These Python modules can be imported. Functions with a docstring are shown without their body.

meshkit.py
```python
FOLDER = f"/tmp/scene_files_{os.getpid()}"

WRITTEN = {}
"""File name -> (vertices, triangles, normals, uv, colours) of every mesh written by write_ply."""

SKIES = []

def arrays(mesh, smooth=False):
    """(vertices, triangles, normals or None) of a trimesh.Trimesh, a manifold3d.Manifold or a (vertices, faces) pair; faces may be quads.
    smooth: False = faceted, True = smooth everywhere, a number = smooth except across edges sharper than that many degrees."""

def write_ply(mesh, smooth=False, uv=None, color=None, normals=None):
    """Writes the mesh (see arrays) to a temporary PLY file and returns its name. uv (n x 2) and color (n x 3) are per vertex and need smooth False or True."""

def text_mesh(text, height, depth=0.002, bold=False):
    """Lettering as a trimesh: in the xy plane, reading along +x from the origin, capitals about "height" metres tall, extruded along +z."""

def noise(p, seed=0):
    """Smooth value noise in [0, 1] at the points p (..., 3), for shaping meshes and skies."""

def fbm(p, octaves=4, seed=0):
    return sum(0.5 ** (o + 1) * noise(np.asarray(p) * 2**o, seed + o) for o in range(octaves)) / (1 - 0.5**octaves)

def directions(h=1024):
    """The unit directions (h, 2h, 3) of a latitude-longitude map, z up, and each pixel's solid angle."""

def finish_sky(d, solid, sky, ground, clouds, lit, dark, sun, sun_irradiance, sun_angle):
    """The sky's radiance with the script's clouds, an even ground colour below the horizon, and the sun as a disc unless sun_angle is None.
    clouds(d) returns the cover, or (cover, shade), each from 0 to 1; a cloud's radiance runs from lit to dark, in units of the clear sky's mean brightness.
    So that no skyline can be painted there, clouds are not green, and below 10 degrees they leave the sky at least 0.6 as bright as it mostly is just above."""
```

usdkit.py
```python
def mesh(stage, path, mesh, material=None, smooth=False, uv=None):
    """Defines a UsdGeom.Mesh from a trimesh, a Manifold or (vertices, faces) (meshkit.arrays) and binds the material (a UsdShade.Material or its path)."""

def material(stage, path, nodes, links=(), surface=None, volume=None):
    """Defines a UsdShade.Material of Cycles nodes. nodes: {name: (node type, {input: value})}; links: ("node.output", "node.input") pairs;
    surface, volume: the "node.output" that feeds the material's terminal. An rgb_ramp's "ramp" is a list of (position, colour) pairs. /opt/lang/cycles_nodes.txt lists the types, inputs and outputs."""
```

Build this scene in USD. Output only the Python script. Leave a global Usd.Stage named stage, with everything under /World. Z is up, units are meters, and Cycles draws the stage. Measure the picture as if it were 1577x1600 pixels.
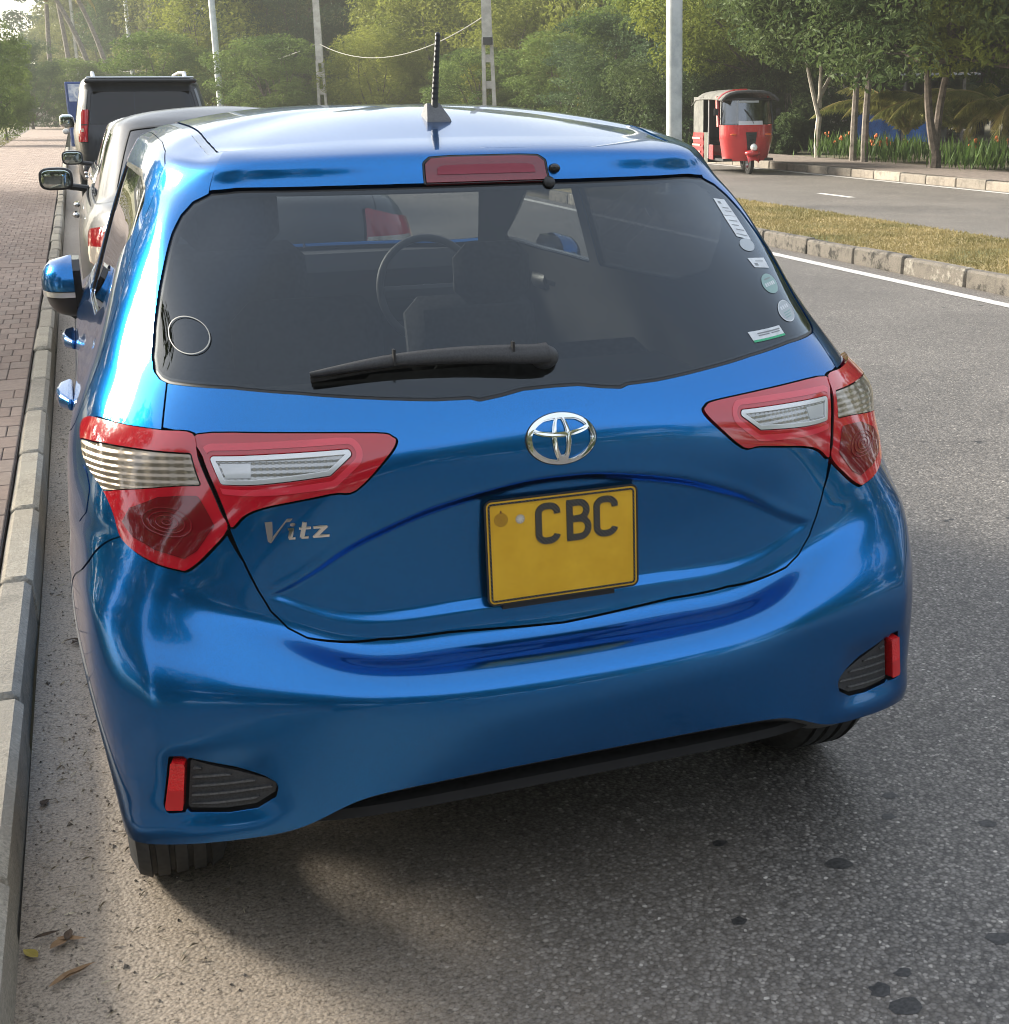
import math, random
import numpy as np
import trimesh, shapely, usdkit, meshkit
from shapely.geometry import Polygon, LineString, Point, box as sbox
from shapely.ops import unary_union
from shapely import affinity
from pxr import Usd, UsdGeom, UsdLux, UsdShade, Gf, Sdf, Vt

stage = Usd.Stage.CreateInMemory()
UsdGeom.SetStageUpAxis(stage, UsdGeom.Tokens.z)
UsdGeom.SetStageMetersPerUnit(stage, 1.0)
W = UsdGeom.Xform.Define(stage, "/World")
stage.SetDefaultPrim(W.GetPrim())
UsdGeom.Scope.Define(stage, "/World/Looks")

# ---------------------------------------------------------------- camera
FPX, YAW, PITCH, ROLL = 2065.2, 0.36735, 0.28618, -0.01107      # focal length in pixels of a 1577-wide picture
CAM = np.array([-0.7493, -2.1590, 1.5052])
PPX, PPY = 949.9, 770.6                                          # where the optical axis meets the (cropped) picture
cam = UsdGeom.Camera.Define(stage, "/World/camera")
cy_, sy_, cp_, sp_ = math.cos(YAW), math.sin(YAW), math.cos(PITCH), math.sin(PITCH)
fwd = np.array([sy_ * cp_, cy_ * cp_, -sp_])
r0 = np.array([cy_, -sy_, 0.0])
u0 = np.cross(r0, fwd)
right = math.cos(ROLL) * r0 + math.sin(ROLL) * u0
up = -math.sin(ROLL) * r0 + math.cos(ROLL) * u0
m = Gf.Matrix4d(*right, 0, *up, 0, *(-fwd), 0, *CAM, 1)
cam.AddTransformOp().Set(m)
FL = 30.0
cam.CreateFocalLengthAttr(FL)
MMPX = FL / FPX
cam.CreateHorizontalApertureAttr(1577 * MMPX)
cam.CreateVerticalApertureAttr(1600 * MMPX)
cam.CreateHorizontalApertureOffsetAttr((788.5 - PPX) * MMPX)
cam.CreateVerticalApertureOffsetAttr(-(800 - PPY) * MMPX)
cam.CreateClippingRangeAttr(Gf.Vec2f(0.05, 3000))
EXPOSURE = 3.4
cam.CreateExposureAttr(EXPOSURE)

# ---------------------------------------------------------------- sky and hazy sun
SUN_EL, SUN_AZ = math.radians(22), math.radians(-46)             # azimuth from +y towards +x
SKY_STRENGTH, SUN_INTENSITY, SUN_ANGLE = 0.13, 0.40, 20.0
dome = UsdLux.DomeLight.Define(stage, "/World/sky")
dome.GetPrim().SetCustomDataByKey("kind", "structure")
skym = usdkit.material(stage, "/World/Looks/sky_haze", {
    "sky": ("sky_texture", {"sky_type": "single_scattering", "sun_disc": False, "sun_elevation": SUN_EL, "sun_rotation": SUN_AZ, "aerosol_density": 3.0}),
    "tc": ("texture_coordinate", {}),
    "n": ("noise_texture", {"scale": 2.2, "detail": 5.0, "roughness": 0.55}),
    "r": ("rgb_ramp", {"ramp": [(0.25, (0.80, 0.80, 0.80)), (0.75, (0.92, 0.92, 0.92))]}),
    "cl": ("rgb_ramp", {"ramp": [(0.25, (0.62, 0.655, 0.69)), (0.75, (0.74, 0.755, 0.765))]}),
    "bw": ("rgb_to_bw", {}),
    "x": ("mix", {"mix_type": "mix"}),
    "b": ("background_shader", {"strength": SKY_STRENGTH}),
}, [("tc.generated", "n.vector"), ("n.fac", "r.fac"), ("n.fac", "cl.fac"), ("r.color", "bw.color"), ("bw.val", "x.fac"),
    ("sky.color", "x.color1"), ("cl.color", "x.color2"), ("x.color", "b.color")], surface="b.background")
UsdShade.MaterialBindingAPI.Apply(dome.GetPrim()).Bind(skym)
sun = UsdLux.DistantLight.Define(stage, "/World/sun")
sun.CreateNormalizeAttr(True)
sun.CreateIntensityAttr(SUN_INTENSITY)
sun.CreateAngleAttr(SUN_ANGLE)
sun.CreateColorAttr(Gf.Vec3f(1.0, 0.93, 0.80))
sd = np.array([math.sin(SUN_AZ) * math.cos(SUN_EL), math.cos(SUN_AZ) * math.cos(SUN_EL), math.sin(SUN_EL)])
zx = np.cross([0, 0, 1.0], sd); zx /= np.linalg.norm(zx); zy = np.cross(sd, zx)
sun.AddTransformOp().Set(Gf.Matrix4d(*zx, 0, *zy, 0, *sd, 0, 0, 0, 30, 1))

# ---------------------------------------------------------------- helpers
_used = {}


def numbered(parent, name):
    k = (parent, name)
    n = _used.get(k, 0)
    _used[k] = n + 1
    return name if n == 0 else f"{name}_{n:03d}"


def keys(p, label=None, cat=None, group=None, kind=None):
    for k, v in (("label", label), ("category", cat), ("group", group), ("kind", kind)):
        if v:
            p.SetCustomDataByKey(k, v)
    return p


def path_of(parent):
    return "/World" if parent is None else (parent if isinstance(parent, str) else str(parent.GetPath()))


def thing(name, label, cat, loc=(0, 0, 0), rz=0.0, group=None, kind=None, scale=None):
    pth = "/World/" + numbered("/World", name)
    x = UsdGeom.Xform.Define(stage, pth)
    x.AddTranslateOp().Set(Gf.Vec3d(*map(float, loc)))
    if rz:
        x.AddRotateZOp().Set(math.degrees(rz))
    if scale is not None:
        x.AddScaleOp().Set(Gf.Vec3f(*([scale] * 3 if np.ndim(scale) == 0 else scale)))
    return keys(x.GetPrim(), label, cat, group, kind)


def copy_of(src, label, loc, rz=0.0, scale=None, group=None, cat=None):
    cd = src.GetCustomData()
    o = thing(numbered_base(src.GetName()), label, cat or cd.get("category"), loc, rz, group or cd.get("group"), None, scale)
    o.GetReferences().AddInternalReference(src.GetPath())
    o.SetInstanceable(True)
    return o


def numbered_base(n):
    return n[:-4] if len(n) > 4 and n[-4] == "_" and n[-3:].isdigit() else n


def put(name, mesh, mat, parent=None, smooth=False, normals=None, label=None, cat=None, group=None, kind=None):
    base = path_of(parent)
    pth = base + "/" + numbered(base, name)
    if normals is None:
        p = usdkit.mesh(stage, pth, mesh, mat, smooth=smooth)
    else:
        v, f = mesh
        p = usdkit.mesh(stage, pth, (v, f), mat, smooth=False)
        p.CreateNormalsAttr(Vt.Vec3fArray.FromNumpy(np.asarray(normals, np.float32)))
        p.SetNormalsInterpolation("vertex")
    return keys(p.GetPrim(), label, cat, group, kind)


def gz(y):
    return 0.007 * np.clip(np.asarray(y, float) - 3, 0, 22) + 0.003 * np.clip(np.asarray(y, float) - 25, 0, None)


def cat_(*ms):
    return trimesh.util.concatenate([m for m in ms if m is not None])


def bx(cx, cy, cz, sx, sy, sz, rz=0.0, bev=0.0):
    if bev:
        h = np.array([sx, sy, sz]) / 2 - bev
        pts = []
        for s in np.ndindex(2, 2, 2):
            c = (np.array(s) * 2 - 1) * h
            for k in range(3):
                d = np.zeros(3); d[k] = (s[k] * 2 - 1) * bev
                pts.append(c + d)
        mm = trimesh.convex.convex_hull(np.array(pts))
    else:
        mm = trimesh.creation.box((sx, sy, sz))
    if rz:
        mm.apply_transform(trimesh.transformations.rotation_matrix(rz, [0, 0, 1]))
    mm.apply_translation((cx, cy, cz))
    return mm


def tube(pts, rad, n=8, cap=True):
    """A tapered tube along a polyline."""
    pts = np.asarray(pts, float)
    rad = np.broadcast_to(np.asarray(rad, float), (len(pts),)) if np.ndim(rad) < 2 else rad
    t = np.gradient(pts, axis=0)
    t /= np.maximum(np.linalg.norm(t, axis=1, keepdims=True), 1e-9)
    ref = np.array([0, 0, 1.0]) if abs(t[:, 2]).mean() < 0.8 else np.array([1.0, 0, 0])
    a = np.cross(t, ref); a /= np.maximum(np.linalg.norm(a, axis=1, keepdims=True), 1e-9)
    b = np.cross(t, a)
    th = np.linspace(0, 2 * np.pi, n, endpoint=False)
    ring = pts[:, None] + rad[:, None, None] * (np.cos(th)[None, :, None] * a[:, None] + np.sin(th)[None, :, None] * b[:, None])
    v = ring.reshape(-1, 3)
    f = []
    for i in range(len(pts) - 1):
        for j in range(n):
            q = [i * n + j, i * n + (j + 1) % n, (i + 1) * n + (j + 1) % n, (i + 1) * n + j]
            f += [[q[0], q[2], q[1]], [q[0], q[3], q[2]]]
    if cap:
        v = np.vstack([v, pts[0], pts[-1]])
        k = len(v)
        for j in range(n):
            f.append([k - 2, j, (j + 1) % n])
            f.append([k - 1, (len(pts) - 1) * n + (j + 1) % n, (len(pts) - 1) * n + j])
    mm = trimesh.Trimesh(v, np.array(f), process=False)
    return mm


def lathe(profile, n=32, axis="z"):
    """profile: (radius, height) pairs; closed solid of revolution about z, or about x."""
    pr = np.asarray(profile, float)
    th = np.linspace(0, 2 * np.pi, n, endpoint=False)
    v = np.stack([pr[:, None, 0] * np.cos(th), pr[:, None, 0] * np.sin(th), np.repeat(pr[:, 1:2], n, 1)], -1).reshape(-1, 3)
    f = []
    for i in range(len(pr) - 1):
        for j in range(n):
            a, b, c, d = i * n + j, i * n + (j + 1) % n, (i + 1) * n + (j + 1) % n, (i + 1) * n + j
            f += [[a, b, c], [a, c, d]]
    mm = trimesh.Trimesh(v, np.array(f), process=False)
    if axis == "x":
        mm.apply_transform(trimesh.transformations.rotation_matrix(np.pi / 2, [0, 1, 0]))
    elif axis == "y":
        mm.apply_transform(trimesh.transformations.rotation_matrix(-np.pi / 2, [1, 0, 0]))
    return mm


def ellipsoid(c, r, sub=2):
    mm = trimesh.creation.icosphere(subdivisions=sub)
    mm.apply_scale(r); mm.apply_translation(c)
    return mm


def extrude(poly, h, z0=0.0, bevel=0.0):
    """A flat shape (shapely, xy) raised to h along z, with its top edge chamfered."""
    out = []
    for g in getattr(poly, "geoms", [poly]):
        if g.is_empty or g.area < 1e-9:
            continue
        if bevel:
            a = trimesh.creation.extrude_polygon(g, h - bevel, engine="earcut"); out.append(a)
            gi = g.buffer(-bevel * 0.9)
            for q in getattr(gi, "geoms", [gi]):
                if not q.is_empty and q.area > 1e-9:
                    b = trimesh.creation.extrude_polygon(q, bevel, engine="earcut"); b.apply_translation((0, 0, h - bevel)); out.append(b)
        else:
            out.append(trimesh.creation.extrude_polygon(g, h, engine="earcut"))
    mm = trimesh.util.concatenate(out)
    mm.apply_translation((0, 0, z0))
    return mm


def squircle(c, r, p=3.0, sub=4):
    """A soft rounded box: superquadric of half sizes r about c."""
    mm = trimesh.creation.icosphere(subdivisions=sub)
    v = mm.vertices
    k = (np.abs(v) ** p).sum(1) ** (-1.0 / p)
    mm.vertices = v * k[:, None] * np.array(r) + np.array(c)
    return mm


# ---------------------------------------------------------------- materials
_m = {}


def mat(name, nodes, links=(), surface="p.BSDF", volume=None):
    if name not in _m:
        _m[name] = usdkit.material(stage, "/World/Looks/" + name, nodes, links, surface, volume)
    return _m[name]


def plain(name, color, rough=0.5, metallic=0.0, coat=0.0, **kw):
    return mat(name, {"p": ("principled_bsdf", {"base_color": color, "roughness": rough, "metallic": metallic, "coat_weight": coat, **kw})})


def speck(name, c1, c2, scale=20.0, rough=0.7, bump=0.0, detail=4.0, lo=0.35, hi=0.65, metallic=0.0, dist=0.01, coord="position", **kw):
    nodes = {"g": ("geometry", {}), "tc": ("texture_coordinate", {}), "n": ("noise_texture", {"scale": scale, "detail": detail, "roughness": 0.6}),
             "r": ("rgb_ramp", {"ramp": [(lo, c1), (hi, c2)]}), "p": ("principled_bsdf", {"roughness": rough, "metallic": metallic, **kw})}
    links = [("g.position" if coord == "position" else "tc.object", "n.vector"), ("n.fac", "r.fac"), ("r.color", "p.base_color")]
    if bump:
        nodes["b"] = ("bump", {"strength": bump, "distance": dist})
        links += [("n.fac", "b.height"), ("b.normal", "p.normal")]
    return mat(name, nodes, links)


def leaf(name, c1, c2, scale=0.6, trans=0.35, rough=0.55):
    return mat(name, {
        "g": ("geometry", {}), "n": ("noise_texture", {"scale": scale, "detail": 3.0}), "oi": ("object_info", {}),
        "r": ("rgb_ramp", {"ramp": [(0.3, c1), (0.7, c2)]}), "h": ("hsv", {}), "mr": ("map_range", {"from_min": 0.0, "from_max": 1.0, "to_min": 0.75, "to_max": 1.3}),
        "p": ("principled_bsdf", {"roughness": 0.7, "specular_ior_level": 0.2}), "t": ("translucent_bsdf", {}), "x": ("mix_closure", {"fac": trans}),
    }, [("g.position", "n.vector"), ("n.fac", "r.fac"), ("g.random_per_island", "mr.value"), ("mr.result", "h.value"), ("r.color", "h.color"), ("h.color", "p.base_color"), ("h.color", "t.color"),
        ("p.BSDF", "x.closure1"), ("t.BSDF", "x.closure2")], surface="x.closure")


def paint(name, color, deep=None, flake=1.0, rough=0.32, metallic=0.65, coat=1.0, edge=(0.9, 0.9, 0.9)):
    return mat(name, {
        "tc": ("texture_coordinate", {}), "v": ("voronoi_texture", {"scale": 1400.0}),
        "r": ("rgb_ramp", {"ramp": [(0.0, tuple(0.72 * c for c in color)), (1.0, tuple(min(1, 1.28 * c) for c in color))]}), "bw": ("rgb_to_bw", {}),
        "lw": ("layer_weight", {"blend": 0.35}), "mx": ("mix", {"color2": deep or tuple(0.5 * c for c in color)}),
        "n": ("noise_texture", {"scale": 3.0, "detail": 2.0}), "bm": ("bump", {"strength": 0.02, "distance": 0.004}),
        "p": ("principled_bsdf", {"roughness": rough, "metallic": metallic, "coat_weight": coat, "coat_roughness": 0.03, "coat_ior": 1.5, "specular_tint": edge}),
    }, [("tc.object", "v.vector"), ("v.color", "bw.color"), ("bw.val", "r.fac"), ("r.color", "mx.color1"), ("lw.facing", "mx.fac"), ("mx.color", "p.base_color")])


def glass(name, tint, gloss=(0.95, 0.97, 1.0), ior=1.5, rough=0.0):
    """A single pane: the same reflection from either side."""
    return mat(name, {
        "g0": ("geometry", {}), "io": ("map_range", {"from_min": 0.0, "from_max": 1.0, "to_min": ior, "to_max": 1.0 / ior}),
        "t": ("transparent_bsdf", {"color": tint}), "g": ("glossy_bsdf", {"color": gloss, "roughness": rough}), "f": ("fresnel", {}), "x": ("mix_closure", {}),
    }, [("g0.backfacing", "io.value"), ("io.result", "f.IOR"), ("f.fac", "x.fac"), ("t.BSDF", "x.closure1"), ("g.BSDF", "x.closure2")], surface="x.closure")


BLACK = plain("black_plastic", (0.012, 0.012, 0.013), 0.45)
TRIM = plain("gloss_black_trim", (0.01, 0.01, 0.011), 0.15)
RUBBER = speck("tyre_rubber", (0.012, 0.012, 0.012), (0.03, 0.029, 0.028), 60.0, 0.8)
CHROME = plain("chrome", (0.82, 0.83, 0.84), 0.06, 1.0)
ALLOY = plain("alloy", (0.45, 0.46, 0.47), 0.3, 1.0)
DARK = plain("dark_void", (0.008, 0.008, 0.009), 0.9)

# ---------------------------------------------------------------- ground, roads, pavements
def strip(x0, x1, ys, h=0.0, nx=2, xf0=None):
    """A sheet following the road's gentle grade."""
    xs = np.linspace(x0, x1, nx)
    X, Y = np.meshgrid(xs, ys, indexing="ij")
    v = np.stack([X, Y, gz(Y) + h], -1).reshape(-1, 3)
    n, mY = len(xs), len(ys)
    f = []
    for i in range(n - 1):
        for j in range(mY - 1):
            a, b, c, d = i * mY + j, (i + 1) * mY + j, (i + 1) * mY + j + 1, i * mY + j + 1
            f += [[a, b, c], [a, c, d]]
    return v, np.array(f)


YS = np.concatenate([np.arange(-21, 60, 1.0), np.arange(60, 165, 5.0), [200, 300, 600]])

ASPHALT_NODES = {
    "g": ("geometry", {}),
    "v": ("voronoi_texture", {"scale": 125.0, "randomness": 1.0}),
    "v2": ("voronoi_texture", {"scale": 62.0}),
    "ch": ("rgb_to_bw", {}),
    "r": ("rgb_ramp", {"ramp": [(0.0, (0.0653, 0.0599, 0.0546)), (0.45, (0.1333, 0.1224, 0.1118)), (0.78, (0.2108, 0.1955, 0.1794)), (0.93, (0.3536, 0.3285, 0.2964)), (1.0, (0.612, 0.5719, 0.52))]}),
    "n": ("noise_texture", {"scale": 0.9, "detail": 5.0, "roughness": 0.65}),
    "rn": ("rgb_ramp", {"ramp": [(0.3, (0.80, 0.79, 0.78)), (0.7, (1.18, 1.17, 1.15))]}),
    "mu": ("mix", {"mix_type": "multiply", "fac": 1.0}),
    # darker binder between the stones
    "gap": ("rgb_ramp", {"ramp": [(0.35, (1, 1, 1)), (0.75, (0.42, 0.41, 0.40))]}),
    "mg": ("mix", {"mix_type": "multiply", "fac": 0.8}),
    # oil drips and flattened dark spots
    "vs": ("voronoi_texture", {"scale": 2.3, "randomness": 1.0}),
    "ns": ("noise_texture", {"scale": 40.0, "detail": 2.0}),
    "ad": ("math", {"math_type": "multiply_add", "value2": 0.07}),
    "sp": ("rgb_ramp", {"ramp": [(0.075, (1, 1, 1)), (0.10, (0, 0, 0))]}),
    "spm": ("mix", {"mix_type": "mix", "color2": (0.022, 0.021, 0.02)}),
    "spb": ("rgb_to_bw", {}),
    "bp": ("bump", {"strength": 0.4, "distance": 0.004, "invert": True}),
    "p": ("principled_bsdf", {"roughness": 0.62, "specular_ior_level": 0.5}),
}
ASPHALT_LINKS = [("g.position", "v.vector"), ("g.position", "v2.vector"), ("g.position", "n.vector"), ("v.color", "ch.color"), ("ch.val", "r.fac"), ("n.fac", "rn.fac"),
                 ("r.color", "mu.color1"), ("rn.color", "mu.color2"), ("v.distance", "gap.fac"), ("mu.color", "mg.color1"), ("gap.color", "mg.color2"),
                 ("g.position", "vs.vector"), ("g.position", "ns.vector"), ("ns.fac", "ad.value1"), ("vs.distance", "ad.value3"), ("ad.value", "sp.fac"), ("sp.color", "spb.color"), ("spb.val", "spm.fac"), ("mg.color", "spm.color1"),
                 ("v.distance", "bp.height"), ("bp.normal", "p.normal")]
sand_nodes = dict(ASPHALT_NODES)
sand_nodes.update({
    "sx": ("separate_xyz", {}),
    "sn": ("noise_texture", {"scale": 1.7, "detail": 6.0, "roughness": 0.7}),
    "sa": ("math", {"math_type": "multiply_add", "value2": 1.1}),
    "sr": ("rgb_ramp", {"ramp": [(0.0, (1, 1, 1)), (0.22, (0.85, 0.85, 0.85)), (0.62, (0.25, 0.25, 0.25)), (1.0, (0, 0, 0))]}),
    "mrr": ("map_range", {"from_min": -0.55, "from_max": 1.15, "to_min": 0.0, "to_max": 1.0, "clamp": True}),
    "sbw": ("rgb_to_bw", {}),
    "gv": ("noise_texture", {"scale": 150.0, "detail": 3.0, "roughness": 0.7}),
    "sc": ("rgb_ramp", {"ramp": [(0.34, (0.12, 0.092, 0.0667)), (0.47, (0.3, 0.2419, 0.1817)), (0.62, (0.396, 0.3245, 0.2472)), (0.75, (0.552, 0.472, 0.3737))]}),
    "gd": ("noise_texture", {"scale": 55.0, "detail": 4.0, "roughness": 0.75}),
    "gdr": ("rgb_ramp", {"ramp": [(0.36, (0.35, 0.33, 0.31)), (0.46, (1, 1, 1))]}),
    "sm2": ("mix", {"mix_type": "multiply", "fac": 0.85}),
    "smx": ("mix", {"mix_type": "mix"}),
})
sand_links = ASPHALT_LINKS + [("g.position", "sx.vector"), ("g.position", "sn.vector"), ("sn.fac", "sa.value1"), ("sx.x", "sa.value3"), ("sa.value", "mrr.value"), ("mrr.result", "sr.fac"), ("sr.color", "sbw.color"),
                              ("g.position", "gv.vector"), ("gv.fac", "sc.fac"), ("g.position", "gd.vector"), ("gd.fac", "gdr.fac"), ("sc.color", "sm2.color1"), ("gdr.color", "sm2.color2"),
                              ("sbw.val", "smx.fac"), ("spm.color", "smx.color1"), ("sm2.color", "smx.color2"), ("smx.color", "p.base_color")]
M_ROAD = mat("asphalt_with_sand", sand_nodes, sand_links)
M_ASPH = mat("asphalt", ASPHALT_NODES, ASPHALT_LINKS + [("spm.color", "p.base_color")])
M_EARTH = speck("verge_earth", (0.06, 0.065, 0.03), (0.13, 0.10, 0.06), 1.5, 0.95, 0.4, 6)
M_DRY = mat("dry_grass_mat", {
    "g": ("geometry", {}), "n": ("noise_texture", {"scale": 1.1, "detail": 4.0}), "f": ("noise_texture", {"scale": 60.0, "detail": 3.0}),
    "r": ("rgb_ramp", {"ramp": [(0.38, (0.1081, 0.1258, 0.0429)), (0.5, (0.2417, 0.1921, 0.0858)), (0.7, (0.3816, 0.2981, 0.1502))]}),
    "rf": ("rgb_ramp", {"ramp": [(0.3, (0.6996, 0.7023, 0.715)), (0.65, (1.15, 1.12, 1.05))]}), "mu": ("mix", {"mix_type": "multiply", "fac": 1.0}),
    "b": ("bump", {"strength": 0.6, "distance": 0.03}), "p": ("principled_bsdf", {"roughness": 0.95})},
    [("g.position", "n.vector"), ("g.position", "f.vector"), ("n.fac", "r.fac"), ("f.fac", "rf.fac"), ("r.color", "mu.color1"), ("rf.color", "mu.color2"), ("mu.color", "p.base_color"), ("f.fac", "b.height"), ("b.normal", "p.normal")])
M_PATH = speck("path_far", (0.154, 0.1117, 0.0882), (0.2079, 0.1578, 0.1286), 3.0, 0.9, 0.0, 6)
M_PAVE2 = speck("far_pavement_brown", (0.115, 0.092, 0.078), (0.185, 0.15, 0.128), 8.0, 0.9, 0.2, 6)
M_LINE = speck("road_paint", (0.26, 0.25, 0.235), (0.56, 0.55, 0.53), 26.0, 0.7, 0.15, 6, 0.30, 0.50)
M_BED = speck("joint_dirt", (0.06, 0.048, 0.04), (0.10, 0.083, 0.07), 40.0, 0.95)


def concrete(name, base, dark, stain, sc=7.0):
    return mat(name, {
        "g": ("geometry", {}), "n": ("noise_texture", {"scale": sc, "detail": 6.0, "roughness": 0.65}), "f": ("noise_texture", {"scale": 110.0, "detail": 3.0, "roughness": 0.7}),
        "r": ("rgb_ramp", {"ramp": [(0.30, dark), (0.47, base), (0.70, tuple(1.15 * c for c in base))]}), "rf": ("rgb_ramp", {"ramp": [(0.3, (0.6, 0.6, 0.6)), (0.6, (1.05, 1.05, 1.05))]}),
        "mu": ("mix", {"mix_type": "multiply", "fac": 1.0}),
        "s": ("noise_texture", {"scale": sc * 0.55, "detail": 7.0, "roughness": 0.75}), "sr": ("rgb_ramp", {"ramp": [(0.52, (0, 0, 0)), (0.60, (1, 1, 1))]}), "sb": ("rgb_to_bw", {}), "sm": ("mix", {"color2": stain}),
        "b": ("bump", {"strength": 0.5, "distance": 0.006}), "oi": ("object_info", {}), "p": ("principled_bsdf", {"roughness": 0.9})},
        [("g.position", "n.vector"), ("g.position", "f.vector"), ("g.position", "s.vector"), ("n.fac", "r.fac"), ("f.fac", "rf.fac"), ("r.color", "mu.color1"), ("rf.color", "mu.color2"), ("s.fac", "sr.fac"), ("sr.color", "sb.color"), ("sb.val", "sm.fac"),
         ("mu.color", "sm.color1"), ("sm.color", "p.base_color"), ("f.fac", "b.height"), ("b.normal", "p.normal")])


M_KERB = [concrete("kerb_concrete_%d" % i, c, tuple(.72 * q for q in c), tuple(.84 * q for q in c), 5 + i) for i, c in enumerate([(0.3448, 0.3077, 0.2446), (0.3907, 0.3524, 0.281), (0.2988, 0.2685, 0.2185)])]
M_KERBD = [concrete("kerb_mossy_%d" % i, (0.145, 0.128, 0.106), (0.075, 0.068, 0.056), st, 9 + 3 * i) for i, st in enumerate([(0.022, 0.020, 0.016), (0.27, 0.25, 0.21), (0.035, 0.032, 0.026)])]
M_KERBF = [concrete("kerb_far_%d" % i, c, tuple(.75 * q for q in c), tuple(.6 * q for q in c), 6 + i) for i, c in enumerate([(0.2014, 0.1737, 0.1414), (0.1659, 0.1447, 0.1188), (0.2488, 0.2201, 0.1809)])]

put("ground", strip(-400, 400, np.concatenate([np.arange(-300, 200, 12.0), [300, 500, 900]]), -0.03, 12), M_EARTH, kind="structure")
put("road", strip(-1.02, 5.93, YS, 0.0, 2), M_ROAD, kind="structure")
put("far_road", strip(7.80, 13.06, YS, 0.0, 2), M_ASPH, kind="structure")
put("median", strip(6.06, 7.74, YS, 0.140, 2), M_DRY, kind="structure")
keys(put("edge_line", strip(5.57, 5.69, YS, 0.004), M_LINE), "solid white edge line beside the mossy median kerb", "road marking")
keys(put("edge_line", strip(12.78, 12.88, YS, 0.004), M_LINE), "thin white edge line along the foot of the far kerb", "road marking")
for i, y in enumerate([4.0, 10.0, 15.85, 21.7, 27.5, 33.4]):
    if i == 2:
        lab = "short white centre dash on the far carriageway below the red three-wheeler"
        put("centre_dash", strip(10.20, 10.32, np.linspace(y, y + 1.0, 3), 0.004), M_LINE, label=lab, cat="road marking")
put("pavement", strip(13.22, 14.95, YS, 0.150, 2), M_PAVE2, kind="structure")
put("verge", strip(14.95, 60, YS, 0.135, 8), M_EARTH, kind="structure")
pth = put("path", strip(-4.2, -1.125, YS, 0.142, 2), M_BED, kind="structure")
put("lawn", strip(-40, -3.15, YS, 0.135, 8), speck("lawn_mat", (0.10, 0.105, 0.035), (0.22, 0.185, 0.07), 2.0, 0.95, 0.4, 6), kind="structure")

rng = random.Random(7)


def kerb_stones(name, x_face, x_back, y0, y1, L, mats, h, label, side, bev=0.018):
    t = thing(name, label, "kerb")
    y = y0
    while y < y1:
        l = L * rng.uniform(0.93, 1.07)
        w = abs(x_face - x_back)
        dz, dx, rr = rng.uniform(-0.008, 0.006), rng.uniform(-0.006, 0.006), rng.uniform(-0.006, 0.006)
        b = bx(0, 0, 0, w, l - rng.uniform(0.006, 0.016), h + 0.1, 0, bev)
        b = b.subdivide()
        nz = meshkit.fbm(b.vertices * 6 + [0, y * 3, x_face], 3, 5) - 0.5
        b.vertices += b.vertices / np.maximum(np.linalg.norm(b.vertices, axis=1, keepdims=True), 1e-6) * nz[:, None] * 0.014
        b.apply_transform(trimesh.transformations.rotation_matrix(rr, [0, 0, 1]))
        b.apply_translation(((x_face + x_back) / 2 + dx, y + l / 2, float(gz(y + l / 2)) + (h - 0.1) / 2 + dz))
        put("kerb_stone", b, rng.choice(mats), t, smooth=40)
        y += l
    return t


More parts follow.
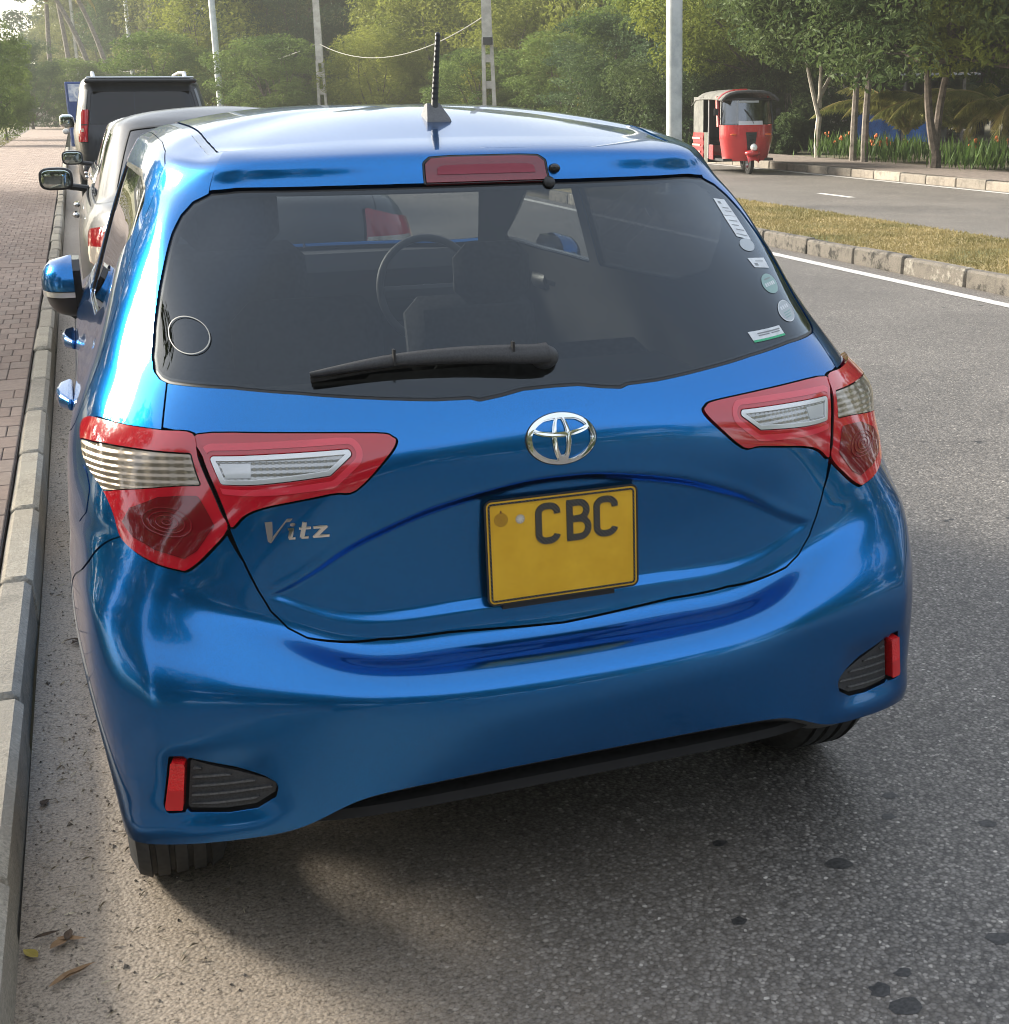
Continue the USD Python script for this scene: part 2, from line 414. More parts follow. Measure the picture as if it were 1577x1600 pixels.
kerb_stones("kerb", -1.025, -1.120, -2.2, 45, 0.84, M_KERB, 0.15, "pale concrete kerb between the brick path and the sandy gutter beside the parked cars", 1)
kerb_stones("kerb", 5.94, 6.06, 2.5, 17, 0.88, M_KERBD, 0.15, "black-stained mossy kerb edging the dry grass median, facing the near lane", 1)
kerb_stones("kerb", 7.80, 7.72, 2.5, 20, 0.9, M_KERBF, 0.12, "low kerb on the far side of the dry grass median", 1)
kerb_stones("kerb", 13.06, 13.22, 12, 42, 0.84, M_KERBF, 0.15, "kerb of broken pale stones along the brown pavement behind the three-wheeler", 1)

# brick pavers of the path, laid one by one where they can be told apart
M_BRICK = [speck("path_brick_%d" % i, tuple(0.82 * c for c in k), k, 30.0, 0.9, 0.25, 6) for i, k in enumerate(
    [(0.2489, 0.184, 0.1479), (0.2293, 0.168, 0.1348), (0.2732, 0.2077, 0.1678), (0.239, 0.184, 0.1496), (0.2098, 0.1558, 0.1261)])]
tmpl = None


def paver(cx, cy, lx, ly, h, dz, tilt):
    t, b = 0.003, 0.0
    x, y = lx / 2, ly / 2
    v = np.array([[-x, -y, -h], [x, -y, -h], [x, y, -h], [-x, y, -h], [-x, -y, -t], [x, -y, -t], [x, y, -t], [-x, y, -t],
                  [-x + t, -y + t, 0], [x - t, -y + t, 0], [x - t, y - t, 0], [-x + t, y - t, 0]], float)
    v[:, 2] += v[:, 0] * tilt[0] + v[:, 1] * tilt[1]
    f = []
    for a, bq in ((0, 4), (4, 8)):
        for k in range(4):
            q = (k + 1) % 4
            f += [[a + k, a + q, bq + q], [a + k, bq + q, bq + k]]
    f += [[8, 9, 10], [8, 10, 11]]
    v += [cx, cy, gz(cy) + 0.15 + dz]
    return v, np.array(f)


cells = []
y = -3.0
row = 0
while y < 62:
    big = row % 26 in (12, 13)
    ly = 0.30 if big else 0.205
    lx = 0.205 if big else 0.1025
    half = row % 2
    if half:
        cells.append((-1.128 - lx / 4, y + ly / 2, lx / 2 - 0.004, ly - 0.004))
    x = -1.128 - lx / 2 - (lx / 2 if half else 0.0)
    while x > -3.1:
        if x + lx / 2 <= -1.124 + 1e-6:
            cells.append((x, y + ly / 2, lx - 0.004, ly - 0.004))
        x -= lx
    y += ly
    row += 1
vis = []
for c in cells:
    d = np.array([c[0], c[1], 0.15 + float(gz(c[1]))]) - CAM
    z = d @ fwd
    px = PPX + FPX * (d @ right) / z
    vis.append((z if px > -25 else z + 1000))
order = np.argsort(vis)
single, rest = set(order[:300].tolist()), []
groups = {0: [[], []], 1: [[], []], 2: [[], []]}
for i, c in enumerate(cells):
    v, f = paver(*c, 0.045, rng.uniform(-0.0012, 0.0012), (rng.uniform(-.005, .005), rng.uniform(-.005, .005)))
    if i in single:
        put("brick", (v, f), M_BRICK[rng.choice((0, 0, 1, 1, 2, 3, 4))], "/World/path")
    else:
        g = groups[rng.randrange(3)]
        g[1].append(f + sum(len(q) for q in g[0])); g[0].append(v)
for gi, g in groups.items():
    if g[0]:
        put("bricks_farther", (np.vstack(g[0]), np.vstack(g[1])), M_BRICK[gi], "/World/path", kind="stuff")
put("path_far_surface", strip(-3.15, -1.13, np.concatenate([np.arange(62, 130, 4.0), [130]]), 0.145), M_PATH, "/World/path")

# dry grass blades over the median, and a thin fringe on the lawn
nr = np.random.default_rng(3)


def blades(n, x0, x1, y0, y1, h0, hmin, hmax, wmin=0.004, wmax=0.009):
    x = nr.uniform(x0, x1, n); y = nr.uniform(y0, y1, n)
    hh = nr.uniform(hmin, hmax, n); a = nr.uniform(0, 2 * np.pi, n); w = nr.uniform(wmin, wmax, n); lean = nr.uniform(0.2, 1.1, n); b = nr.uniform(0, 2 * np.pi, n)
    base = np.stack([x, y, gz(y) + h0], 1)
    d = np.stack([np.cos(a), np.sin(a), 0 * a], 1) * w[:, None]
    tip = base + np.stack([np.cos(b) * np.sin(lean), np.sin(b) * np.sin(lean), np.cos(lean)], 1) * hh[:, None]
    v = np.stack([base - d, base + d, tip], 1).reshape(-1, 3)
    return v, np.arange(3 * n).reshape(-1, 3)


M_STRAW = leaf("straw_blades", (0.192, 0.175, 0.065), (0.408, 0.3313, 0.156), 1.2, 0.25)
put("median_grass", blades(60000, 6.05, 7.75, 5.5, 17, 0.135, 0.012, 0.045), M_STRAW, label="short dry brown grass covering the median strip", cat="grass", kind="stuff")
put("lawn_grass", blades(24000, -9, -3.1, 24, 62, 0.12, 0.03, 0.10, 0.01, 0.03), leaf("lawn_blades", (0.10, 0.115, 0.03), (0.24, 0.21, 0.07), 0.8, 0.3), label="yellow-green grass at the left side of the brick path", cat="grass", kind="stuff")

# crumbs of grit, twigs and leaves in the gutter
g_v, g_f, k = [], [], 0
for i in range(2600):
    yy = nr.uniform(-1.6, 9); xx = -1.0 + abs(nr.normal(0, 0.22))
    if xx > 0.2:
        continue
    s = nr.uniform(0.0015, 0.0045) * (2.0 if nr.random() < 0.04 else 1)
    o = np.array([[1, 0, 0], [-0.6, 0.9, 0], [-0.6, -0.8, 0], [0, 0, 0.9]]) * s
    ang = nr.uniform(0, 6.28); c_, s_ = np.cos(ang), np.sin(ang)
    o = o @ np.array([[c_, -s_, 0], [s_, c_, 0], [0, 0, 1]]).T * [1, nr.uniform(0.5, 1.4), 1]
    g_v.append(o + [xx, yy, float(gz(yy)) + 0.001]); g_f.append(np.array([[0, 1, 3], [1, 2, 3], [2, 0, 3]]) + k); k += 4
put("grit", (np.vstack(g_v), np.vstack(g_f)), speck("grit_mat", (0.05, 0.04, 0.03), (0.32, 0.27, 0.22), 90.0, 0.9), label="fine grit and crumbs scattered in the sandy gutter", cat="grit", kind="stuff")


def curled_leaf(L, Wd, seed):
    r = np.random.default_rng(seed)
    u = np.linspace(0, 1, 9); w = np.sin(np.pi * u ** 0.8) * Wd / 2
    curl = r.uniform(0.15, 0.5)
    v = []
    for a, b in zip(u, w):
        for s in (-1, 0, 1):
            v.append([a * L, s * b, 0.004 + abs(s) * b * curl + 0.02 * L * np.sin(a * 5 + seed) ** 2])
    v = np.array(v); f = []
    for i in range(8):
        for j in range(2):
            q = i * 3 + j
            f += [[q, q + 3, q + 4], [q, q + 4, q + 1]]
    return v, np.array(f)


M_LEAFB = speck("dry_leaf_brown", (0.16, 0.09, 0.04), (0.30, 0.18, 0.09), 30, 0.8)
M_LEAFY = speck("dry_leaf_yellow", (0.30, 0.22, 0.03), (0.42, 0.33, 0.06), 30, 0.7)
M_LEAFD = speck("dead_leaf_dark", (0.03, 0.02, 0.012), (0.10, 0.06, 0.035), 30, 0.85)


def leaf_pile(cx, cy, spec, label):
    t = thing("dry_leaves", label, "dry leaves", (cx, cy, float(gz(cy)) + 0.002))
    for (dx, dy, L, Wd, ang, mm, sd) in spec:
        v, f = curled_leaf(L, Wd, sd)
        c_, s_ = math.cos(ang), math.sin(ang)
        v = v @ np.array([[c_, -s_, 0], [s_, c_, 0], [0, 0, 1]]).T + [dx, dy, 0.001 * sd % 0.006]
        put("leaf", (v, f), mm, t)


leaf_pile(-0.965, 0.20, [(0, 0, .05, .022, .6, M_LEAFB, 1), (-.02, -.02, .045, .02, 2.2, M_LEAFY, 2), (.01, .03, .06, .014, -.4, M_LEAFB, 3), (-.03, .04, .05, .012, .2, M_LEAFD, 4), (.03, .01, .04, .016, 1.4, M_LEAFD, 5)], "small heap of dry leaves with one yellow leaf at the kerb, nearest the camera but one")
leaf_pile(-0.955, 0.09, [(0, 0, .075, .014, .5, M_LEAFB, 6), (.005, .012, .07, .012, .35, M_LEAFB, 7), (-.01, -.012, .06, .012, .75, M_LEAFB, 8)], "bundle of narrow brown dry leaves lying lowest in the gutter")
leaf_pile(-0.93, 1.75, [(0, 0, .035, .015, .6, M_LEAFD, 9), (.02, .02, .03, .012, 2.2, M_LEAFD, 10), (-.02, .03, .04, .01, .2, M_LEAFD, 11)], "dark crumpled leaf bits in the gutter beside the car's rear corner")
leaf_pile(-0.99, 0.78, [(0, 0, .03, .02, 1.2, M_LEAFD, 12)], "single dark leaf stuck against the face of the kerb")

# oil drips and flattened dark spots on the asphalt
spots = [(0.552, -0.10, .022), (0.70, -0.43, .020), (0.78, -0.47, .012), (1.05, -0.44, .017), (0.40, -0.47, .018), (0.43, -0.52, .022), (0.47, -0.45, .012), (1.60, 0.12, .016), (0.80, 0.10, .014), (0.74, 0.03, .013), (0.92, -0.08, .016), (1.35, -0.30, .010), (1.85, 0.95, .014), (1.70, 0.70, .012), (2.05, 0.30, .012)]
for i in range(46):
    spots.append((nr.uniform(0.2, 5.2), nr.uniform(-0.7, 6.5), nr.uniform(.005, .014)))
for i in range(40):
    spots.append((nr.uniform(1.3, 5.2), nr.uniform(1.0, 7.5), nr.uniform(.004, .010)))
sv, sf, k = [], [], 0
for (x, y, r) in spots:
    th_ = np.linspace(0, 2 * np.pi, 12, endpoint=False)
    rr = r * (0.75 + 0.5 * nr.random(12)) * (1 + 0.35 * np.cos(th_ - nr.uniform(0, 6.28)))
    sv.append(np.vstack([[x, y, float(gz(y)) + 0.0016], np.stack([x + rr * np.cos(th_) * 1.25, y + rr * np.sin(th_), np.full(12, float(gz(y)) + 0.0008)], 1)]))
    sf.append(np.array([[0, 1 + j, 1 + (j + 1) % 12] for j in range(12)]) + k); k += 13
put("oil_spots", (np.vstack(sv), np.vstack(sf)), speck("oil_dark", (0.014, 0.013, 0.012), (0.05, 0.047, 0.044), 120.0, 0.55), label="dark oil drips and flattened spots scattered over the asphalt", cat="oil spots", kind="stuff")

# dry straw and twig bits lying in the gutter
bv, bf, k = [], [], 0
for i in range(420):
    yy = nr.uniform(-0.9, 5.0) if i > 160 else nr.normal(0.55, 0.35)
    xx = -0.985 + abs(nr.normal(0, 0.16)) if i > 160 else -0.80 + nr.normal(0, 0.10)
    if xx < -1.0 or xx > -0.3:
        continue
    a, L, w = nr.uniform(0, 3.14), nr.uniform(.008, .035), nr.uniform(.0006, .0016)
    d, n_ = np.array([np.cos(a), np.sin(a), 0]), np.array([-np.sin(a), np.cos(a), 0])
    p = np.array([xx, yy, float(gz(yy)) + 0.0025])
    bv.append(np.stack([p - d * L / 2 - n_ * w, p + d * L / 2 - n_ * w * .5, p + n_ * w * 1.2 + [0, 0, 0.003], p - d * L / 2 + n_ * w])); bf.append(np.array([[0, 1, 2], [0, 2, 3]]) + k); k += 4
put("straw_bits", (np.vstack(bv), np.vstack(bf)), speck("straw_bits_mat", (0.12, 0.09, 0.055), (0.50, 0.43, 0.31), 35.0, 0.9, lo=0.42, hi=0.6), label="bits of dry straw and twig lying in the sandy gutter", cat="straw", kind="stuff")

# ---------------------------------------------------------------- lofted vehicle shells
from scipy.interpolate import Akima1DInterpolator, make_interp_spline, RectBivariateSpline
from scipy.ndimage import gaussian_filter


class Shell:
    """A vehicle skin from a net of points: rows run round the car from the middle of the tail (column 0) to the middle of the nose,
    rows climb from the sill over the windows to the centre line of the roof. Mirrored about x = 0. S(t, s) gives points, t signed."""

    def __init__(self, net, dt=0.0066, ds=0.005, far=1.6, smooth=2.6, smooth_t=4.0, tref=6, sref=2, disp=None):
        net = np.asarray(net, float)
        nr, nc = net.shape[:2]
        self.tk = np.concatenate([[0], np.cumsum(np.linalg.norm(np.diff(net[tref], axis=0), axis=1))])
        self.sk = np.concatenate([[0], np.cumsum(np.linalg.norm(np.diff(net[:, sref], axis=0), axis=1))])
        self.T, self.Smax = self.tk[-1], self.sk[-1]
        near = np.arange(0, min(far, self.T), dt)
        tt = near if far >= self.T else np.concatenate([near, np.linspace(far, self.T, 90)])
        if far >= self.T:
            tt = np.append(tt, self.T)
        ss = np.linspace(0, self.Smax, int(self.Smax / ds) + 1)
        full = np.concatenate([net[:, :0:-1] * [-1, 1, 1], net], 1)          # mirrored columns
        tf = np.concatenate([-self.tk[:0:-1], self.tk])
        last = net[:, -2:-1] * [-1, 1, 1]
        A = np.stack([Akima1DInterpolator(self.sk, full[:, j])(ss) for j in range(full.shape[1])], 1)
        tg = np.concatenate([-tt[:0:-1], tt])
        B = np.stack([Akima1DInterpolator(tf, A[i])(tg) for i in range(len(ss))], 0)   # (s, t, 3)
        n0 = len(tt) - 1
        C = gaussian_filter(B, (smooth, smooth_t, 0), mode="nearest")
        w = np.clip((far * 0.9 - np.abs(tg)) / 0.3, 0, 1)[None, :, None] if far < self.T else 1.0
        C[-4:] = B[-4:]
        B = C * w + B * (1 - w)
        B[:, n0, 0] = 0
        self.tg, self.sg = tg, ss
        if disp is not None:
            sp = [RectBivariateSpline(tg, ss, B[:, :, k].T, kx=3, ky=3) for k in range(3)]
            du = np.stack([f(tg, ss, dx=1) for f in sp], -1)
            dv = np.stack([f(tg, ss, dy=1) for f in sp], -1)
            n = np.cross(du, dv)
            n /= np.maximum(np.linalg.norm(n, axis=-1, keepdims=True), 1e-12)
            TT, SS = np.meshgrid(tg, ss, indexing="ij")
            B = B + (n * disp(TT, SS)[..., None]).transpose(1, 0, 2)
        self.grid = B
        self.sp = [RectBivariateSpline(tg, ss, B[:, :, k].T, kx=3, ky=3) for k in range(3)]

    def S(self, t, s):
        return np.stack([f.ev(t, s) for f in self.sp], -1)

    def N(self, t, s):
        du = np.stack([f.ev(t, s, dx=1) for f in self.sp], -1)
        dv = np.stack([f.ev(t, s, dy=1) for f in self.sp], -1)
        n = np.cross(du, dv)
        return n / np.maximum(np.linalg.norm(n, axis=-1, keepdims=True), 1e-12)


HATCH_NET = [
 [(0,-0.092,0.356),(0.2,-0.092,0.355),(0.395,-0.09,0.35),(0.54,-0.058,0.29),(0.65,-0.024,0.278),(0.753,0.025,0.268),(0.808,0.145,0.244),(0.82,0.45,0.22),(0.808,0.95,0.2),(0.8,1.5,0.19),(0.8,2.1,0.19),(0.8,2.7,0.19),(0.8,3.2,0.2),(0.7,3.62,0.22),(0.42,3.86,0.22),(0,3.9,0.22)],
 [(0,-0.108,0.45),(0.2,-0.105,0.45),(0.4,-0.088,0.445),(0.56,-0.052,0.435),(0.675,-0.022,0.43),(0.765,0.025,0.43),(0.825,0.145,0.43),(0.85,0.48,0.42),(0.848,0.95,0.42),(0.83,1.5,0.42),(0.83,2.1,0.42),(0.835,2.7,0.42),(0.835,3.2,0.42),(0.73,3.65,0.42),(0.44,3.92,0.42),(0,3.945,0.42)],
 [(0,-0.104,0.52),(0.2,-0.101,0.522),(0.4,-0.083,0.53),(0.56,-0.046,0.545),(0.682,-0.012,0.56),(0.774,0.042,0.57),(0.834,0.165,0.575),(0.86,0.48,0.58),(0.853,0.95,0.56),(0.838,1.5,0.56),(0.838,2.1,0.56),(0.84,2.7,0.56),(0.84,3.2,0.56),(0.73,3.63,0.56),(0.44,3.9,0.56),(0,3.93,0.56)],
 [(0,-0.072,0.55),(0.2,-0.069,0.553),(0.4,-0.05,0.568),(0.55,-0.008,0.605),(0.672,0.03,0.64),(0.778,0.085,0.66),(0.832,0.2,0.66),(0.8535,0.48,0.67),(0.845,0.95,0.64),(0.838,1.5,0.64),(0.838,2.1,0.64),(0.84,2.7,0.64),(0.84,3.2,0.64),(0.72,3.6,0.64),(0.44,3.88,0.64),(0,3.91,0.64)],
 [(0,0.018,0.562),(0.2,0.02,0.566),(0.4,0.028,0.585),(0.54,0.04,0.66),(0.665,0.062,0.715),(0.761,0.118,0.735),(0.823,0.24,0.73),(0.846,0.49,0.735),(0.843,0.95,0.71),(0.835,1.5,0.71),(0.835,2.1,0.71),(0.838,2.7,0.7),(0.835,3.2,0.7),(0.7,3.57,0.7),(0.43,3.83,0.69),(0,3.87,0.69)],
 [(0,0.03,0.6),(0.2,0.033,0.604),(0.4,0.037,0.625),(0.545,0.044,0.7),(0.662,0.07,0.755),(0.75,0.132,0.775),(0.817,0.26,0.775),(0.843,0.5,0.785),(0.838,0.95,0.77),(0.83,1.5,0.77),(0.83,2.1,0.77),(0.833,2.7,0.76),(0.825,3.2,0.75),(0.68,3.52,0.74),(0.42,3.78,0.73),(0,3.82,0.73)],
 [(0,0.034,0.72),(0.2,0.036,0.72),(0.39,0.039,0.735),(0.55,0.052,0.775),(0.65,0.086,0.82),(0.742,0.15,0.828),(0.807,0.28,0.83),(0.838,0.52,0.84),(0.83,0.95,0.83),(0.823,1.5,0.83),(0.823,2.1,0.83),(0.825,2.7,0.82),(0.81,3.2,0.8),(0.65,3.46,0.79),(0.41,3.7,0.79),(0,3.75,0.79)],
 [(0,0.02,0.86),(0.2,0.024,0.86),(0.38,0.031,0.87),(0.53,0.066,0.882),(0.637,0.118,0.9),(0.729,0.19,0.905),(0.79,0.32,0.91),(0.822,0.56,0.92),(0.815,0.95,0.91),(0.81,1.5,0.9),(0.81,2.1,0.9),(0.808,2.7,0.89),(0.775,3.15,0.87),(0.61,3.38,0.86),(0.4,3.6,0.86),(0,3.65,0.86)],
 [(0,0.024,0.935),(0.2,0.031,0.94),(0.37,0.055,0.95),(0.52,0.103,0.96),(0.624,0.152,0.968),(0.704,0.235,0.975),(0.77,0.37,0.98),(0.797,0.6,0.975),(0.792,0.95,0.965),(0.79,1.5,0.95),(0.79,2.1,0.95),(0.782,2.65,0.945),(0.73,3,0.93),(0.57,3.15,0.92),(0.38,3.3,0.92),(0,3.35,0.92)],
 [(0,0.066,1.01),(0.2,0.079,1.012),(0.365,0.108,1.018),(0.5,0.155,1.028),(0.605,0.215,1.04),(0.677,0.31,1.05),(0.739,0.44,1.05),(0.765,0.65,1.04),(0.763,0.97,1.03),(0.764,1.5,1.02),(0.762,2.05,1.02),(0.74,2.5,1.02),(0.68,2.72,1.01),(0.55,2.84,1),(0.35,2.93,1),(0,2.97,1)],
 [(0,0.235,1.185),(0.19,0.243,1.187),(0.35,0.275,1.19),(0.48,0.325,1.193),(0.575,0.385,1.197),(0.644,0.46,1.2),(0.68,0.57,1.205),(0.7,0.75,1.205),(0.7,1.02,1.2),(0.702,1.5,1.2),(0.695,1.95,1.2),(0.665,2.25,1.2),(0.6,2.42,1.2),(0.48,2.52,1.2),(0.3,2.59,1.2),(0,2.62,1.2)],
 [(0,0.415,1.346),(0.19,0.422,1.346),(0.34,0.45,1.345),(0.445,0.492,1.343),(0.525,0.538,1.34),(0.581,0.595,1.345),(0.61,0.69,1.352),(0.63,0.82,1.36),(0.635,1.05,1.365),(0.636,1.5,1.37),(0.628,1.85,1.37),(0.595,2.05,1.365),(0.53,2.17,1.36),(0.42,2.25,1.36),(0.26,2.3,1.36),(0,2.32,1.36)],
 [(0,0.437,1.369),(0.19,0.443,1.369),(0.338,0.469,1.368),(0.44,0.509,1.367),(0.515,0.553,1.365),(0.563,0.6105,1.372),(0.597,0.7005,1.382),(0.616,0.8305,1.392),(0.62,1.07,1.4),(0.62,1.5,1.405),(0.61,1.82,1.402),(0.575,2,1.395),(0.51,2.1,1.39),(0.4,2.17,1.39),(0.25,2.22,1.39),(0,2.24,1.39)],
 [(0,0.45,1.41),(0.19,0.455,1.41),(0.33,0.477,1.407),(0.43,0.51,1.403),(0.497,0.553,1.4),(0.54,0.6275,1.405),(0.573,0.7075,1.412),(0.59,0.8325,1.424),(0.595,1.08,1.436),(0.595,1.5,1.441),(0.58,1.8,1.439),(0.54,1.95,1.431),(0.475,2.03,1.425),(0.37,2.09,1.425),(0.23,2.13,1.425),(0,2.15,1.425)],
 [(0,0.62,1.442),(0.175,0.62,1.441),(0.3,0.635,1.438),(0.39,0.66,1.434),(0.45,0.69,1.431),(0.485,0.735,1.432),(0.51,0.8,1.437),(0.527,0.91,1.451),(0.53,1.12,1.462),(0.53,1.5,1.468),(0.51,1.74,1.465),(0.465,1.85,1.458),(0.4,1.91,1.448),(0.31,1.95,1.449),(0.19,1.98,1.45),(0,2,1.45)],
 [(0,0.86,1.482),(0.1,0.865,1.482),(0.18,0.88,1.481),(0.24,0.9,1.479),(0.28,0.925,1.478),(0.305,0.955,1.478),(0.32,1,1.481),(0.33,1.07,1.49),(0.33,1.22,1.498),(0.33,1.45,1.502),(0.315,1.56,1.501),(0.285,1.62,1.495),(0.24,1.66,1.494),(0.18,1.69,1.493),(0.11,1.71,1.493),(0,1.72,1.493)],
 [(0,1.1,1.508),(0,1.105,1.508),(0,1.11,1.5085),(0,1.12,1.5085),(0,1.13,1.509),(0,1.15,1.509),(0,1.17,1.51),(0,1.2,1.5105),(0,1.27,1.511),(0,1.35,1.511),(0,1.38,1.511),(0,1.4,1.511),(0,1.41,1.511),(0,1.42,1.511),(0,1.425,1.511),(0,1.43,1.511)],
]

# ---------------------------------------------------------------- panels cut from a shell
def as_polys(g):
    return [q for q in getattr(g, "geoms", [g]) if isinstance(q, Polygon) and q.area > 1e-7]


def dens(poly, step=0.008):
    return shapely.segmentize(poly, step)


def panel(sh, poly, gap=0.004, cell=(0.016, 0.014), far_cell=0.05, depth=0.012, off=0.0, skirt=True, lip=0.0012, far=1.35):
    """The part of a shell inside poly (in the shell's (t, s)), with its edges rolled inwards so that a real gap shows round it."""
    offf = off if callable(off) else (lambda t, s: np.full(np.shape(t), float(off)))
    V, F, N, base = [], [], [], 0
    for pg in as_polys(poly.buffer(-gap / 2, join_style="mitre", mitre_limit=2) if gap else poly):
        pg = dens(pg)
        a, b, c, d = pg.bounds
        def lines(lo, hi):
            out = [lo]
            x = lo
            while x < hi:
                x += cell[0] if abs(x) < far and abs(x + cell[0]) < far + 0.1 else far_cell
                out.append(min(x, hi))
            return np.array(out)
        tl = lines(a, c)
        sl = np.linspace(b, d, max(2, int(np.ceil((d - b) / cell[1])) + 1))
        i, j = np.meshgrid(np.arange(len(tl) - 1), np.arange(len(sl) - 1), indexing="ij")
        i, j = i.ravel(), j.ravel()
        bxs = shapely.box(tl[i], sl[j], tl[i + 1], sl[j + 1])
        shapely.prepare(pg)
        ins = shapely.contains_properly(pg, bxs)
        hit = shapely.intersects(pg, bxs) & ~ins
        uv, tri = [], []
        n = 0
        q = np.stack([np.stack([tl[i[ins]], sl[j[ins]]], 1), np.stack([tl[i[ins] + 1], sl[j[ins]]], 1), np.stack([tl[i[ins] + 1], sl[j[ins] + 1]], 1), np.stack([tl[i[ins]], sl[j[ins] + 1]], 1)], 1)
        if len(q):
            uv.append(q.reshape(-1, 2))
            k = np.arange(len(q))[:, None] * 4
            tri += [np.hstack([k, k + 1, k + 2]), np.hstack([k, k + 2, k + 3])]
            n = len(q) * 4
        for w in shapely.intersection(bxs[hit], pg):
            for w1 in as_polys(w):
                try:
                    vv, ff = trimesh.creation.triangulate_polygon(w1, engine="earcut")
                except Exception:
                    continue
                if len(ff):
                    uv.append(np.asarray(vv)); tri.append(np.asarray(ff) + n); n += len(vv)
        uv = np.vstack(uv); tri = np.vstack(tri)
        key = np.round(uv * 2e5).astype(np.int64)
        _, first, inv = np.unique(key, axis=0, return_index=True, return_inverse=True)
        uv = uv[first]; tri = inv.reshape(-1)[tri]
        e1, e2 = uv[tri[:, 1]] - uv[tri[:, 0]], uv[tri[:, 2]] - uv[tri[:, 0]]
        cr = e1[:, 0] * e2[:, 1] - e1[:, 1] * e2[:, 0]
        tri = tri[np.abs(cr) > 1e-12]; cr = cr[np.abs(cr) > 1e-12]
        tri[cr < 0] = tri[cr < 0][:, [0, 2, 1]]
        P, Nn = sh.S(uv[:, 0], uv[:, 1]), shell_normals(sh, uv[:, 0], uv[:, 1])
        o = offf(uv[:, 0], uv[:, 1])
        P = P + Nn * o[:, None]
        V.append(P); N.append(Nn); F.append(tri + base); base += len(P)
        if not skirt:
            continue
        for ring in [pg.exterior] + list(pg.interiors):
            r = np.array(ring.coords)[:-1]
            if ring is pg.exterior and not ring.is_ccw or ring is not pg.exterior and ring.is_ccw:
                r = r[::-1]
            p, nn = sh.S(r[:, 0], r[:, 1]), shell_normals(sh, r[:, 0], r[:, 1])
            p = p + nn * offf(r[:, 0], r[:, 1])[:, None]
            tg = np.roll(p, -1, 0) - np.roll(p, 1, 0)
            tg /= np.maximum(np.linalg.norm(tg, axis=1, keepdims=True), 1e-9)
            outw = np.cross(tg, nn)
            prof = [(0, 0, 0.0), (lip * 0.7, lip * 0.3, 0.5), (lip, lip, 0.9), (lip, depth, 1.0)]
            m_ = len(r)
            for (x, z, w) in prof:
                V.append(p + outw * x - nn * z)
                q = nn * (1 - w) + outw * w
                N.append(q / np.linalg.norm(q, axis=1, keepdims=True))
            for lvl in range(3):
                k0 = base + lvl * m_ + np.arange(m_)
                k1 = base + lvl * m_ + (np.arange(m_) + 1) % m_
                F.append(np.stack([k0, k0 + m_, k1 + m_], 1)); F.append(np.stack([k0, k1 + m_, k1], 1))
            base += 4 * m_
    return np.vstack(V), np.vstack(F), np.vstack(N)


def shell_normals(sh, t, s):
    n = sh.N(t, s)
    w = np.clip((np.asarray(s) - (sh.Smax - 0.06)) / 0.05, 0, 1)[..., None]
    n = n * (1 - w) + np.array([0, 0, 1.0]) * w
    return n / np.maximum(np.linalg.norm(n, axis=-1, keepdims=True), 1e-9)


def put_panel(name, sh, poly, material, parent, label=None, **kw):
    v, f, n = panel(sh, poly, **kw)
    return put(name, (v, f), material, parent, normals=n, label=label)


def on_shell(sh, mesh, t, s, up=(0, 0, 1), lift=0.0, wrap=True):
    """Lays a flat mesh (xy reading plane, z out) on the shell at (t, s); wrap bends it along the surface."""
    p, n = sh.S(np.array([t]), np.array([s]))[0], sh.N(np.array([t]), np.array([s]))[0]
    u = np.cross(np.array(up, float), n); u /= np.linalg.norm(u)
    v = np.cross(n, u)
    mm = mesh.copy()
    q = p + mm.vertices[:, :1] * u + mm.vertices[:, 1:2] * v
    if wrap:                                       # drop each point along n onto the surface
        tt, ss = np.full(len(q), float(t)), np.full(len(q), float(s))
        for _ in range(12):
            S0 = sh.S(tt, ss)
            h = 1e-4
            dt_, ds_ = (sh.S(tt + h, ss) - S0) / h, (sh.S(tt, ss + h) - S0) / h
            r = q - S0
            r = r - (r @ n)[:, None] * n
            a11, a12, a22 = (dt_ * dt_).sum(1), (dt_ * ds_).sum(1), (ds_ * ds_).sum(1)
            b1, b2 = (r * dt_).sum(1), (r * ds_).sum(1)
            det = a11 * a22 - a12 ** 2
            tt = tt + np.clip((b1 * a22 - b2 * a12) / det, -.03, .03); ss = ss + np.clip((b2 * a11 - b1 * a12) / det, -.03, .03)
        mm.vertices = sh.S(tt, ss) + sh.N(tt, ss) * (mm.vertices[:, 2:3] + lift)
    else:
        mm.vertices = q + n * (mm.vertices[:, 2:3] + lift)
    return mm


def ellipse(a, b, cx=0, cy=0, n=48):
    th = np.linspace(0, 2 * np.pi, n, endpoint=False)
    return Polygon(np.stack([cx + a * np.cos(th), cy + b * np.sin(th)], 1))


def mir(pts):
    return [(-t, s) for t, s in pts]


def rounded(pts, r=0.006):
    return Polygon(pts).buffer(-r).buffer(2 * r, join_style="round").buffer(-r)


def smooth_poly(pts, closed=True, n=6):
    """A soft curve through points."""
    p = np.array(pts, float)
    if closed:
        p = np.vstack([p[-2:], p, p[:3]])
    else:
        p = np.vstack([2 * p[0] - p[1], p, 2 * p[-1] - p[-2]])
    out = []
    for i in range(1, len(p) - 2):
        for u in np.linspace(0, 1, n, endpoint=False):
            a = 0.5 * (2 * p[i] + (-p[i - 1] + p[i + 1]) * u + (2 * p[i - 1] - 5 * p[i] + 4 * p[i + 1] - p[i + 2]) * u * u + (-p[i - 1] + 3 * p[i] - 3 * p[i + 1] + p[i + 2]) * u ** 3)
            out.append(tuple(a))
    if not closed:
        out.append(tuple(p[-2]))
    else:
        out = out[n:-n] if False else out[n:n + n * len(pts)]
    return out


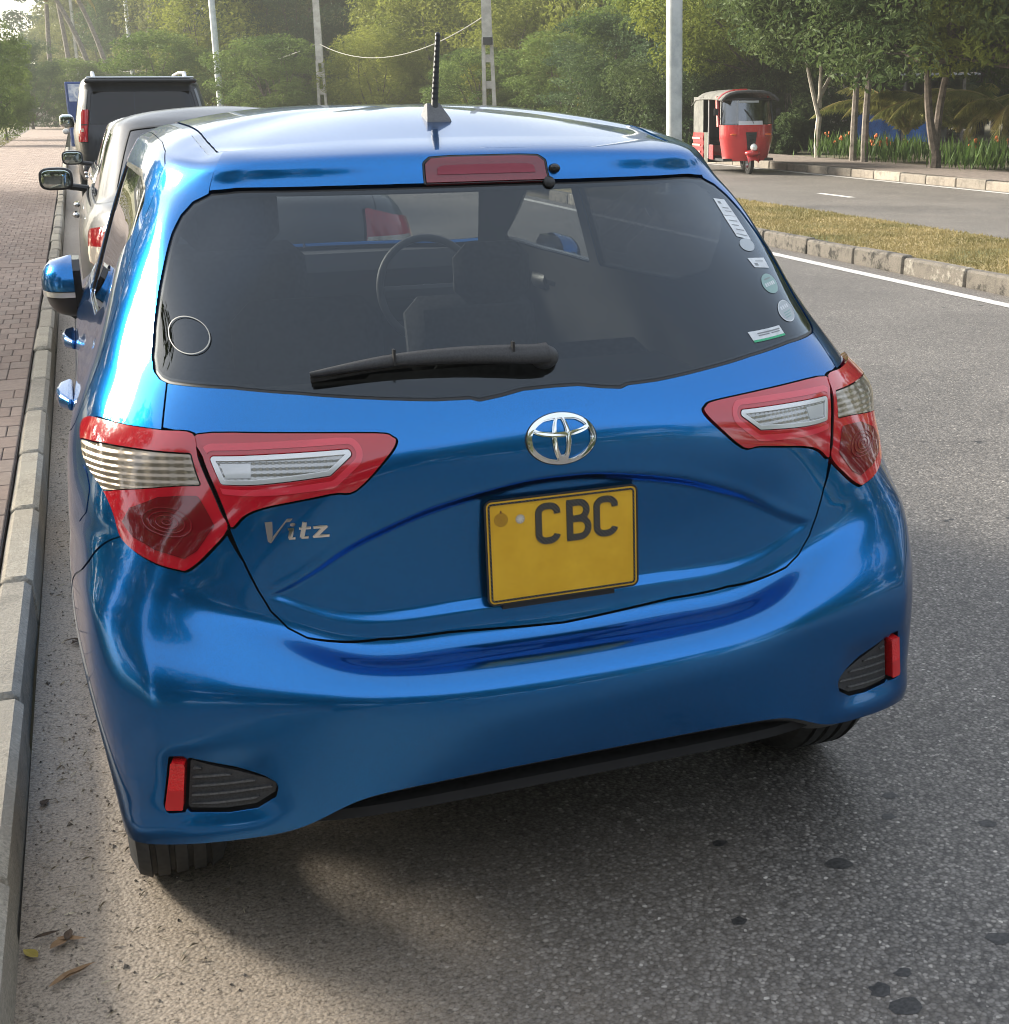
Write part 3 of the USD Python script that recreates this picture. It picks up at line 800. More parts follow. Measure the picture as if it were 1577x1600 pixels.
def wheel(parent, cx, cy, cz, R=0.30, Wd=0.185, rimR=0.195, side=1, spokes=5, rim_mat=None):
    """Tyre with tread grooves, rim with spokes; axle along x; side = +1 for the right-hand outside."""
    h = Wd / 2
    prof = [(rimR, -h * 0.92), (rimR + 0.015, -h), (R - 0.045, -h), (R - 0.012, -h * 0.86)]
    for gx in (-0.55, -0.18, 0.18, 0.55):
        prof += [(R, h * gx - 0.006), (R - 0.007, h * gx - 0.004), (R - 0.007, h * gx + 0.004), (R, h * gx + 0.006)]
    prof += [(R - 0.012, h * 0.86), (R - 0.045, h), (rimR + 0.015, h), (rimR, h * 0.92)]
    ty = lathe(prof, 48, "x")
    ty.apply_translation((cx, cy, cz))
    w = put("wheel", ty, RUBBER, parent, smooth=35)
    rp = [(rimR, -h * .9), (rimR - 0.012, -h * .9), (rimR - 0.03, 0), (rimR - 0.012, h * .9), (rimR, h * .9)]
    rm = [lathe(rp, 40, "x")]
    for k in range(spokes):
        a = 2 * np.pi * k / spokes
        sp = bx(side * h * 0.55, 0, rimR * 0.52, 0.02, 0.045, rimR * 0.98, 0, 0.004)
        sp.apply_transform(trimesh.transformations.rotation_matrix(a, [1, 0, 0])); rm.append(sp)
    hb = lathe([(0.0001, -0.02), (0.05, -0.02), (0.05, 0.012), (0.035, 0.02), (0.0001, 0.02)], 20, "x"); hb.apply_translation((side * h * 0.6, 0, 0)); rm.append(hb)
    rr = cat_(*rm); rr.apply_translation((cx, cy, cz))
    put("rim", rr, rim_mat or ALLOY, w, smooth=35)
    return w

# ---------------------------------------------------------------- the blue hatchback
FEAT = {'lamp_body': [(-0.9588, 0.6493), (-0.9278, 0.6698), (-0.8203, 0.676), (-0.7255, 0.6829), (-0.6661, 0.6852), (-0.6534, 0.6452), (-0.6357, 0.5999), (-0.6124, 0.5374), (-0.598, 0.5016), (-0.6298, 0.4263), (-0.6615, 0.3621), (-0.6811, 0.3508), (-0.72, 0.3504), (-0.7665, 0.3679), (-0.7955, 0.4002), (-0.8136, 0.4779), (-0.8453, 0.547), (-0.9024, 0.6093)],
        'lamp_gate': [(-0.6598, 0.6847), (-0.5106, 0.6975), (-0.3399, 0.7016), (-0.3072, 0.6947), (-0.3013, 0.6843), (-0.3211, 0.6582), (-0.3799, 0.6016), (-0.4244, 0.5961), (-0.5103, 0.575), (-0.5518, 0.5583), (-0.5747, 0.5381), (-0.5933, 0.506), (-0.6081, 0.5391), (-0.6315, 0.6009), (-0.649, 0.6457)],
        'lens_gate': [(-0.6371, 0.6481), (-0.3939, 0.6717), (-0.3873, 0.6629), (-0.4274, 0.6275), (-0.6155, 0.5979)],
        'lens_body': [(-0.9234, 0.6257), (-0.8058, 0.6341), (-0.6679, 0.648), (-0.6491, 0.5877), (-0.7914, 0.5523), (-0.8362, 0.5375)],
        'gap_gate': [(-0.7369, 0.7599), (-0.7257, 0.684), (-0.6667, 0.6851), (-0.6449, 0.6225), (-0.6213, 0.56), (-0.5979, 0.5002), (-0.5707, 0.4342), (-0.5544, 0.3659), (-0.5401, 0.3303), (-0.5121, 0.3088), (-0.4738, 0.304), (-0.4238, 0.3154), (-0.3368, 0.3327), (-0.2206, 0.335), (-0.0392, 0.3296)],
        'glass': [(-0.0082, 1.2553), (-0.2197, 1.2549), (-0.4804, 1.2556), (-0.6037, 1.2574), (-0.67, 1.2526), (-0.714, 1.2294), (-0.734, 1.1939), (-0.7457, 1.1418), (-0.7563, 1.0545), (-0.7684, 0.956), (-0.7808, 0.8834), (-0.7833, 0.8154), (-0.7706, 0.7805), (-0.7519, 0.7681), (-0.7306, 0.765), (-0.6084, 0.7766), (-0.4803, 0.777), (-0.3437, 0.7707), (-0.2114, 0.7643), (-0.1501, 0.7647), (-0.1352, 0.7595), (-0.0944, 0.7661), (-0.0529, 0.775), (-0.0087, 0.7763)],
        'spoiler': [(-0.6704, 1.254), (-0.7006, 1.3145), (-0.7022, 1.3884), (-0.4842, 1.4513), (-0.2517, 1.4624), (-0.0509, 1.4637)],
        'refl': [(-0.72, 0.1054), (-0.6927, 0.1048), (-0.7201, 0.0465), (-0.7549, 0.0463)],
        'grille': [(-0.687, 0.1032), (-0.6154, 0.0861), (-0.5725, 0.0726), (-0.5553, 0.0631), (-0.5624, 0.0529), (-0.597, 0.0429), (-0.6451, 0.042), (-0.7145, 0.0456)],
        'crease': [(-0.5367, 0.3649), (-0.4188, 0.4815), (-0.3285, 0.5359), (-0.2226, 0.5734), (-0.1408, 0.5887), (-0.002, 0.6013)],
        'bumpgap': [(-0.7955, 0.3954), (-0.839, 0.354), (-0.8944, 0.3257), (-0.9407, 0.2793), (-1.0588, 0.2152)],
        'brake': [(-0.1392, 1.2611), (-0.1328, 1.2918), (-0.1216, 1.3007), (-0.0829, 1.3035), (0.0888, 1.3038), (0.1098, 1.2984), (0.1178, 1.2883), (0.123, 1.2662), (0.1204, 1.2612)],
        'ditch2': [(-0.6866, 1.3628), (-0.9119, 1.5146), (-1.5311, 1.5353), (-1.8247, 1.5241)],
        'vitz': [(-0.5396, 0.5296), (-0.425, 0.5032)],
        'wiper': [(-0.4542, 0.8266), (-0.2831, 0.8574), (-0.0888, 0.867), (0.0164, 0.8319)],
        'st1': [(0.6614, 1.1949), (0.7058, 1.1846), (0.7026, 1.1276), (0.6529, 1.1412)],
        'st2': [(0.6512, 1.1394), (0.7024, 1.1274), (0.6925, 1.0487), (0.6439, 1.0686)],
        'st3': [(0.6327, 1.0567), (0.6904, 1.047), (0.6973, 1.0187), (0.6307, 1.0307)],
        'st4': [(0.6286, 1.003), (0.6974, 0.9907), (0.6932, 0.9597), (0.6345, 0.9743)],
        'st5': [(0.6279, 0.9474), (0.6948, 0.9356), (0.6826, 0.8957), (0.6216, 0.9066)],
        'st6': [(0.6261, 0.8695), (0.6921, 0.8594), (0.6911, 0.8148), (0.6333, 0.8243)],
        'st7': [(0.5066, 0.8283), (0.6102, 0.8195), (0.6134, 0.7933), (0.513, 0.8009)],
        'cap': [(0.1496, 1.2827), (0.1333, 1.25)],
        'circ': [(-0.74, 0.873), (-0.6892, 0.9247), (-0.6458, 0.8898), (-0.6877, 0.8268)],
        'plate': [(-0.1445, 0.5759), (0.1399, 0.5647), (0.1508, 0.3593), (-0.1364, 0.3788)]}


def crease_s(t):
    a = np.abs(t)
    f = Akima1DInterpolator([-0.05, 0.0, 0.05, 0.14, 0.225, 0.33, 0.42, 0.54, 0.66], [0.5995, 0.6005, 0.5995, 0.588, 0.571, 0.533, 0.480, 0.365, 0.24])
    return f(np.clip(a, 0, 0.65))


def hatch_disp(t, s):
    a = np.abs(t)
    sstep = lambda x, lo, hi: (lambda u: u * u * (3 - 2 * u))(np.clip((x - lo) / (hi - lo), 0, 1))
    sc = crease_s(t)
    amp = (0.0075 * np.clip(1 - (a / 0.46) ** 2, 0, 1) + 0.0045) * (1 - sstep(a, 0.535, 0.575))
    low = 0.352 + 0.016 * np.clip(1 - (a / .42) ** 2, 0, 1)
    rec = sstep(s, low, low + 0.026) * (1 - sstep(s, sc - 0.019, sc + 0.001))
    d = -amp * rec
    d = d + 0.0010 * np.exp(-((s - sc - 0.008) / 0.012) ** 2) * (1 - sstep(a, 0.50, 0.56))
    # shallow pocket with a lower shelf round the bumper's corner grille
    gx = np.exp(-((a - 0.655) / 0.085) ** 4) * np.exp(-((s - 0.067) / 0.042) ** 4)
    d = d - 0.012 * gx
    d = d + 0.006 * np.exp(-((s - 0.020) / 0.018) ** 2) * sstep(a, 0.50, 0.60) * (1 - sstep(a, 0.80, 0.95))
    # soft upright fold at the bumper's corner
    d = d + 0.004 * np.exp(-((a - 0.735) / 0.03) ** 2) * np.exp(-((s - 0.15) / 0.07) ** 2)
    return d


HB = Shell(HATCH_NET, disp=hatch_disp)
PAINT = paint("blue_metallic_paint", (0.005, 0.150, 0.44), (0.002, 0.050, 0.18), rough=0.22, metallic=0.95, coat=0.85, edge=(0.45, 0.52, 0.62))
GLASSR = glass("tinted_rear_glass", (0.31, 0.325, 0.33), (0.86, 0.97, 1.08), ior=1.62)
GLASSP = glass("privacy_glass", (0.10, 0.105, 0.11), ior=1.5)
GLASSS = glass("side_glass", (0.72, 0.75, 0.74), ior=1.5)
REDL = mat("red_lens", {"p": ("principled_bsdf", {"base_color": (0.33, 0.005, 0.014), "roughness": 0.10, "coat_weight": 1.0, "coat_roughness": 0.02, "specular_ior_level": 0.6, "subsurface_weight": 0.0})})
REDD = plain("deep_red_lens", (0.085, 0.002, 0.005), 0.08, 0.0, 1.0)
CLEARL = mat("ribbed_clear_lens", {"tc": ("texture_coordinate", {}), "w": ("wave_texture", {"bands_direction": "z", "scale": 34.0, "distortion": 0.6}), "w2": ("wave_texture", {"bands_direction": "x", "scale": 30.0, "distortion": 0.8}),
                                   "a": ("math", {"math_type": "add"}), "b": ("bump", {"strength": 0.45, "distance": 0.003}),
                                   "p": ("principled_bsdf", {"base_color": (0.30, 0.30, 0.295), "metallic": 0.8, "roughness": 0.2, "coat_weight": 1.0, "coat_roughness": 0.02})},
             [("tc.object", "w.vector"), ("tc.object", "w2.vector"), ("w.fac", "a.value1"), ("w2.fac", "a.value2"), ("a.value", "b.height"), ("b.normal", "p.normal")])
CLEARB = mat("ribbed_warm_lens", {"tc": ("texture_coordinate", {}), "w": ("wave_texture", {"bands_direction": "z", "scale": 30.0, "distortion": 0.5}), "w2": ("wave_texture", {"bands_direction": "x", "scale": 12.0, "distortion": 0.5}),
                                  "a": ("math", {"math_type": "add"}), "b": ("bump", {"strength": 0.35, "distance": 0.003}),
                                  "p": ("principled_bsdf", {"base_color": (0.22, 0.185, 0.145), "metallic": 0.7, "roughness": 0.22, "coat_weight": 1.0, "coat_roughness": 0.02})},
             [("tc.object", "w.vector"), ("tc.object", "w2.vector"), ("w.fac", "a.value1"), ("w2.fac", "a.value2"), ("a.value", "b.height"), ("b.normal", "p.normal")])
REFLEX = mat("red_reflector", {"tc": ("texture_coordinate", {}), "v": ("voronoi_texture", {"scale": 260.0}), "b": ("bump", {"strength": 0.6, "distance": 0.003}),
                               "p": ("principled_bsdf", {"base_color": (0.62, 0.012, 0.015), "roughness": 0.2, "coat_weight": 1.0})},
             [("tc.object", "v.vector"), ("v.distance", "b.height"), ("b.normal", "p.normal")])
SEATM = speck("seat_cloth", (0.03, 0.031, 0.034), (0.06, 0.06, 0.064), 60.0, 0.95, coord="object")
CABIN = plain("cabin_plastic", (0.035, 0.035, 0.037), 0.8)
TEX_BLACK = speck("grained_black", (0.016, 0.016, 0.017), (0.035, 0.035, 0.037), 300.0, 0.55, coord="object")
VALANCE = speck("grey_valance", (0.05, 0.05, 0.052), (0.09, 0.09, 0.09), 200.0, 0.6, coord="object")

car = thing("parked_hatchback", "blue hatchback parked nearest the camera, filling the picture, seen from behind", "car")
T = HB.T
SM = HB.Smax
both = lambda pts: [pts, mir(pts)]
lamp_b = rounded(smooth_poly(FEAT["lamp_body"], n=4), 0.004)
lamp_g = rounded(smooth_poly(FEAT["lamp_gate"], n=4), 0.004)
flip = lambda pg: affinity.scale(pg, -1, 1, origin=(0, 0))

gapL = FEAT["gap_gate"]                                   # from the glass corner down and round to the middle
bottom = [(t, s) for t, s in gapL if t > -0.62 and s < 0.50]
bottom = [q for q in bottom if q[0] < -0.10] + [(0.0, bottom[-1][1] - 0.004)]
glassL = FEAT["glass"]
glL = [q for q in glassL if q[0] < -0.005]                # top middle ... left side ... bottom middle
topL = [q for q in glL[:5]]
glass_poly = Polygon(glL + [(-t, s) for t, s in glL[::-1]]).buffer(0)
glass_poly = rounded(list(glass_poly.exterior.coords)[:-1], 0.012)
sp = FEAT["spoiler"]
s_top = [(sp[1][0], sp[1][1]), (sp[2][0] + 0.01, sp[2][1] - 0.004), (sp[3][0], sp[3][1]), (sp[4][0], sp[4][1]), (0.0, sp[5][1])]
sp_low = [(0.0, 1.235)]
spoiler_poly = Polygon([(-0.672, 1.235), (-0.684, 1.32)] + s_top[1:] + mir(s_top[:-1])[::-1][:-1] + [(0.684, 1.32), (0.672, 1.235)]).buffer(0).difference(glass_poly.buffer(0.002)).buffer(0)
spoiler_poly = max(as_polys(spoiler_poly), key=lambda q: q.area)
gate_left = [(-0.7345, 0.775), (-0.730, 0.69)] + [q for q in gapL if -0.68 < q[0] and q[1] > 0.49 and q[1] < 0.70]
gate_poly = Polygon([(-0.7345, 0.80), (-0.730, 0.686)] + [q for q in gapL if q[0] > -0.69 and q[1] < 0.69 and q[0] < -0.1] + [(0.0, bottom[-1][1])]
                    + mir([q for q in gapL if q[0] > -0.69 and q[1] < 0.69 and q[0] < -0.1])[::-1] + [(0.730, 0.686), (0.7345, 0.80)]).buffer(0)
gate_full = gate_poly
gate_poly = gate_poly.difference(unary_union([glass_poly.buffer(0.001), lamp_g, flip(lamp_g), lamp_b, flip(lamp_b)])).buffer(0)
gate_poly = max(as_polys(gate_poly), key=lambda q: q.area)


def side_inv(y, z, t0):
    t, s = t0, 0.3
    for _ in range(60):
        p = HB.S(np.array([t]), np.array([s]))[0]; h = 1e-4
        J = np.stack([(HB.S(np.array([t + h]), np.array([s]))[0] - p) / h, (HB.S(np.array([t]), np.array([s + h]))[0] - p) / h], 1)[1:]
        st = np.linalg.lstsq(J, np.array([y, z]) - p[1:], rcond=None)[0]
        t += np.clip(st[0], -.1, .1); s = min(max(s + np.clip(st[1], -.1, .1), 0.002), 0.9)
    return t, s


def arch(cy, cz, r, t0):
    out = []
    for a in np.linspace(-8, 188, 26):
        y, z = cy + r * math.cos(math.radians(a)), cz + r * math.sin(math.radians(a))
        out.append(side_inv(y, z, t0 + (y - cy)))
    return out


AX_R, AX_F = 0.47, 2.98
arch_r, arch_f = arch(AX_R, 0.285, 0.335, 1.14), arch(AX_F, 0.285, 0.335, 3.62)
arch_rp = Polygon(arch_r + [(arch_r[-1][0], -0.2), (arch_r[0][0], -0.2)]).buffer(0)
arch_fp = Polygon(arch_f + [(arch_f[-1][0], -0.2), (arch_f[0][0], -0.2)]).buffer(0)
arches = unary_union([arch_rp, arch_fp, flip(arch_rp), flip(arch_fp)])
bg = FEAT["bumpgap"]
lampbot = [q for q in FEAT["lamp_body"][8:16]]           # split bottom round to the outer side
bump_top_left = [(-1.15, 0.185), bg[2], (lampbot[-2][0] - 0.004, lampbot[-2][1] + 0.0)]
bumper_poly = Polygon([(-1.35, 0.0), (-1.35, 0.17)] + bump_top_left + [(-0.72, 0.40), (-0.64, 0.44), (-0.603, 0.494)] + [q for q in gapL if q[0] > -0.60 and q[0] < -0.1 and q[1] < 0.49]
                      + [(0.0, bottom[-1][1])] + mir([q for q in gapL if q[0] > -0.60 and q[0] < -0.1 and q[1] < 0.49])[::-1] + [(0.603, 0.494), (0.64, 0.44), (0.72, 0.40)]
                      + mir(bump_top_left)[::-1] + [(1.35, 0.17), (1.35, 0.0)]).buffer(0)
refl_poly = rounded(FEAT["refl"], 0.004)
gril_poly = rounded(FEAT["grille"], 0.004)
cut_b = unary_union([lamp_b, flip(lamp_b), gate_full, arches])
cuts_small = unary_union([refl_poly.union(gril_poly).buffer(0.003), flip(refl_poly.union(gril_poly).buffer(0.003))])
bumper_full = max(as_polys(bumper_poly.difference(cut_b).buffer(0)), key=lambda q: q.area)
d2 = FEAT["ditch2"]
def plan_inv(x, y, t0, s0):
    t, q = t0, s0
    for _ in range(80):
        p = HB.S(np.array([t]), np.array([q]))[0]; h = 1e-4
        J = np.stack([(HB.S(np.array([t + h]), np.array([q]))[0] - p) / h, (HB.S(np.array([t]), np.array([q + h]))[0] - p) / h], 1)[:2]
        st = np.linalg.lstsq(J, np.array([x, y]) - p[:2], rcond=None)[0]
        t += np.clip(st[0], -.05, .05); q = min(max(q + np.clip(st[1], -.03, .03), 0.9), SM - 0.03)
    return t, q


dy_ = np.concatenate([[0.655], np.linspace(0.72, 2.0, 22)])
def ditch_line(dx):
    out, t0, s0 = [], -0.70, 1.38
    for y in dy_:
        x = -(0.487 + 0.020 * math.sin(math.pi * min(1, (y - 0.62) / 1.5)) - 0.05 * max(0, y - 1.7)) + dx
        t0, s0 = plan_inv(x, y, t0, s0)
        out.append((t0, s0))
    return out


dl_in, dl_out = ditch_line(0.0), ditch_line(-0.020)
roof_edge = [(-0.045, sp[5][1]), (-0.25, sp[4][1]), (-0.48, sp[3][1])] + dl_in + [(-4.3, 1.285), (-T, 1.285)]
roof_poly = Polygon([(0.0, sp[5][1])] + roof_edge + [(-T, SM - 0.002), (T, SM - 0.002)] + mir(roof_edge)[::-1]).buffer(0)
ditch_poly = Polygon(dl_in + dl_out[::-1]).buffer(0).difference(spoiler_poly.buffer(0.004)).buffer(0)
ditch_poly = max(as_polys(ditch_poly), key=lambda q: q.area)
win_rear = rounded([(1.045, 1.19), (1.065, 1.10), (1.24, 0.99), (1.50, 0.87), (1.80, 0.80), (2.44, 0.775), (2.44, 1.238), (2.0, 1.245), (1.37, 1.252), (1.10, 1.228)], 0.02)
win_front = rounded([(2.53, 0.775), (3.10, 0.775), (3.72, 0.80), (3.40, 1.02), (2.92, 1.225), (2.75, 1.238), (2.53, 1.238)], 0.02)
wind_poly = Polygon([(-3.98, 1.255), (-3.99, 0.80), (-4.2, 0.79), (-T, 0.79), (-T, 1.27), (-4.2, 1.265)]).buffer(0)
wind_poly2 = flip(wind_poly)
door_r = Polygon(smooth_poly([(0.955, 1.29), (0.948, 1.23), (0.972, 1.10), (0.985, 0.90), (1.05, 0.71), (1.13, 0.595), (1.36, 0.525), (1.54, 0.42), (1.625, 0.28), (1.66, 0.07)], closed=False, n=4)
                 + [(2.485, 0.07), (2.485, 1.345), (2.0, 1.355), (1.37, 1.345), (1.10, 1.325)]).buffer(0)
door_f = Polygon([(2.487, 0.07), (3.40, 0.07), (3.46, 0.40), (3.66, 0.62), (3.80, 0.79), (3.46, 1.03), (2.98, 1.30), (2.80, 1.335), (2.487, 1.345)]).buffer(0)
lamp_front = rounded([(4.0, 0.50), (4.45, 0.46), (4.5, 0.52), (4.1, 0.62), (3.95, 0.60)], 0.01)
everything = sbox(-T, 0.0, T, SM - 0.002)
body_poly = everything.difference(unary_union([gate_full, glass_poly.buffer(0.001), spoiler_poly.buffer(0.001), bumper_full, lamp_b, flip(lamp_b), lamp_g, flip(lamp_g), roof_poly, ditch_poly, flip(ditch_poly),
                                               door_r, flip(door_r), door_f, flip(door_f), arches, wind_poly, wind_poly2, lamp_front, flip(lamp_front)])).buffer(0)
body_poly = unary_union([q for q in as_polys(body_poly) if q.area > 0.004])
put_panel("body", HB, body_poly, PAINT, car, gap=0.004)
bump = put_panel("rear_bumper", HB, bumper_full.difference(cuts_small).buffer(0), PAINT, car, gap=0.0045, cell=(0.011, 0.009))
gatep = put_panel("tailgate", HB, gate_poly, PAINT, car, gap=0.005, cell=(0.0075, 0.006), depth=0.016)
brk = Polygon(FEAT["brake"]).buffer(0)
brk = rounded([(-0.135, 1.22), (-0.130, 1.298), (-0.116, 1.309), (-0.076, 1.312), (0.076, 1.312), (0.116, 1.309), (0.130, 1.298), (0.135, 1.22)], 0.006)
cap_t, cap_s = FEAT["cap"][0]
spoil = put_panel("spoiler", HB, spoiler_poly.difference(brk.buffer(0.002)).buffer(0), PAINT, car, gap=0.005, off=0.004, cell=(0.011, 0.008), depth=0.02)
put_panel("roof", HB, roof_poly.difference(spoiler_poly.buffer(0.006)), PAINT, car, gap=0.003, cell=(0.03, 0.02))
for pg in (ditch_poly, flip(ditch_poly)):
    put_panel("roof_moulding", HB, pg, plain("body_blue_moulding", (0.03, 0.07, 0.14), 0.35, 0.3, 0.5), car, gap=0.004, off=-0.003)
for fl in (lambda g: g, flip):
    d = put_panel("door", HB, fl(door_r.difference(win_rear.buffer(0.006))), PAINT, car, gap=0.004)
    put_panel("window", HB, fl(win_rear), GLASSP, d, gap=0.004, off=-0.006)
    put_panel("window_trim", HB, fl(win_rear.buffer(0.012).difference(win_rear.buffer(-0.004))), TRIM, d, gap=0.001, off=-0.002)
    d2_ = put_panel("door", HB, fl(door_f.difference(win_front.buffer(0.006))), PAINT, car, gap=0.004)
    put_panel("window", HB, fl(win_front), GLASSS, d2_, gap=0.004, off=-0.006)
    put_panel("window_trim", HB, fl(win_front.buffer(0.012).difference(win_front.buffer(-0.004))), TRIM, d2_, gap=0.001, off=-0.002)
    sgn = -1 if fl is not flip else 1          # polygons are drawn on the right (t > 0); flip puts them left
    for dd, (hy, hz) in ((d, (1.15, 0.862)), (d2_, (2.12, 0.845))):
        sx = 1 if sgn < 0 else -1
        xs = 0.826 if dd is d else 0.822
        hp = []
        for (k_, o_, r_) in ((-0.105, 0.004, 0.012), (-0.06, 0.020, 0.016), (0.0, 0.026, 0.017), (0.06, 0.022, 0.016), (0.105, 0.006, 0.013)):
            q_ = trimesh.creation.icosphere(subdivisions=2, radius=r_); q_.apply_scale([0.7, 1, 1.15]); q_.apply_translation((sx * (xs + o_), hy + k_, hz + 0.03 * k_)); hp.append(q_.vertices)
        put("handle", trimesh.convex.convex_hull(np.vstack(hp)), PAINT, dd, smooth=50)
    put_panel("headlight", HB, fl(lamp_front), CLEARL, car, gap=0.004, off=0.004)
for wp in (wind_poly, wind_poly2):
    put_panel("windscreen", HB, wp, GLASSS, car, gap=0.0, off=-0.003, skirt=False)

# rear glass: tinted pane, black edge band, stickers
pane = put_panel("rear_glass", HB, glass_poly, GLASSR, car, gap=0.009, off=-0.002, skirt=False)
put_panel("edge_seal", HB, glass_poly.buffer(0.001).difference(glass_poly.buffer(-0.010)), BLACK, pane, gap=0.0, off=-0.0035, skirt=False)
WHITE_ST = speck("sticker_white", (0.46, 0.48, 0.50), (0.60, 0.62, 0.63), 40.0, 0.5, coord="object")
PALE_ST = plain("sticker_pale", (0.30, 0.33, 0.35), 0.4)
GREEN_ST = plain("sticker_green", (0.02, 0.30, 0.14), 0.5)
TEAL_ST = plain("sticker_teal", (0.16, 0.27, 0.25), 0.4)
GREY_ST = plain("sticker_print", (0.16, 0.17, 0.18), 0.5)


def sticker(poly, base, prints, label):
    st = put_panel("sticker", HB, poly, base, pane, label=label, gap=0, off=-0.0010, skirt=False, cell=(0.01, 0.01))
    for k, (pg, mm) in enumerate(prints):
        put_panel("print", HB, pg, mm, st, gap=0, off=-0.0006, skirt=False, cell=(0.02, 0.02))


def quad_lines(q, rows, m0):
    q = np.array(q); out = []
    for (v0, v1, a, b) in rows:
        f = lambda u, v: (q[0] * (1 - u) + q[1] * u) * (1 - v) + (q[3] * (1 - u) + q[2] * u) * v
        out.append((Polygon([f(a, v0), f(b, v0), f(b, v1), f(a, v1)]), m0))
    return out


for nm, bs, rows, lab in (("st1", WHITE_ST, [(.15, .30, .2, .45), (.5, .56, .3, .8), (.7, .75, .35, .85)], "topmost white paper sticker with faint print"),
                          ("st2", WHITE_ST, [(.2, .24, .2, .8), (.4, .44, .2, .7), (.6, .64, .3, .9), (.84, .87, .1, .9)], "second white paper sticker down, longest"),
                          ("st4", WHITE_ST, [(.55, .8, .15, .35), (.3, .36, .3, .8)], "small white rectangular sticker in mid column")):
    q = FEAT[nm]
    sticker(Polygon(q).buffer(0), bs, quad_lines(q, rows, GREY_ST), lab)
for nm, bs, lab in (("st3", PALE_ST, "faint oval clear sticker"), ("st5", TEAL_ST, "round dull green sticker with pale letters"), ("st6", PALE_ST, "round pale sticker with white ring")):
    q = np.array(FEAT[nm]); c = q.mean(0)
    r = ellipse(0.031 if nm != "st3" else 0.030, 0.028 if nm != "st3" else 0.020, c[0], c[1], 28)
    pr = []
    if nm == "st6":
        pr.append((r.difference(r.buffer(-0.0022)), WHITE_ST))
        for kx in range(4):
            pr.append((sbox(c[0] - 0.018 + kx * 0.0095, c[1] + 0.006, c[0] - 0.012 + kx * 0.0095, c[1] + 0.015), WHITE_ST))
        for ky in range(3):
            pr.append((sbox(c[0] - 0.016, c[1] - 0.004 - ky * 0.006, c[0] + 0.017 - ky * .004, c[1] - 0.0015 - ky * 0.006), TEAL_ST))
    elif nm == "st5":
        for kx in range(5):
            pr.append((sbox(c[0] - 0.022 + kx * 0.009, c[1] - 0.006, c[0] - 0.016 + kx * 0.009, c[1] + 0.004), WHITE_ST))
        pr.append((sbox(c[0] - 0.015, c[1] + 0.012, c[0] + 0.012, c[1] + 0.016), GREY_ST))
    sticker(r, bs, pr, lab)
q = FEAT["st7"]
sticker(Polygon(q).buffer(0), WHITE_ST, quad_lines(q, [(.22, .34, .25, .95), (.42, .52, .25, .60), (.42, .52, .66, .92)], GREY_ST) + quad_lines(q, [(.80, 1.0, .0, 1.0)], GREEN_ST), "white sticker with grey print and green stripe, lowest, near the corner of the glass")
cq = np.array(FEAT["circ"]); cc = cq.mean(0)
ring = ellipse(0.047, 0.046, cc[0], cc[1])
put_panel("ring_mark", HB, ring.difference(ring.buffer(-0.0022)), plain("ring_residue", (0.22, 0.23, 0.23), 0.5), pane, gap=0, off=0.001, skirt=False, cell=(0.01, 0.01), label="thin round outline left by a peeled sticker")

# brake light, washer, camera bump on the spoiler
bl = put_panel("brake_light", HB, brk.intersection(spoiler_poly.buffer(-0.0015)), mat("brake_lens", {"p": ("principled_bsdf", {"base_color": (0.13, 0.012, 0.02), "roughness": 0.25, "coat_weight": 0.6})}), car, gap=0.003, off=0.005, cell=(0.012, 0.01))
bx0 = max(as_polys(brk.intersection(spoiler_poly.buffer(-0.0015))), key=lambda q_: q_.area)
put_panel("light_bar", HB, affinity.scale(bx0, 0.80, 0.34), plain("brake_bar", (0.21, 0.014, 0.032), 0.35), bl, gap=0, off=0.0062, skirt=False)
put_panel("light_frame", HB, bx0.buffer(0.0035).difference(bx0).intersection(spoiler_poly), BLACK, bl, gap=0, off=0.0035, skirt=False)
capm = on_shell(HB, ellipsoid((0, 0, 0), (0.0125, 0.010, 0.014), 3), cap_t, cap_s, lift=0.003, wrap=False)
put("camera_cap", capm, TRIM, spoil, smooth=True)
nz = on_shell(HB, cat_(ellipsoid((0, 0, 0), (0.013, 0.013, 0.010), 3)), FEAT["cap"][1][0], FEAT["cap"][1][1] + 0.006, lift=0.0, wrap=False)
put("washer_nozzle", nz, BLACK, spoil, smooth=True)

# tail lamps
def lamp_off(t, s):
    a = np.abs(t)
    w = np.clip((a - 0.62) / 0.22, 0, 1)
    return 0.006 + 0.020 * w * w * (3 - 2 * w) * np.exp(-((s - 0.61) / 0.055) ** 2)


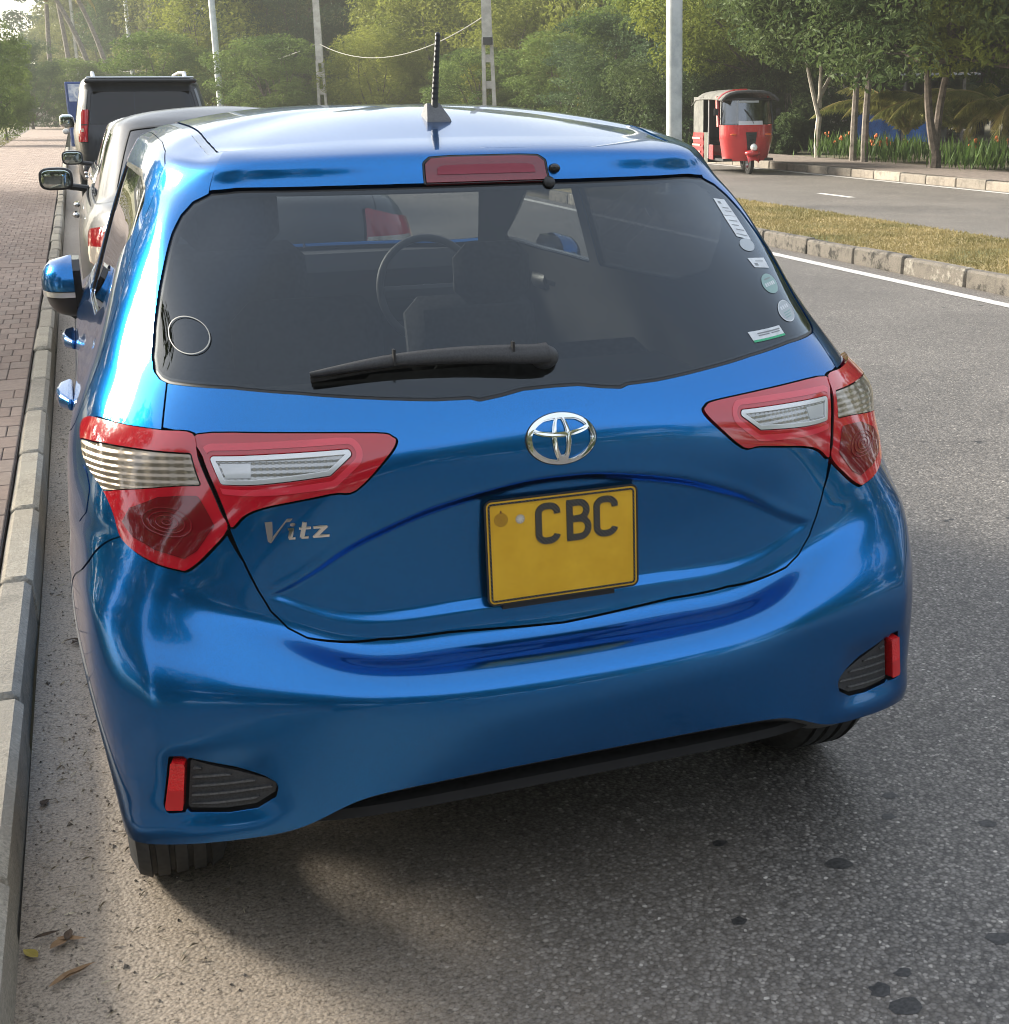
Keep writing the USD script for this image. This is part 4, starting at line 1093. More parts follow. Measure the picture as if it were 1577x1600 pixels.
for fl in (lambda g: g, flip):
    lb, lg = fl(lamp_b), fl(lamp_g)
    lens_b = fl(rounded(FEAT["lens_body"], 0.004)); lens_g = fl(rounded(FEAT["lens_gate"], 0.006))
    tl = put_panel("tail_light", HB, lb.difference(lens_b), REDL, car, gap=0.0045, off=lamp_off, cell=(0.009, 0.009), depth=0.03, lip=0.0015)
    put_panel("clear_lens", HB, lens_b, CLEARB, tl, gap=0.001, off=lambda t, s: lamp_off(t, s) - 0.0015, cell=(0.009, 0.009))
    # darker lower lens with concentric rings
    low = fl(rounded([(-0.652, 0.560), (-0.622, 0.50), (-0.650, 0.42), (-0.672, 0.385), (-0.72, 0.385), (-0.765, 0.41), (-0.79, 0.46), (-0.775, 0.505), (-0.72, 0.545)], 0.006))
    put_panel("lower_lens", HB, low, REDD, tl, gap=0, off=lambda t, s: lamp_off(t, s) + 0.0014, cell=(0.009, 0.009), lip=0.001, depth=0.003)
    c0 = np.array([-0.705, 0.478])
    if fl is flip:
        c0 = c0 * [-1, 1]
    for rr in (0.010, 0.022, 0.034, 0.046):
        e = ellipse(rr, rr * 0.92, c0[0], c0[1]).intersection(low.buffer(-0.004))
        put_panel("lens_ring", HB, e.difference(ellipse(rr - 0.0022, rr * 0.92 - 0.0022, c0[0], c0[1])), plain("lens_ring_red", (0.11, 0.003, 0.007), 0.12, 0, 1.0), tl, gap=0, off=lambda t, s: lamp_off(t, s) + 0.0026, cell=(0.02, 0.02), lip=0.0006, depth=0.002)
    put_panel("divider", HB, fl(Polygon([(-0.6665, 0.684), (-0.6555, 0.644), (-0.637, 0.597), (-0.613, 0.536), (-0.598, 0.50), (-0.612, 0.50), (-0.626, 0.536), (-0.651, 0.597), (-0.668, 0.644), (-0.678, 0.684)])), BLACK, tl, gap=0, off=lambda t, s: lamp_off(t, s) * 0.5, depth=0.02)
    gl_ = put_panel("tail_light", HB, lg.difference(lens_g), REDL, car, gap=0.004, off=lambda t, s: 0.005 + 0 * t, cell=(0.009, 0.009), depth=0.02, lip=0.0015)
    inner = lens_g.buffer(-0.0085)
    put_panel("chrome_bezel", HB, lens_g.difference(inner), plain("white_chrome", (0.55, 0.55, 0.55), 0.22, 0.7), gl_, gap=0.001, off=0.0060, cell=(0.009, 0.009))
    put_panel("clear_lens", HB, inner, CLEARL, gl_, gap=0.001, off=0.004, cell=(0.009, 0.009))
    x0, x1 = inner.bounds[0], inner.bounds[2]
    outer_end = inner.intersection(sbox(x0, 0, x0 + 0.062, 2) if fl is not flip else sbox(x1 - 0.062, 0, x1, 2))
    put_panel("bulb_window", HB, outer_end.buffer(-0.004), plain("bulb_white", (0.46, 0.47, 0.48), 0.12, 0.2, 1.0), gl_, gap=0, off=0.0048, cell=(0.01, 0.01), lip=0.0008, depth=0.002)
    rib = lens_g.buffer(0.021).difference(lens_g.buffer(0.009)).intersection(lg.buffer(-0.010))
    put_panel("light_guide", HB, rib, plain("light_guide_red", (0.52, 0.030, 0.05), 0.12, 0, 1.0), gl_, gap=0, off=0.0058, cell=(0.012, 0.012), lip=0.0008, depth=0.002)

# reflectors and ribbed corner grilles in the bumper
for fl in (lambda g: g, flip):
    r_ = fl(refl_poly); g_ = fl(gril_poly)
    ho = lambda t, s: 0.012 * np.exp(-((np.abs(t) - 0.655) / 0.085) ** 4) * np.exp(-((s - 0.067) / 0.042) ** 4)
    rf = put_panel("reflector", HB, r_, REFLEX, bump, gap=0.001, off=lambda t, s: ho(t, s) + 0.0035, cell=(0.008, 0.008), depth=0.03)
    b_ = r_.bounds
    put_panel("lower_half", HB, r_.intersection(sbox(b_[0], b_[1], b_[2], b_[1] + 0.026)).buffer(-0.0015), plain("reflector_dark", (0.42, 0.01, 0.012), 0.25, 0, 1.0), rf, gap=0, off=lambda t, s: ho(t, s) + 0.0042, skirt=False)
    gp = put_panel("corner_grille", HB, g_, TEX_BLACK, bump, gap=0.001, off=lambda t, s: ho(t, s) - 0.012, depth=0.02)
    gx0, gs0, gx1, gs1 = gil = g_.bounds
    for k in range(5):
        s0 = gs0 + (gs1 - gs0) * (0.14 + 0.18 * k)
        bar = g_.buffer(-0.006).intersection(sbox(gx0, s0 - 0.0012, gx1, s0 + 0.0012))
        if not bar.is_empty:
            put_panel("grille_slat", HB, bar, VALANCE, gp, gap=0, off=lambda t, s: ho(t, s) - 0.0075, cell=(0.02, 0.02), depth=0.006, lip=0.0006)

# chrome emblem: three interlocked ovals
a_, b2 = 0.0655, 0.0455
outer = ellipse(a_, b2, n=72)
ringo = outer.difference(ellipse(a_ - 0.0095, b2 - 0.0075, n=72))
hor = ellipse(a_ - 0.009, 0.0185, 0, 0.0215, 72)
horr = hor.difference(ellipse(a_ - 0.0165, 0.0118, 0, 0.0228, 72)).intersection(outer)
ver = ellipse(0.0175, b2 - 0.004, 0, -0.001, 72)
verr = ver.difference(ellipse(0.0092, b2 - 0.0115, 0, 0.003, 72))
foot = Polygon([(-0.0095, -0.029), (0.0095, -0.029), (0.0115, -0.043), (-0.0115, -0.043)]).intersection(outer)
logo = unary_union([ringo, horr, verr, foot]).buffer(0.0003)
em_t, em_s = 0.002, 0.676
em = on_shell(HB, cat_(extrude(logo, 0.0055, 0.0, 0.0022)), em_t, em_s, wrap=True)
put("emblem", em, CHROME, gatep, smooth=25)
put("emblem_shadow_ring", on_shell(HB, extrude(outer.buffer(0.0022).difference(outer.buffer(-0.002)), 0.0012), em_t, em_s), BLACK, gatep)

# model name in slanted chrome letters
sl = 0.24


def stroke(pts, w):
    return LineString([(x + sl * y, y) for x, y in pts]).buffer(w / 2, cap_style="flat", join_style="mitre")


Lv = unary_union([Polygon([(0.002, 0.030), (0.0135, 0.030), (0.0125, 0.010), (0.009, -0.004), (0.0045, -0.001)]), Polygon([(0.009, -0.004), (0.012, 0.006), (0.036, 0.0335), (0.045, 0.0335), (0.040, 0.028), (0.034, 0.028), (0.0125, 0.0005)])])
Li = unary_union([stroke([(0.038, 0.0015), (0.038, 0.0165)], 0.007), stroke([(0.032, 0.0165), (0.0415, 0.0165)], 0.004), stroke([(0.036, 0.0015), (0.046, 0.0015)], 0.004), ellipse(0.0042, 0.003, 0.044, 0.0235, 14)])
Lt = unary_union([stroke([(0.056, 0.0015), (0.056, 0.0265)], 0.007), stroke([(0.049, 0.0165), (0.067, 0.0165)], 0.0042), stroke([(0.055, 0.0015), (0.066, 0.0015)], 0.0042)])
Lz = unary_union([stroke([(0.071, 0.0165), (0.092, 0.0165)], 0.0045), stroke([(0.073, 0.0015), (0.098, 0.0015)], 0.0045), Polygon([(0.084 + .004, 0.0165), (0.094 + .004, 0.0165), (0.081, 0.0015), (0.072, 0.0015)])])
for nm, L_ in (("letter", Lv), ("letter", Li), ("letter", Lt), ("letter", Lz)):
    e = extrude(affinity.scale(affinity.translate(L_, -0.05, -0.014), 1.10, 1.10, origin=(0, 0)), 0.0035, 0.0, 0.0012)
    v_t = np.mean([q[0] for q in FEAT["vitz"]]); v_s = np.mean([q[1] for q in FEAT["vitz"]])
    put(nm, on_shell(HB, e, v_t, v_s + 0.010), CHROME, gatep, smooth=25)

# number plate: yellow, black raised border and letters, lower line left blank
pq = np.array(FEAT["plate"]); PC = HB.S(pq[:, 0], pq[:, 1])
pw, ph = 0.292, 0.196
YEL = speck("plate_yellow", (0.60, 0.33, 0.012), (0.68, 0.39, 0.02), 14.0, 0.35, coord="object", coat_weight=0.3)
HATCH = mat("hatched_black_print", {"tc": ("texture_coordinate", {}), "mp": ("mapping", {"rotation": (0, 0.75, 0), "scale": (1, 1, 1)}), "w": ("wave_texture", {"bands_direction": "x", "scale": 62.0, "distortion": 1.5, "detail": 1.0}),
                                    "r": ("rgb_ramp", {"ramp": [(0.93, (0.010, 0.010, 0.010)), (0.99, (0.30, 0.27, 0.23))]}), "p": ("principled_bsdf", {"roughness": 0.3})},
            [("tc.object", "mp.vector"), ("mp.vector", "w.vector"), ("w.fac", "r.fac"), ("r.color", "p.base_color")])
pl_t, pl_s = 0.002, float(np.mean(pq[:, 1]))
plate_c = HB.S(np.array([0.002]), np.array([pl_s]))[0]
tilt = math.radians(4)


def on_plate(mesh, lift):
    mm = mesh.copy()
    x, y, z = mm.vertices.T
    # upright plate leaning with the tailgate, standing off its recess
    mm.vertices = np.stack([plate_c[0] + x, plate_c[1] - 0.020 + y * math.sin(tilt) * -1 * -0.3 - (z + lift), plate_c[2] + y * math.cos(tilt)], 1)
    return mm


rect = sbox(-pw / 2, -ph / 2, pw / 2, ph / 2).buffer(-0.012).buffer(0.012)
plate = put("number_plate", on_plate(extrude(rect, 0.003, 0, 0.001), 0.0), YEL, car, smooth=25)
put("plate_bracket", on_plate(extrude(sbox(-0.12, -ph / 2 - 0.012, 0.10, ph / 2 - 0.02), 0.012), -0.0125), BLACK, plate)
inr = rect.buffer(-0.0045)
put("border", on_plate(extrude(inr.difference(inr.buffer(-0.0035)), 0.0016, 0, 0.0006), 0.003), HATCH, plate, smooth=25)
put("edge_band", on_plate(extrude(rect.buffer(0.0022).difference(rect.buffer(-0.0012)), 0.0036), 0.0), BLACK, plate)


def cap_stroke(pts, w=0.0125):
    return LineString(pts).buffer(w / 2, cap_style="flat", join_style="round")


def arc(cx, cy, rx, ry, a0, a1, n=10):
    return [(cx + rx * math.cos(math.radians(a)), cy + ry * math.sin(math.radians(a))) for a in np.linspace(a0, a1, n)]


def letter_C(x, y, w, h):
    return cap_stroke(arc(x + w * .5, y + h * .76, w * .5, h * .24, 0, 180) [0:1] + arc(x + w * .55, y + h * .80, w * .45, h * .20, 15, 90) + arc(x + w * .42, y + h * .80, w * .42, h * .20, 90, 180) + arc(x + w * .42, y + h * .20, w * .42, h * .20, 180, 270) + arc(x + w * .55, y + h * .20, w * .45, h * .20, 270, 350))


def letter_B(x, y, w, h):
    a = cap_stroke([(x, y), (x, y + h)])
    b = cap_stroke([(x - .006, y + h), (x + w * .5, y + h)] + arc(x + w * .5, y + h * .77, w * .42, h * .23, 90, -90) + [(x, y + h * .53)])
    c = cap_stroke([(x, y + h * .53), (x + w * .55, y + h * .53)] + arc(x + w * .55, y + h * .265, w * .45, h * .265, 90, -90) + [(x - .006, y)])
    return unary_union([a, b, c])


lh = 0.066
for k, (fn, x) in enumerate(((letter_C, -0.047), (letter_B, 0.013), (letter_C, 0.066))):
    g_ = fn(x, 0.012, 0.036, lh)
    put("letter", on_plate(extrude(g_, 0.002, 0, 0.0008), 0.003), HATCH, plate, smooth=25)
BROWN = plain("plate_crest_print", (0.16, 0.065, 0.015), 0.5)
crest = unary_union([ellipse(r, r, -0.1175, 0.062, 24).difference(ellipse(r - 0.0009, r - 0.0009, -0.1175, 0.062, 24)) for r in (0.0125, 0.010, 0.0075, 0.005)] + [ellipse(0.0018, 0.003, -0.1175, 0.0765, 10), ellipse(0.0022, 0.0022, -0.1175, 0.062, 10)])
put("crest", on_plate(extrude(crest, 0.0004), 0.003), BROWN, plate)
hol = ellipse(0.0088, 0.0088, -0.0815, 0.0595, 24)
hd = put("hologram", on_plate(extrude(hol, 0.0005), 0.003), plain("hologram_foil", (0.42, 0.36, 0.28), 0.35, 0.4), plate)
put("star", on_plate(extrude(unary_union([affinity.rotate(sbox(-0.0815 - .0008, .0595 - .007, -0.0815 + .0008, .0595 + .007), a, origin=(-0.0815, .0595)) for a in (0, 45, 90, 135)]), 0.0003), 0.0035), plain("hologram_light", (0.62, 0.60, 0.56), 0.3), hd)

# rear wiper
wt = FEAT["wiper"]
wu = np.linspace(0, 1, 22)
W0, W1 = HB.S(np.array([wt[0][0]]), np.array([wt[0][1]]))[0], HB.S(np.array([wt[3][0]]), np.array([wt[3][1]]))[0]
tt_ = wt[0][0] + (0.002 - wt[0][0]) * wu
ss_ = wt[0][1] - 0.022 + (wt[3][1] - wt[0][1] + 0.020) * wu + 0.021 * np.sin(np.pi * np.clip(wu * 1.06, 0, 1))
c_ = HB.S(tt_, ss_) + HB.N(tt_, ss_) * 0.012
rad = 0.0045 + 0.0155 * np.clip(wu / 0.9, 0, 1) ** 0.8
vv, ff = [], []
n8 = 10
upv = np.array([0, 0, 1.0])
for i in range(22):
    nrm = HB.N(tt_[i:i + 1], ss_[i:i + 1])[0]
    tg_ = c_[min(i + 1, 21)] - c_[max(i - 1, 0)]; tg_ /= np.linalg.norm(tg_)
    w_ = np.cross(nrm, tg_)
    hgt = 0.012 + 0.016 * wu[i]
    for a in np.linspace(0, 2 * np.pi, n8, endpoint=False):
        vv.append(c_[i] + w_ * rad[i] * math.cos(a) + nrm * (hgt * (math.sin(a) * 0.5 + 0.5)))
for i in range(21):
    for j in range(n8):
        q_ = [i * n8 + j, i * n8 + (j + 1) % n8, (i + 1) * n8 + (j + 1) % n8, (i + 1) * n8 + j]
        ff += [[q_[0], q_[1], q_[2]], [q_[0], q_[2], q_[3]]]
armm = trimesh.Trimesh(np.array(vv), np.array(ff), process=False)
endc = on_shell(HB, ellipsoid((0, 0, 0.010), (0.026, 0.022, 0.022), 3), 0.000, ss_[-1], lift=0.0, wrap=False)
wip = put("rear_wiper", cat_(armm, endc), TEX_BLACK, car, smooth=50)
blade_pts = c_[:19] - np.array([0, 0, 1]) * 0.006 + np.array([0, 0.004, 0])
put("wiper_blade", tube(blade_pts, 0.006, 6), RUBBER, wip, smooth=50)
for i in (8, 18):
    put("arm_joint", bx(*(c_[i] + HB.N(tt_[i:i + 1], ss_[i:i + 1])[0] * 0.02), 0.004, 0.012, 0.028 + .01 * (i > 10)), BLACK, wip)

# roof antenna
ab = HB.S(np.array([0.0]), np.array([1.737]))[0]
ab = np.array([0.0, 0.845, 1.460])
fin = trimesh.convex.convex_hull(np.array([[-.030, -.055, 0], [.030, -.055, 0], [.026, .06, 0], [-.026, .06, 0], [-.026, -.045, .02], [.026, -.045, .02], [-.014, .0, .052], [.014, .0, .052], [-.012, .03, .05], [.012, .03, .05]]))
fin.apply_translation(ab)
an = put("antenna", fin, speck("antenna_grey", (0.05, 0.055, 0.06), (0.09, 0.09, 0.095), 300, 0.4, coord="object"), car, smooth=30)
rod = [ab + [0, -0.010, 0.028], ab + [0.004, 0.0, 0.06], ab + [0.022, 0.02, 0.196]]
put("antenna_rod", cat_(tube(rod, [0.0095, 0.0072, 0.0052], 10), *[lathe([(0.0001, -.002), (0.0085 - .0025 * k / 12, -.002), (0.0085 - .0025 * k / 12, .002), (0.0001, .002)], 10).apply_translation(ab + [0.004 + 0.018 * k / 12, 0.02 * k / 12, 0.062 + 0.134 * k / 12]) for k in range(12)], ellipsoid(rod[-1], (.006, .006, .007))), BLACK, an, smooth=40)

# folded door mirrors
def dome(c, r, zlo, zhi, sx, n=14):
    """A quarter shell: the outer half of an ellipsoid between two heights (fractions of its radius)."""
    th = np.linspace(-np.pi / 2, np.pi / 2, n)
    zz = np.linspace(zlo, zhi, 8)
    v, f = [], []
    for z in zz:
        k = max(1 - abs(z) ** 2.6, 0.0004) ** (1 / 2.6)
        for a in th:
            v.append([c[0] + sx * r[0] * k * np.cos(a) ** 0.8, c[1] + r[1] * k * np.sin(a), c[2] + r[2] * z])
    m_ = len(zz)
    for i in range(m_ - 1):
        for j in range(n - 1):
            a, b, d, e = i * n + j, i * n + j + 1, (i + 1) * n + j + 1, (i + 1) * n + j
            f += [[a, b, d], [a, d, e]] if sx > 0 else [[a, d, b], [a, e, d]]
    k = len(v)
    v += [[c[0], c[1], c[2] + r[2] * zhi], [c[0], c[1], c[2] + r[2] * zlo]]
    for j in range(n - 1):
        f += [[k, (m_ - 1) * n + j, (m_ - 1) * n + j + 1], [k + 1, j + 1, j]]
    return trimesh.Trimesh(np.array(v, float), np.array(f), process=False)


def mirror(sx):
    c = (sx * 0.808, 2.42, 0.966)
    mm = put("door_mirror", dome(c, (0.098, 0.135, 0.098), -0.02, 0.999, sx), PAINT, car, smooth=50)
    put("turn_signal", dome((c[0], c[1], c[2] - 0.002), (0.096, 0.132, 0.098), -0.20, -0.03, sx), plain("signal_lens", (0.55, 0.53, 0.50), 0.12, 0.4, 1.0), mm, smooth=50)
    put("mirror_shell", dome((c[0], c[1], c[2] - 0.002), (0.088, 0.122, 0.092), -0.98, -0.21, sx), BLACK, mm, smooth=50)
    put("inner_face", trimesh.convex.convex_hull(np.array([(c[0] - sx * a, c[1] + 0.115 * b * k, c[2] + z) for a in (0.0, 0.022) for b in (-1, 1) for z, k in ((-.085, .6), (-.05, 1), (.06, 1), (.09, .6))])), TRIM, mm, smooth=30)
    st = tube([(c[0], c[1] + 0.02, c[2] - 0.075), (c[0] - sx * 0.02, c[1] + 0.09, c[2] - 0.078), (c[0] + sx * 0.0, c[1] + 0.16, c[2] - 0.07)], [0.036, 0.034, 0.03], 10)
    put("mirror_arm", st, BLACK, mm, smooth=40)


mirror(-1); mirror(1)

# fuel flap outline on the left quarter
fp = ellipse(0.0, 0.0)
flap = rounded([(-0.945, 0.555), (-0.915, 0.52), (-0.925, 0.44), (-0.985, 0.36), (-1.03, 0.40), (-1.03, 0.52), (-0.985, 0.56)], 0.03)
put_panel("fuel_flap", HB, flap, PAINT, car, gap=0.0, off=0.0012, lip=0.0012, depth=0.0016)

# underside, wheels, cabin
shell_poly = everything.difference(unary_union([glass_poly.buffer(0.0), win_rear, flip(win_rear), win_front, flip(win_front), wind_poly, wind_poly2, arches])).intersection(sbox(-T, 0.004, T, SM - 0.05)).buffer(0)
put_panel("inner_shell", HB, shell_poly, DARK, car, gap=0.0, off=-0.022, skirt=False, cell=(0.03, 0.025), far_cell=0.09)
val_v = HB.S(np.linspace(-0.60, 0.60, 60), np.zeros(60))
vl = np.concatenate([val_v + [0, 0.004, 0.010], val_v + [0, 0.016, -0.006], val_v + [0, 0.06, -0.035], val_v * [1, 0, 1] + [0, 0.35, -0.03]])
vf = []
for r_i in range(3):
    for j in range(59):
        a = r_i * 60 + j
        vf += [[a, a + 60, a + 61], [a, a + 61, a + 1]]
put("valance", (vl, np.array(vf)), VALANCE, car, smooth=50)
fl_pts = HB.S(np.linspace(-T, T, 160), np.full(160, 0.012))
fpoly = Polygon(fl_pts[:, :2]).buffer(-0.03).difference(unary_union([sbox(sx * 0.80 - 0.26 if sx > 0 else -0.95, ay - 0.36, 0.95 if sx > 0 else -0.54, ay + 0.36) for sx in (-1, 1) for ay in (AX_R, AX_F)]))
flo = extrude(fpoly, 0.02, 0.30)
put("floor_pan", flo, DARK, car)
for sx in (-1, 1):
    for ay in (AX_R, AX_F):
        put("wheel_housing", cat_(bx(sx * 0.55, ay + .06, 0.45, 0.02, 0.60, 0.36), bx(sx * 0.66, ay + .06, 0.64, 0.22, 0.50, 0.02)), DARK, car)
        wheel(car, sx * 0.715, ay, 0.295, 0.295, 0.185, 0.19, sx)
ex = tube([(-0.30, 0.16, 0.30), (-0.30, 0.6, 0.29)], 0.03, 14)
put("rear_axle", cat_(tube([(-0.6, AX_R, 0.30), (0.6, AX_R, 0.30)], 0.045, 10), bx(0, 0.9, 0.27, 0.9, 0.5, 0.14, 0, 0.03)), DARK, car, smooth=40)


def seat(cx, y, z, wd, hr=True, back=0.62, rake=0.22):
    b = bx(0, 0, back / 2, wd, 0.13, back, 0, 0.05); b.apply_transform(trimesh.transformations.rotation_matrix(-rake, [1, 0, 0])); b.apply_translation((cx, y, z))
    cush = bx(cx, y + 0.30, z - 0.02, wd, 0.52, 0.16, 0, 0.05)
    s_ = put("seat", cat_(b, cush), SEATM, car, smooth=40)
    if hr:
        h = bx(cx, y - 0.17 - 0.02, z + back + 0.09, wd * 0.55, 0.10, 0.19, 0, 0.045)
        put("headrest", h, SEATM, s_, smooth=40)


seat(-0.37, 2.0, 0.50, 0.50); seat(0.40, 2.0, 0.48, 0.44, back=0.44)
seat(-0.32, 0.98, 0.46, 0.60, back=0.46); seat(0.32, 0.98, 0.46, 0.60, hr=False, back=0.46)
put("parcel_shelf", bx(0, 0.62, 0.90, 1.10, 0.50, 0.015), CABIN, car)
put("dashboard", bx(0, 2.95, 0.86, 1.30, 0.45, 0.26, 0, 0.06), CABIN, car, smooth=40)
th = np.linspace(0, 2 * np.pi, 40)
sw = np.stack([0.38 + 0.18 * np.cos(th), 2.55 + 0.05 * np.sin(th), 0.87 + 0.18 * np.sin(th)], 1)
put("steering_wheel", cat_(tube(sw, 0.014, 8, False), bx(0.38, 2.57, 0.86, 0.34, 0.03, 0.05, 0, 0.012), tube([(0.38, 2.57, 0.86), (0.38, 2.85, 0.80)], 0.03, 10)), plain("wheel_grey", (0.06, 0.06, 0.062), 0.5), car, smooth=40)
put("inside_mirror", bx(0.0, 2.42, 1.33, 0.22, 0.03, 0.06, 0, 0.01), BLACK, car)

# ---------------------------------------------------------------- the vehicles parked ahead
def super_net(rows, ncol=15, clear=()):
    """rows: (half width, rear y, front y, z rear, z side, z front, squareness). Plan outlines from the tail round to the nose."""
    net = []
    for (w, yr, yf, zr, zs, zf, n) in rows:
        c, L = (yr + yf) / 2, (yf - yr) / 2
        th = np.linspace(0, np.pi, ncol)
        th = th + 0.22 * np.sin(2 * th) * -0.6
        sx, cx = np.sin(th), np.cos(th)
        p = 2.0 / n
        x = w * np.abs(sx) ** p
        y = c - L * np.sign(cx) * np.abs(cx) ** p
        k = np.clip((y - yr) / max(yf - yr, 1e-6), 0, 1)
        z = np.where(k < 0.5, zr + (zs - zr) * np.clip(k / 0.14, 0, 1) ** 0.8, zf + (zs - zf) * np.clip((1 - k) / 0.22, 0, 1) ** 0.8)
        x[0] = x[-1] = 0
        net.append(np.stack([x, y, z], 1))
    return np.array(net)


def solve_ts(sh, tests, t0, s0):
    """(t, s) of the shell points at the given (x, y, z) targets, nearest."""
    out = []
    tg, sg = sh.tg, sh.sg
    G = sh.grid
    for p in tests:
        d = np.linalg.norm(G - np.array(p), axis=-1)
        i, j = np.unravel_index(np.argmin(d), d.shape)
        out.append((float(tg[j]), float(sg[i])))
    return out


def poly_on(sh, pts, r=0.02):
    return rounded(solve_ts(sh, pts, 0, 0), r)


SIL = paint("silver_paint", (0.42, 0.43, 0.44), (0.25, 0.26, 0.27))
GREYP = paint("dark_grey_paint", (0.060, 0.066, 0.074), (0.03, 0.033, 0.037), rough=0.42, metallic=0.35, coat=0.35)
BLKP = paint("black_paint", (0.02, 0.021, 0.024), (0.008, 0.008, 0.01), rough=0.4, metallic=0.3, coat=0.3)
GLASSC = glass("car_glass", (0.40, 0.43, 0.42), ior=1.6)
GLASSD = glass("dark_car_glass", (0.06, 0.065, 0.07), ior=1.55)
LAMPW = plain("lamp_white", (0.52, 0.46, 0.40), 0.15, 0.2, 1.0)
MIRG = plain("mirror_glass", (0.55, 0.62, 0.60), 0.02, 1.0)

SEDAN_ROWS = [
    (.79, .06, 4.33, .24, .22, .24, 7), (.83, .0, 4.38, .45, .42, .45, 7), (.8475, .015, 4.38, .66, .64, .62, 7), (.835, .05, 4.22, .86, .84, .76, 6.5),
    (.80, .085, 3.95, .985, .94, .84, 6), (.765, .16, 3.5, 1.03, .985, .92, 6), (.735, .62, 3.15, 1.075, 1.02, 1.0, 6), (.67, .98, 2.75, 1.25, 1.20, 1.22, 5.5),
    (.60, 1.30, 2.38, 1.395, 1.365, 1.39, 5), (.55, 1.40, 2.28, 1.425, 1.405, 1.42, 5), (.36, 1.60, 2.12, 1.462, 1.452, 1.455, 4), (0, 1.85, 1.87, 1.478, 1.478, 1.478, 2)]


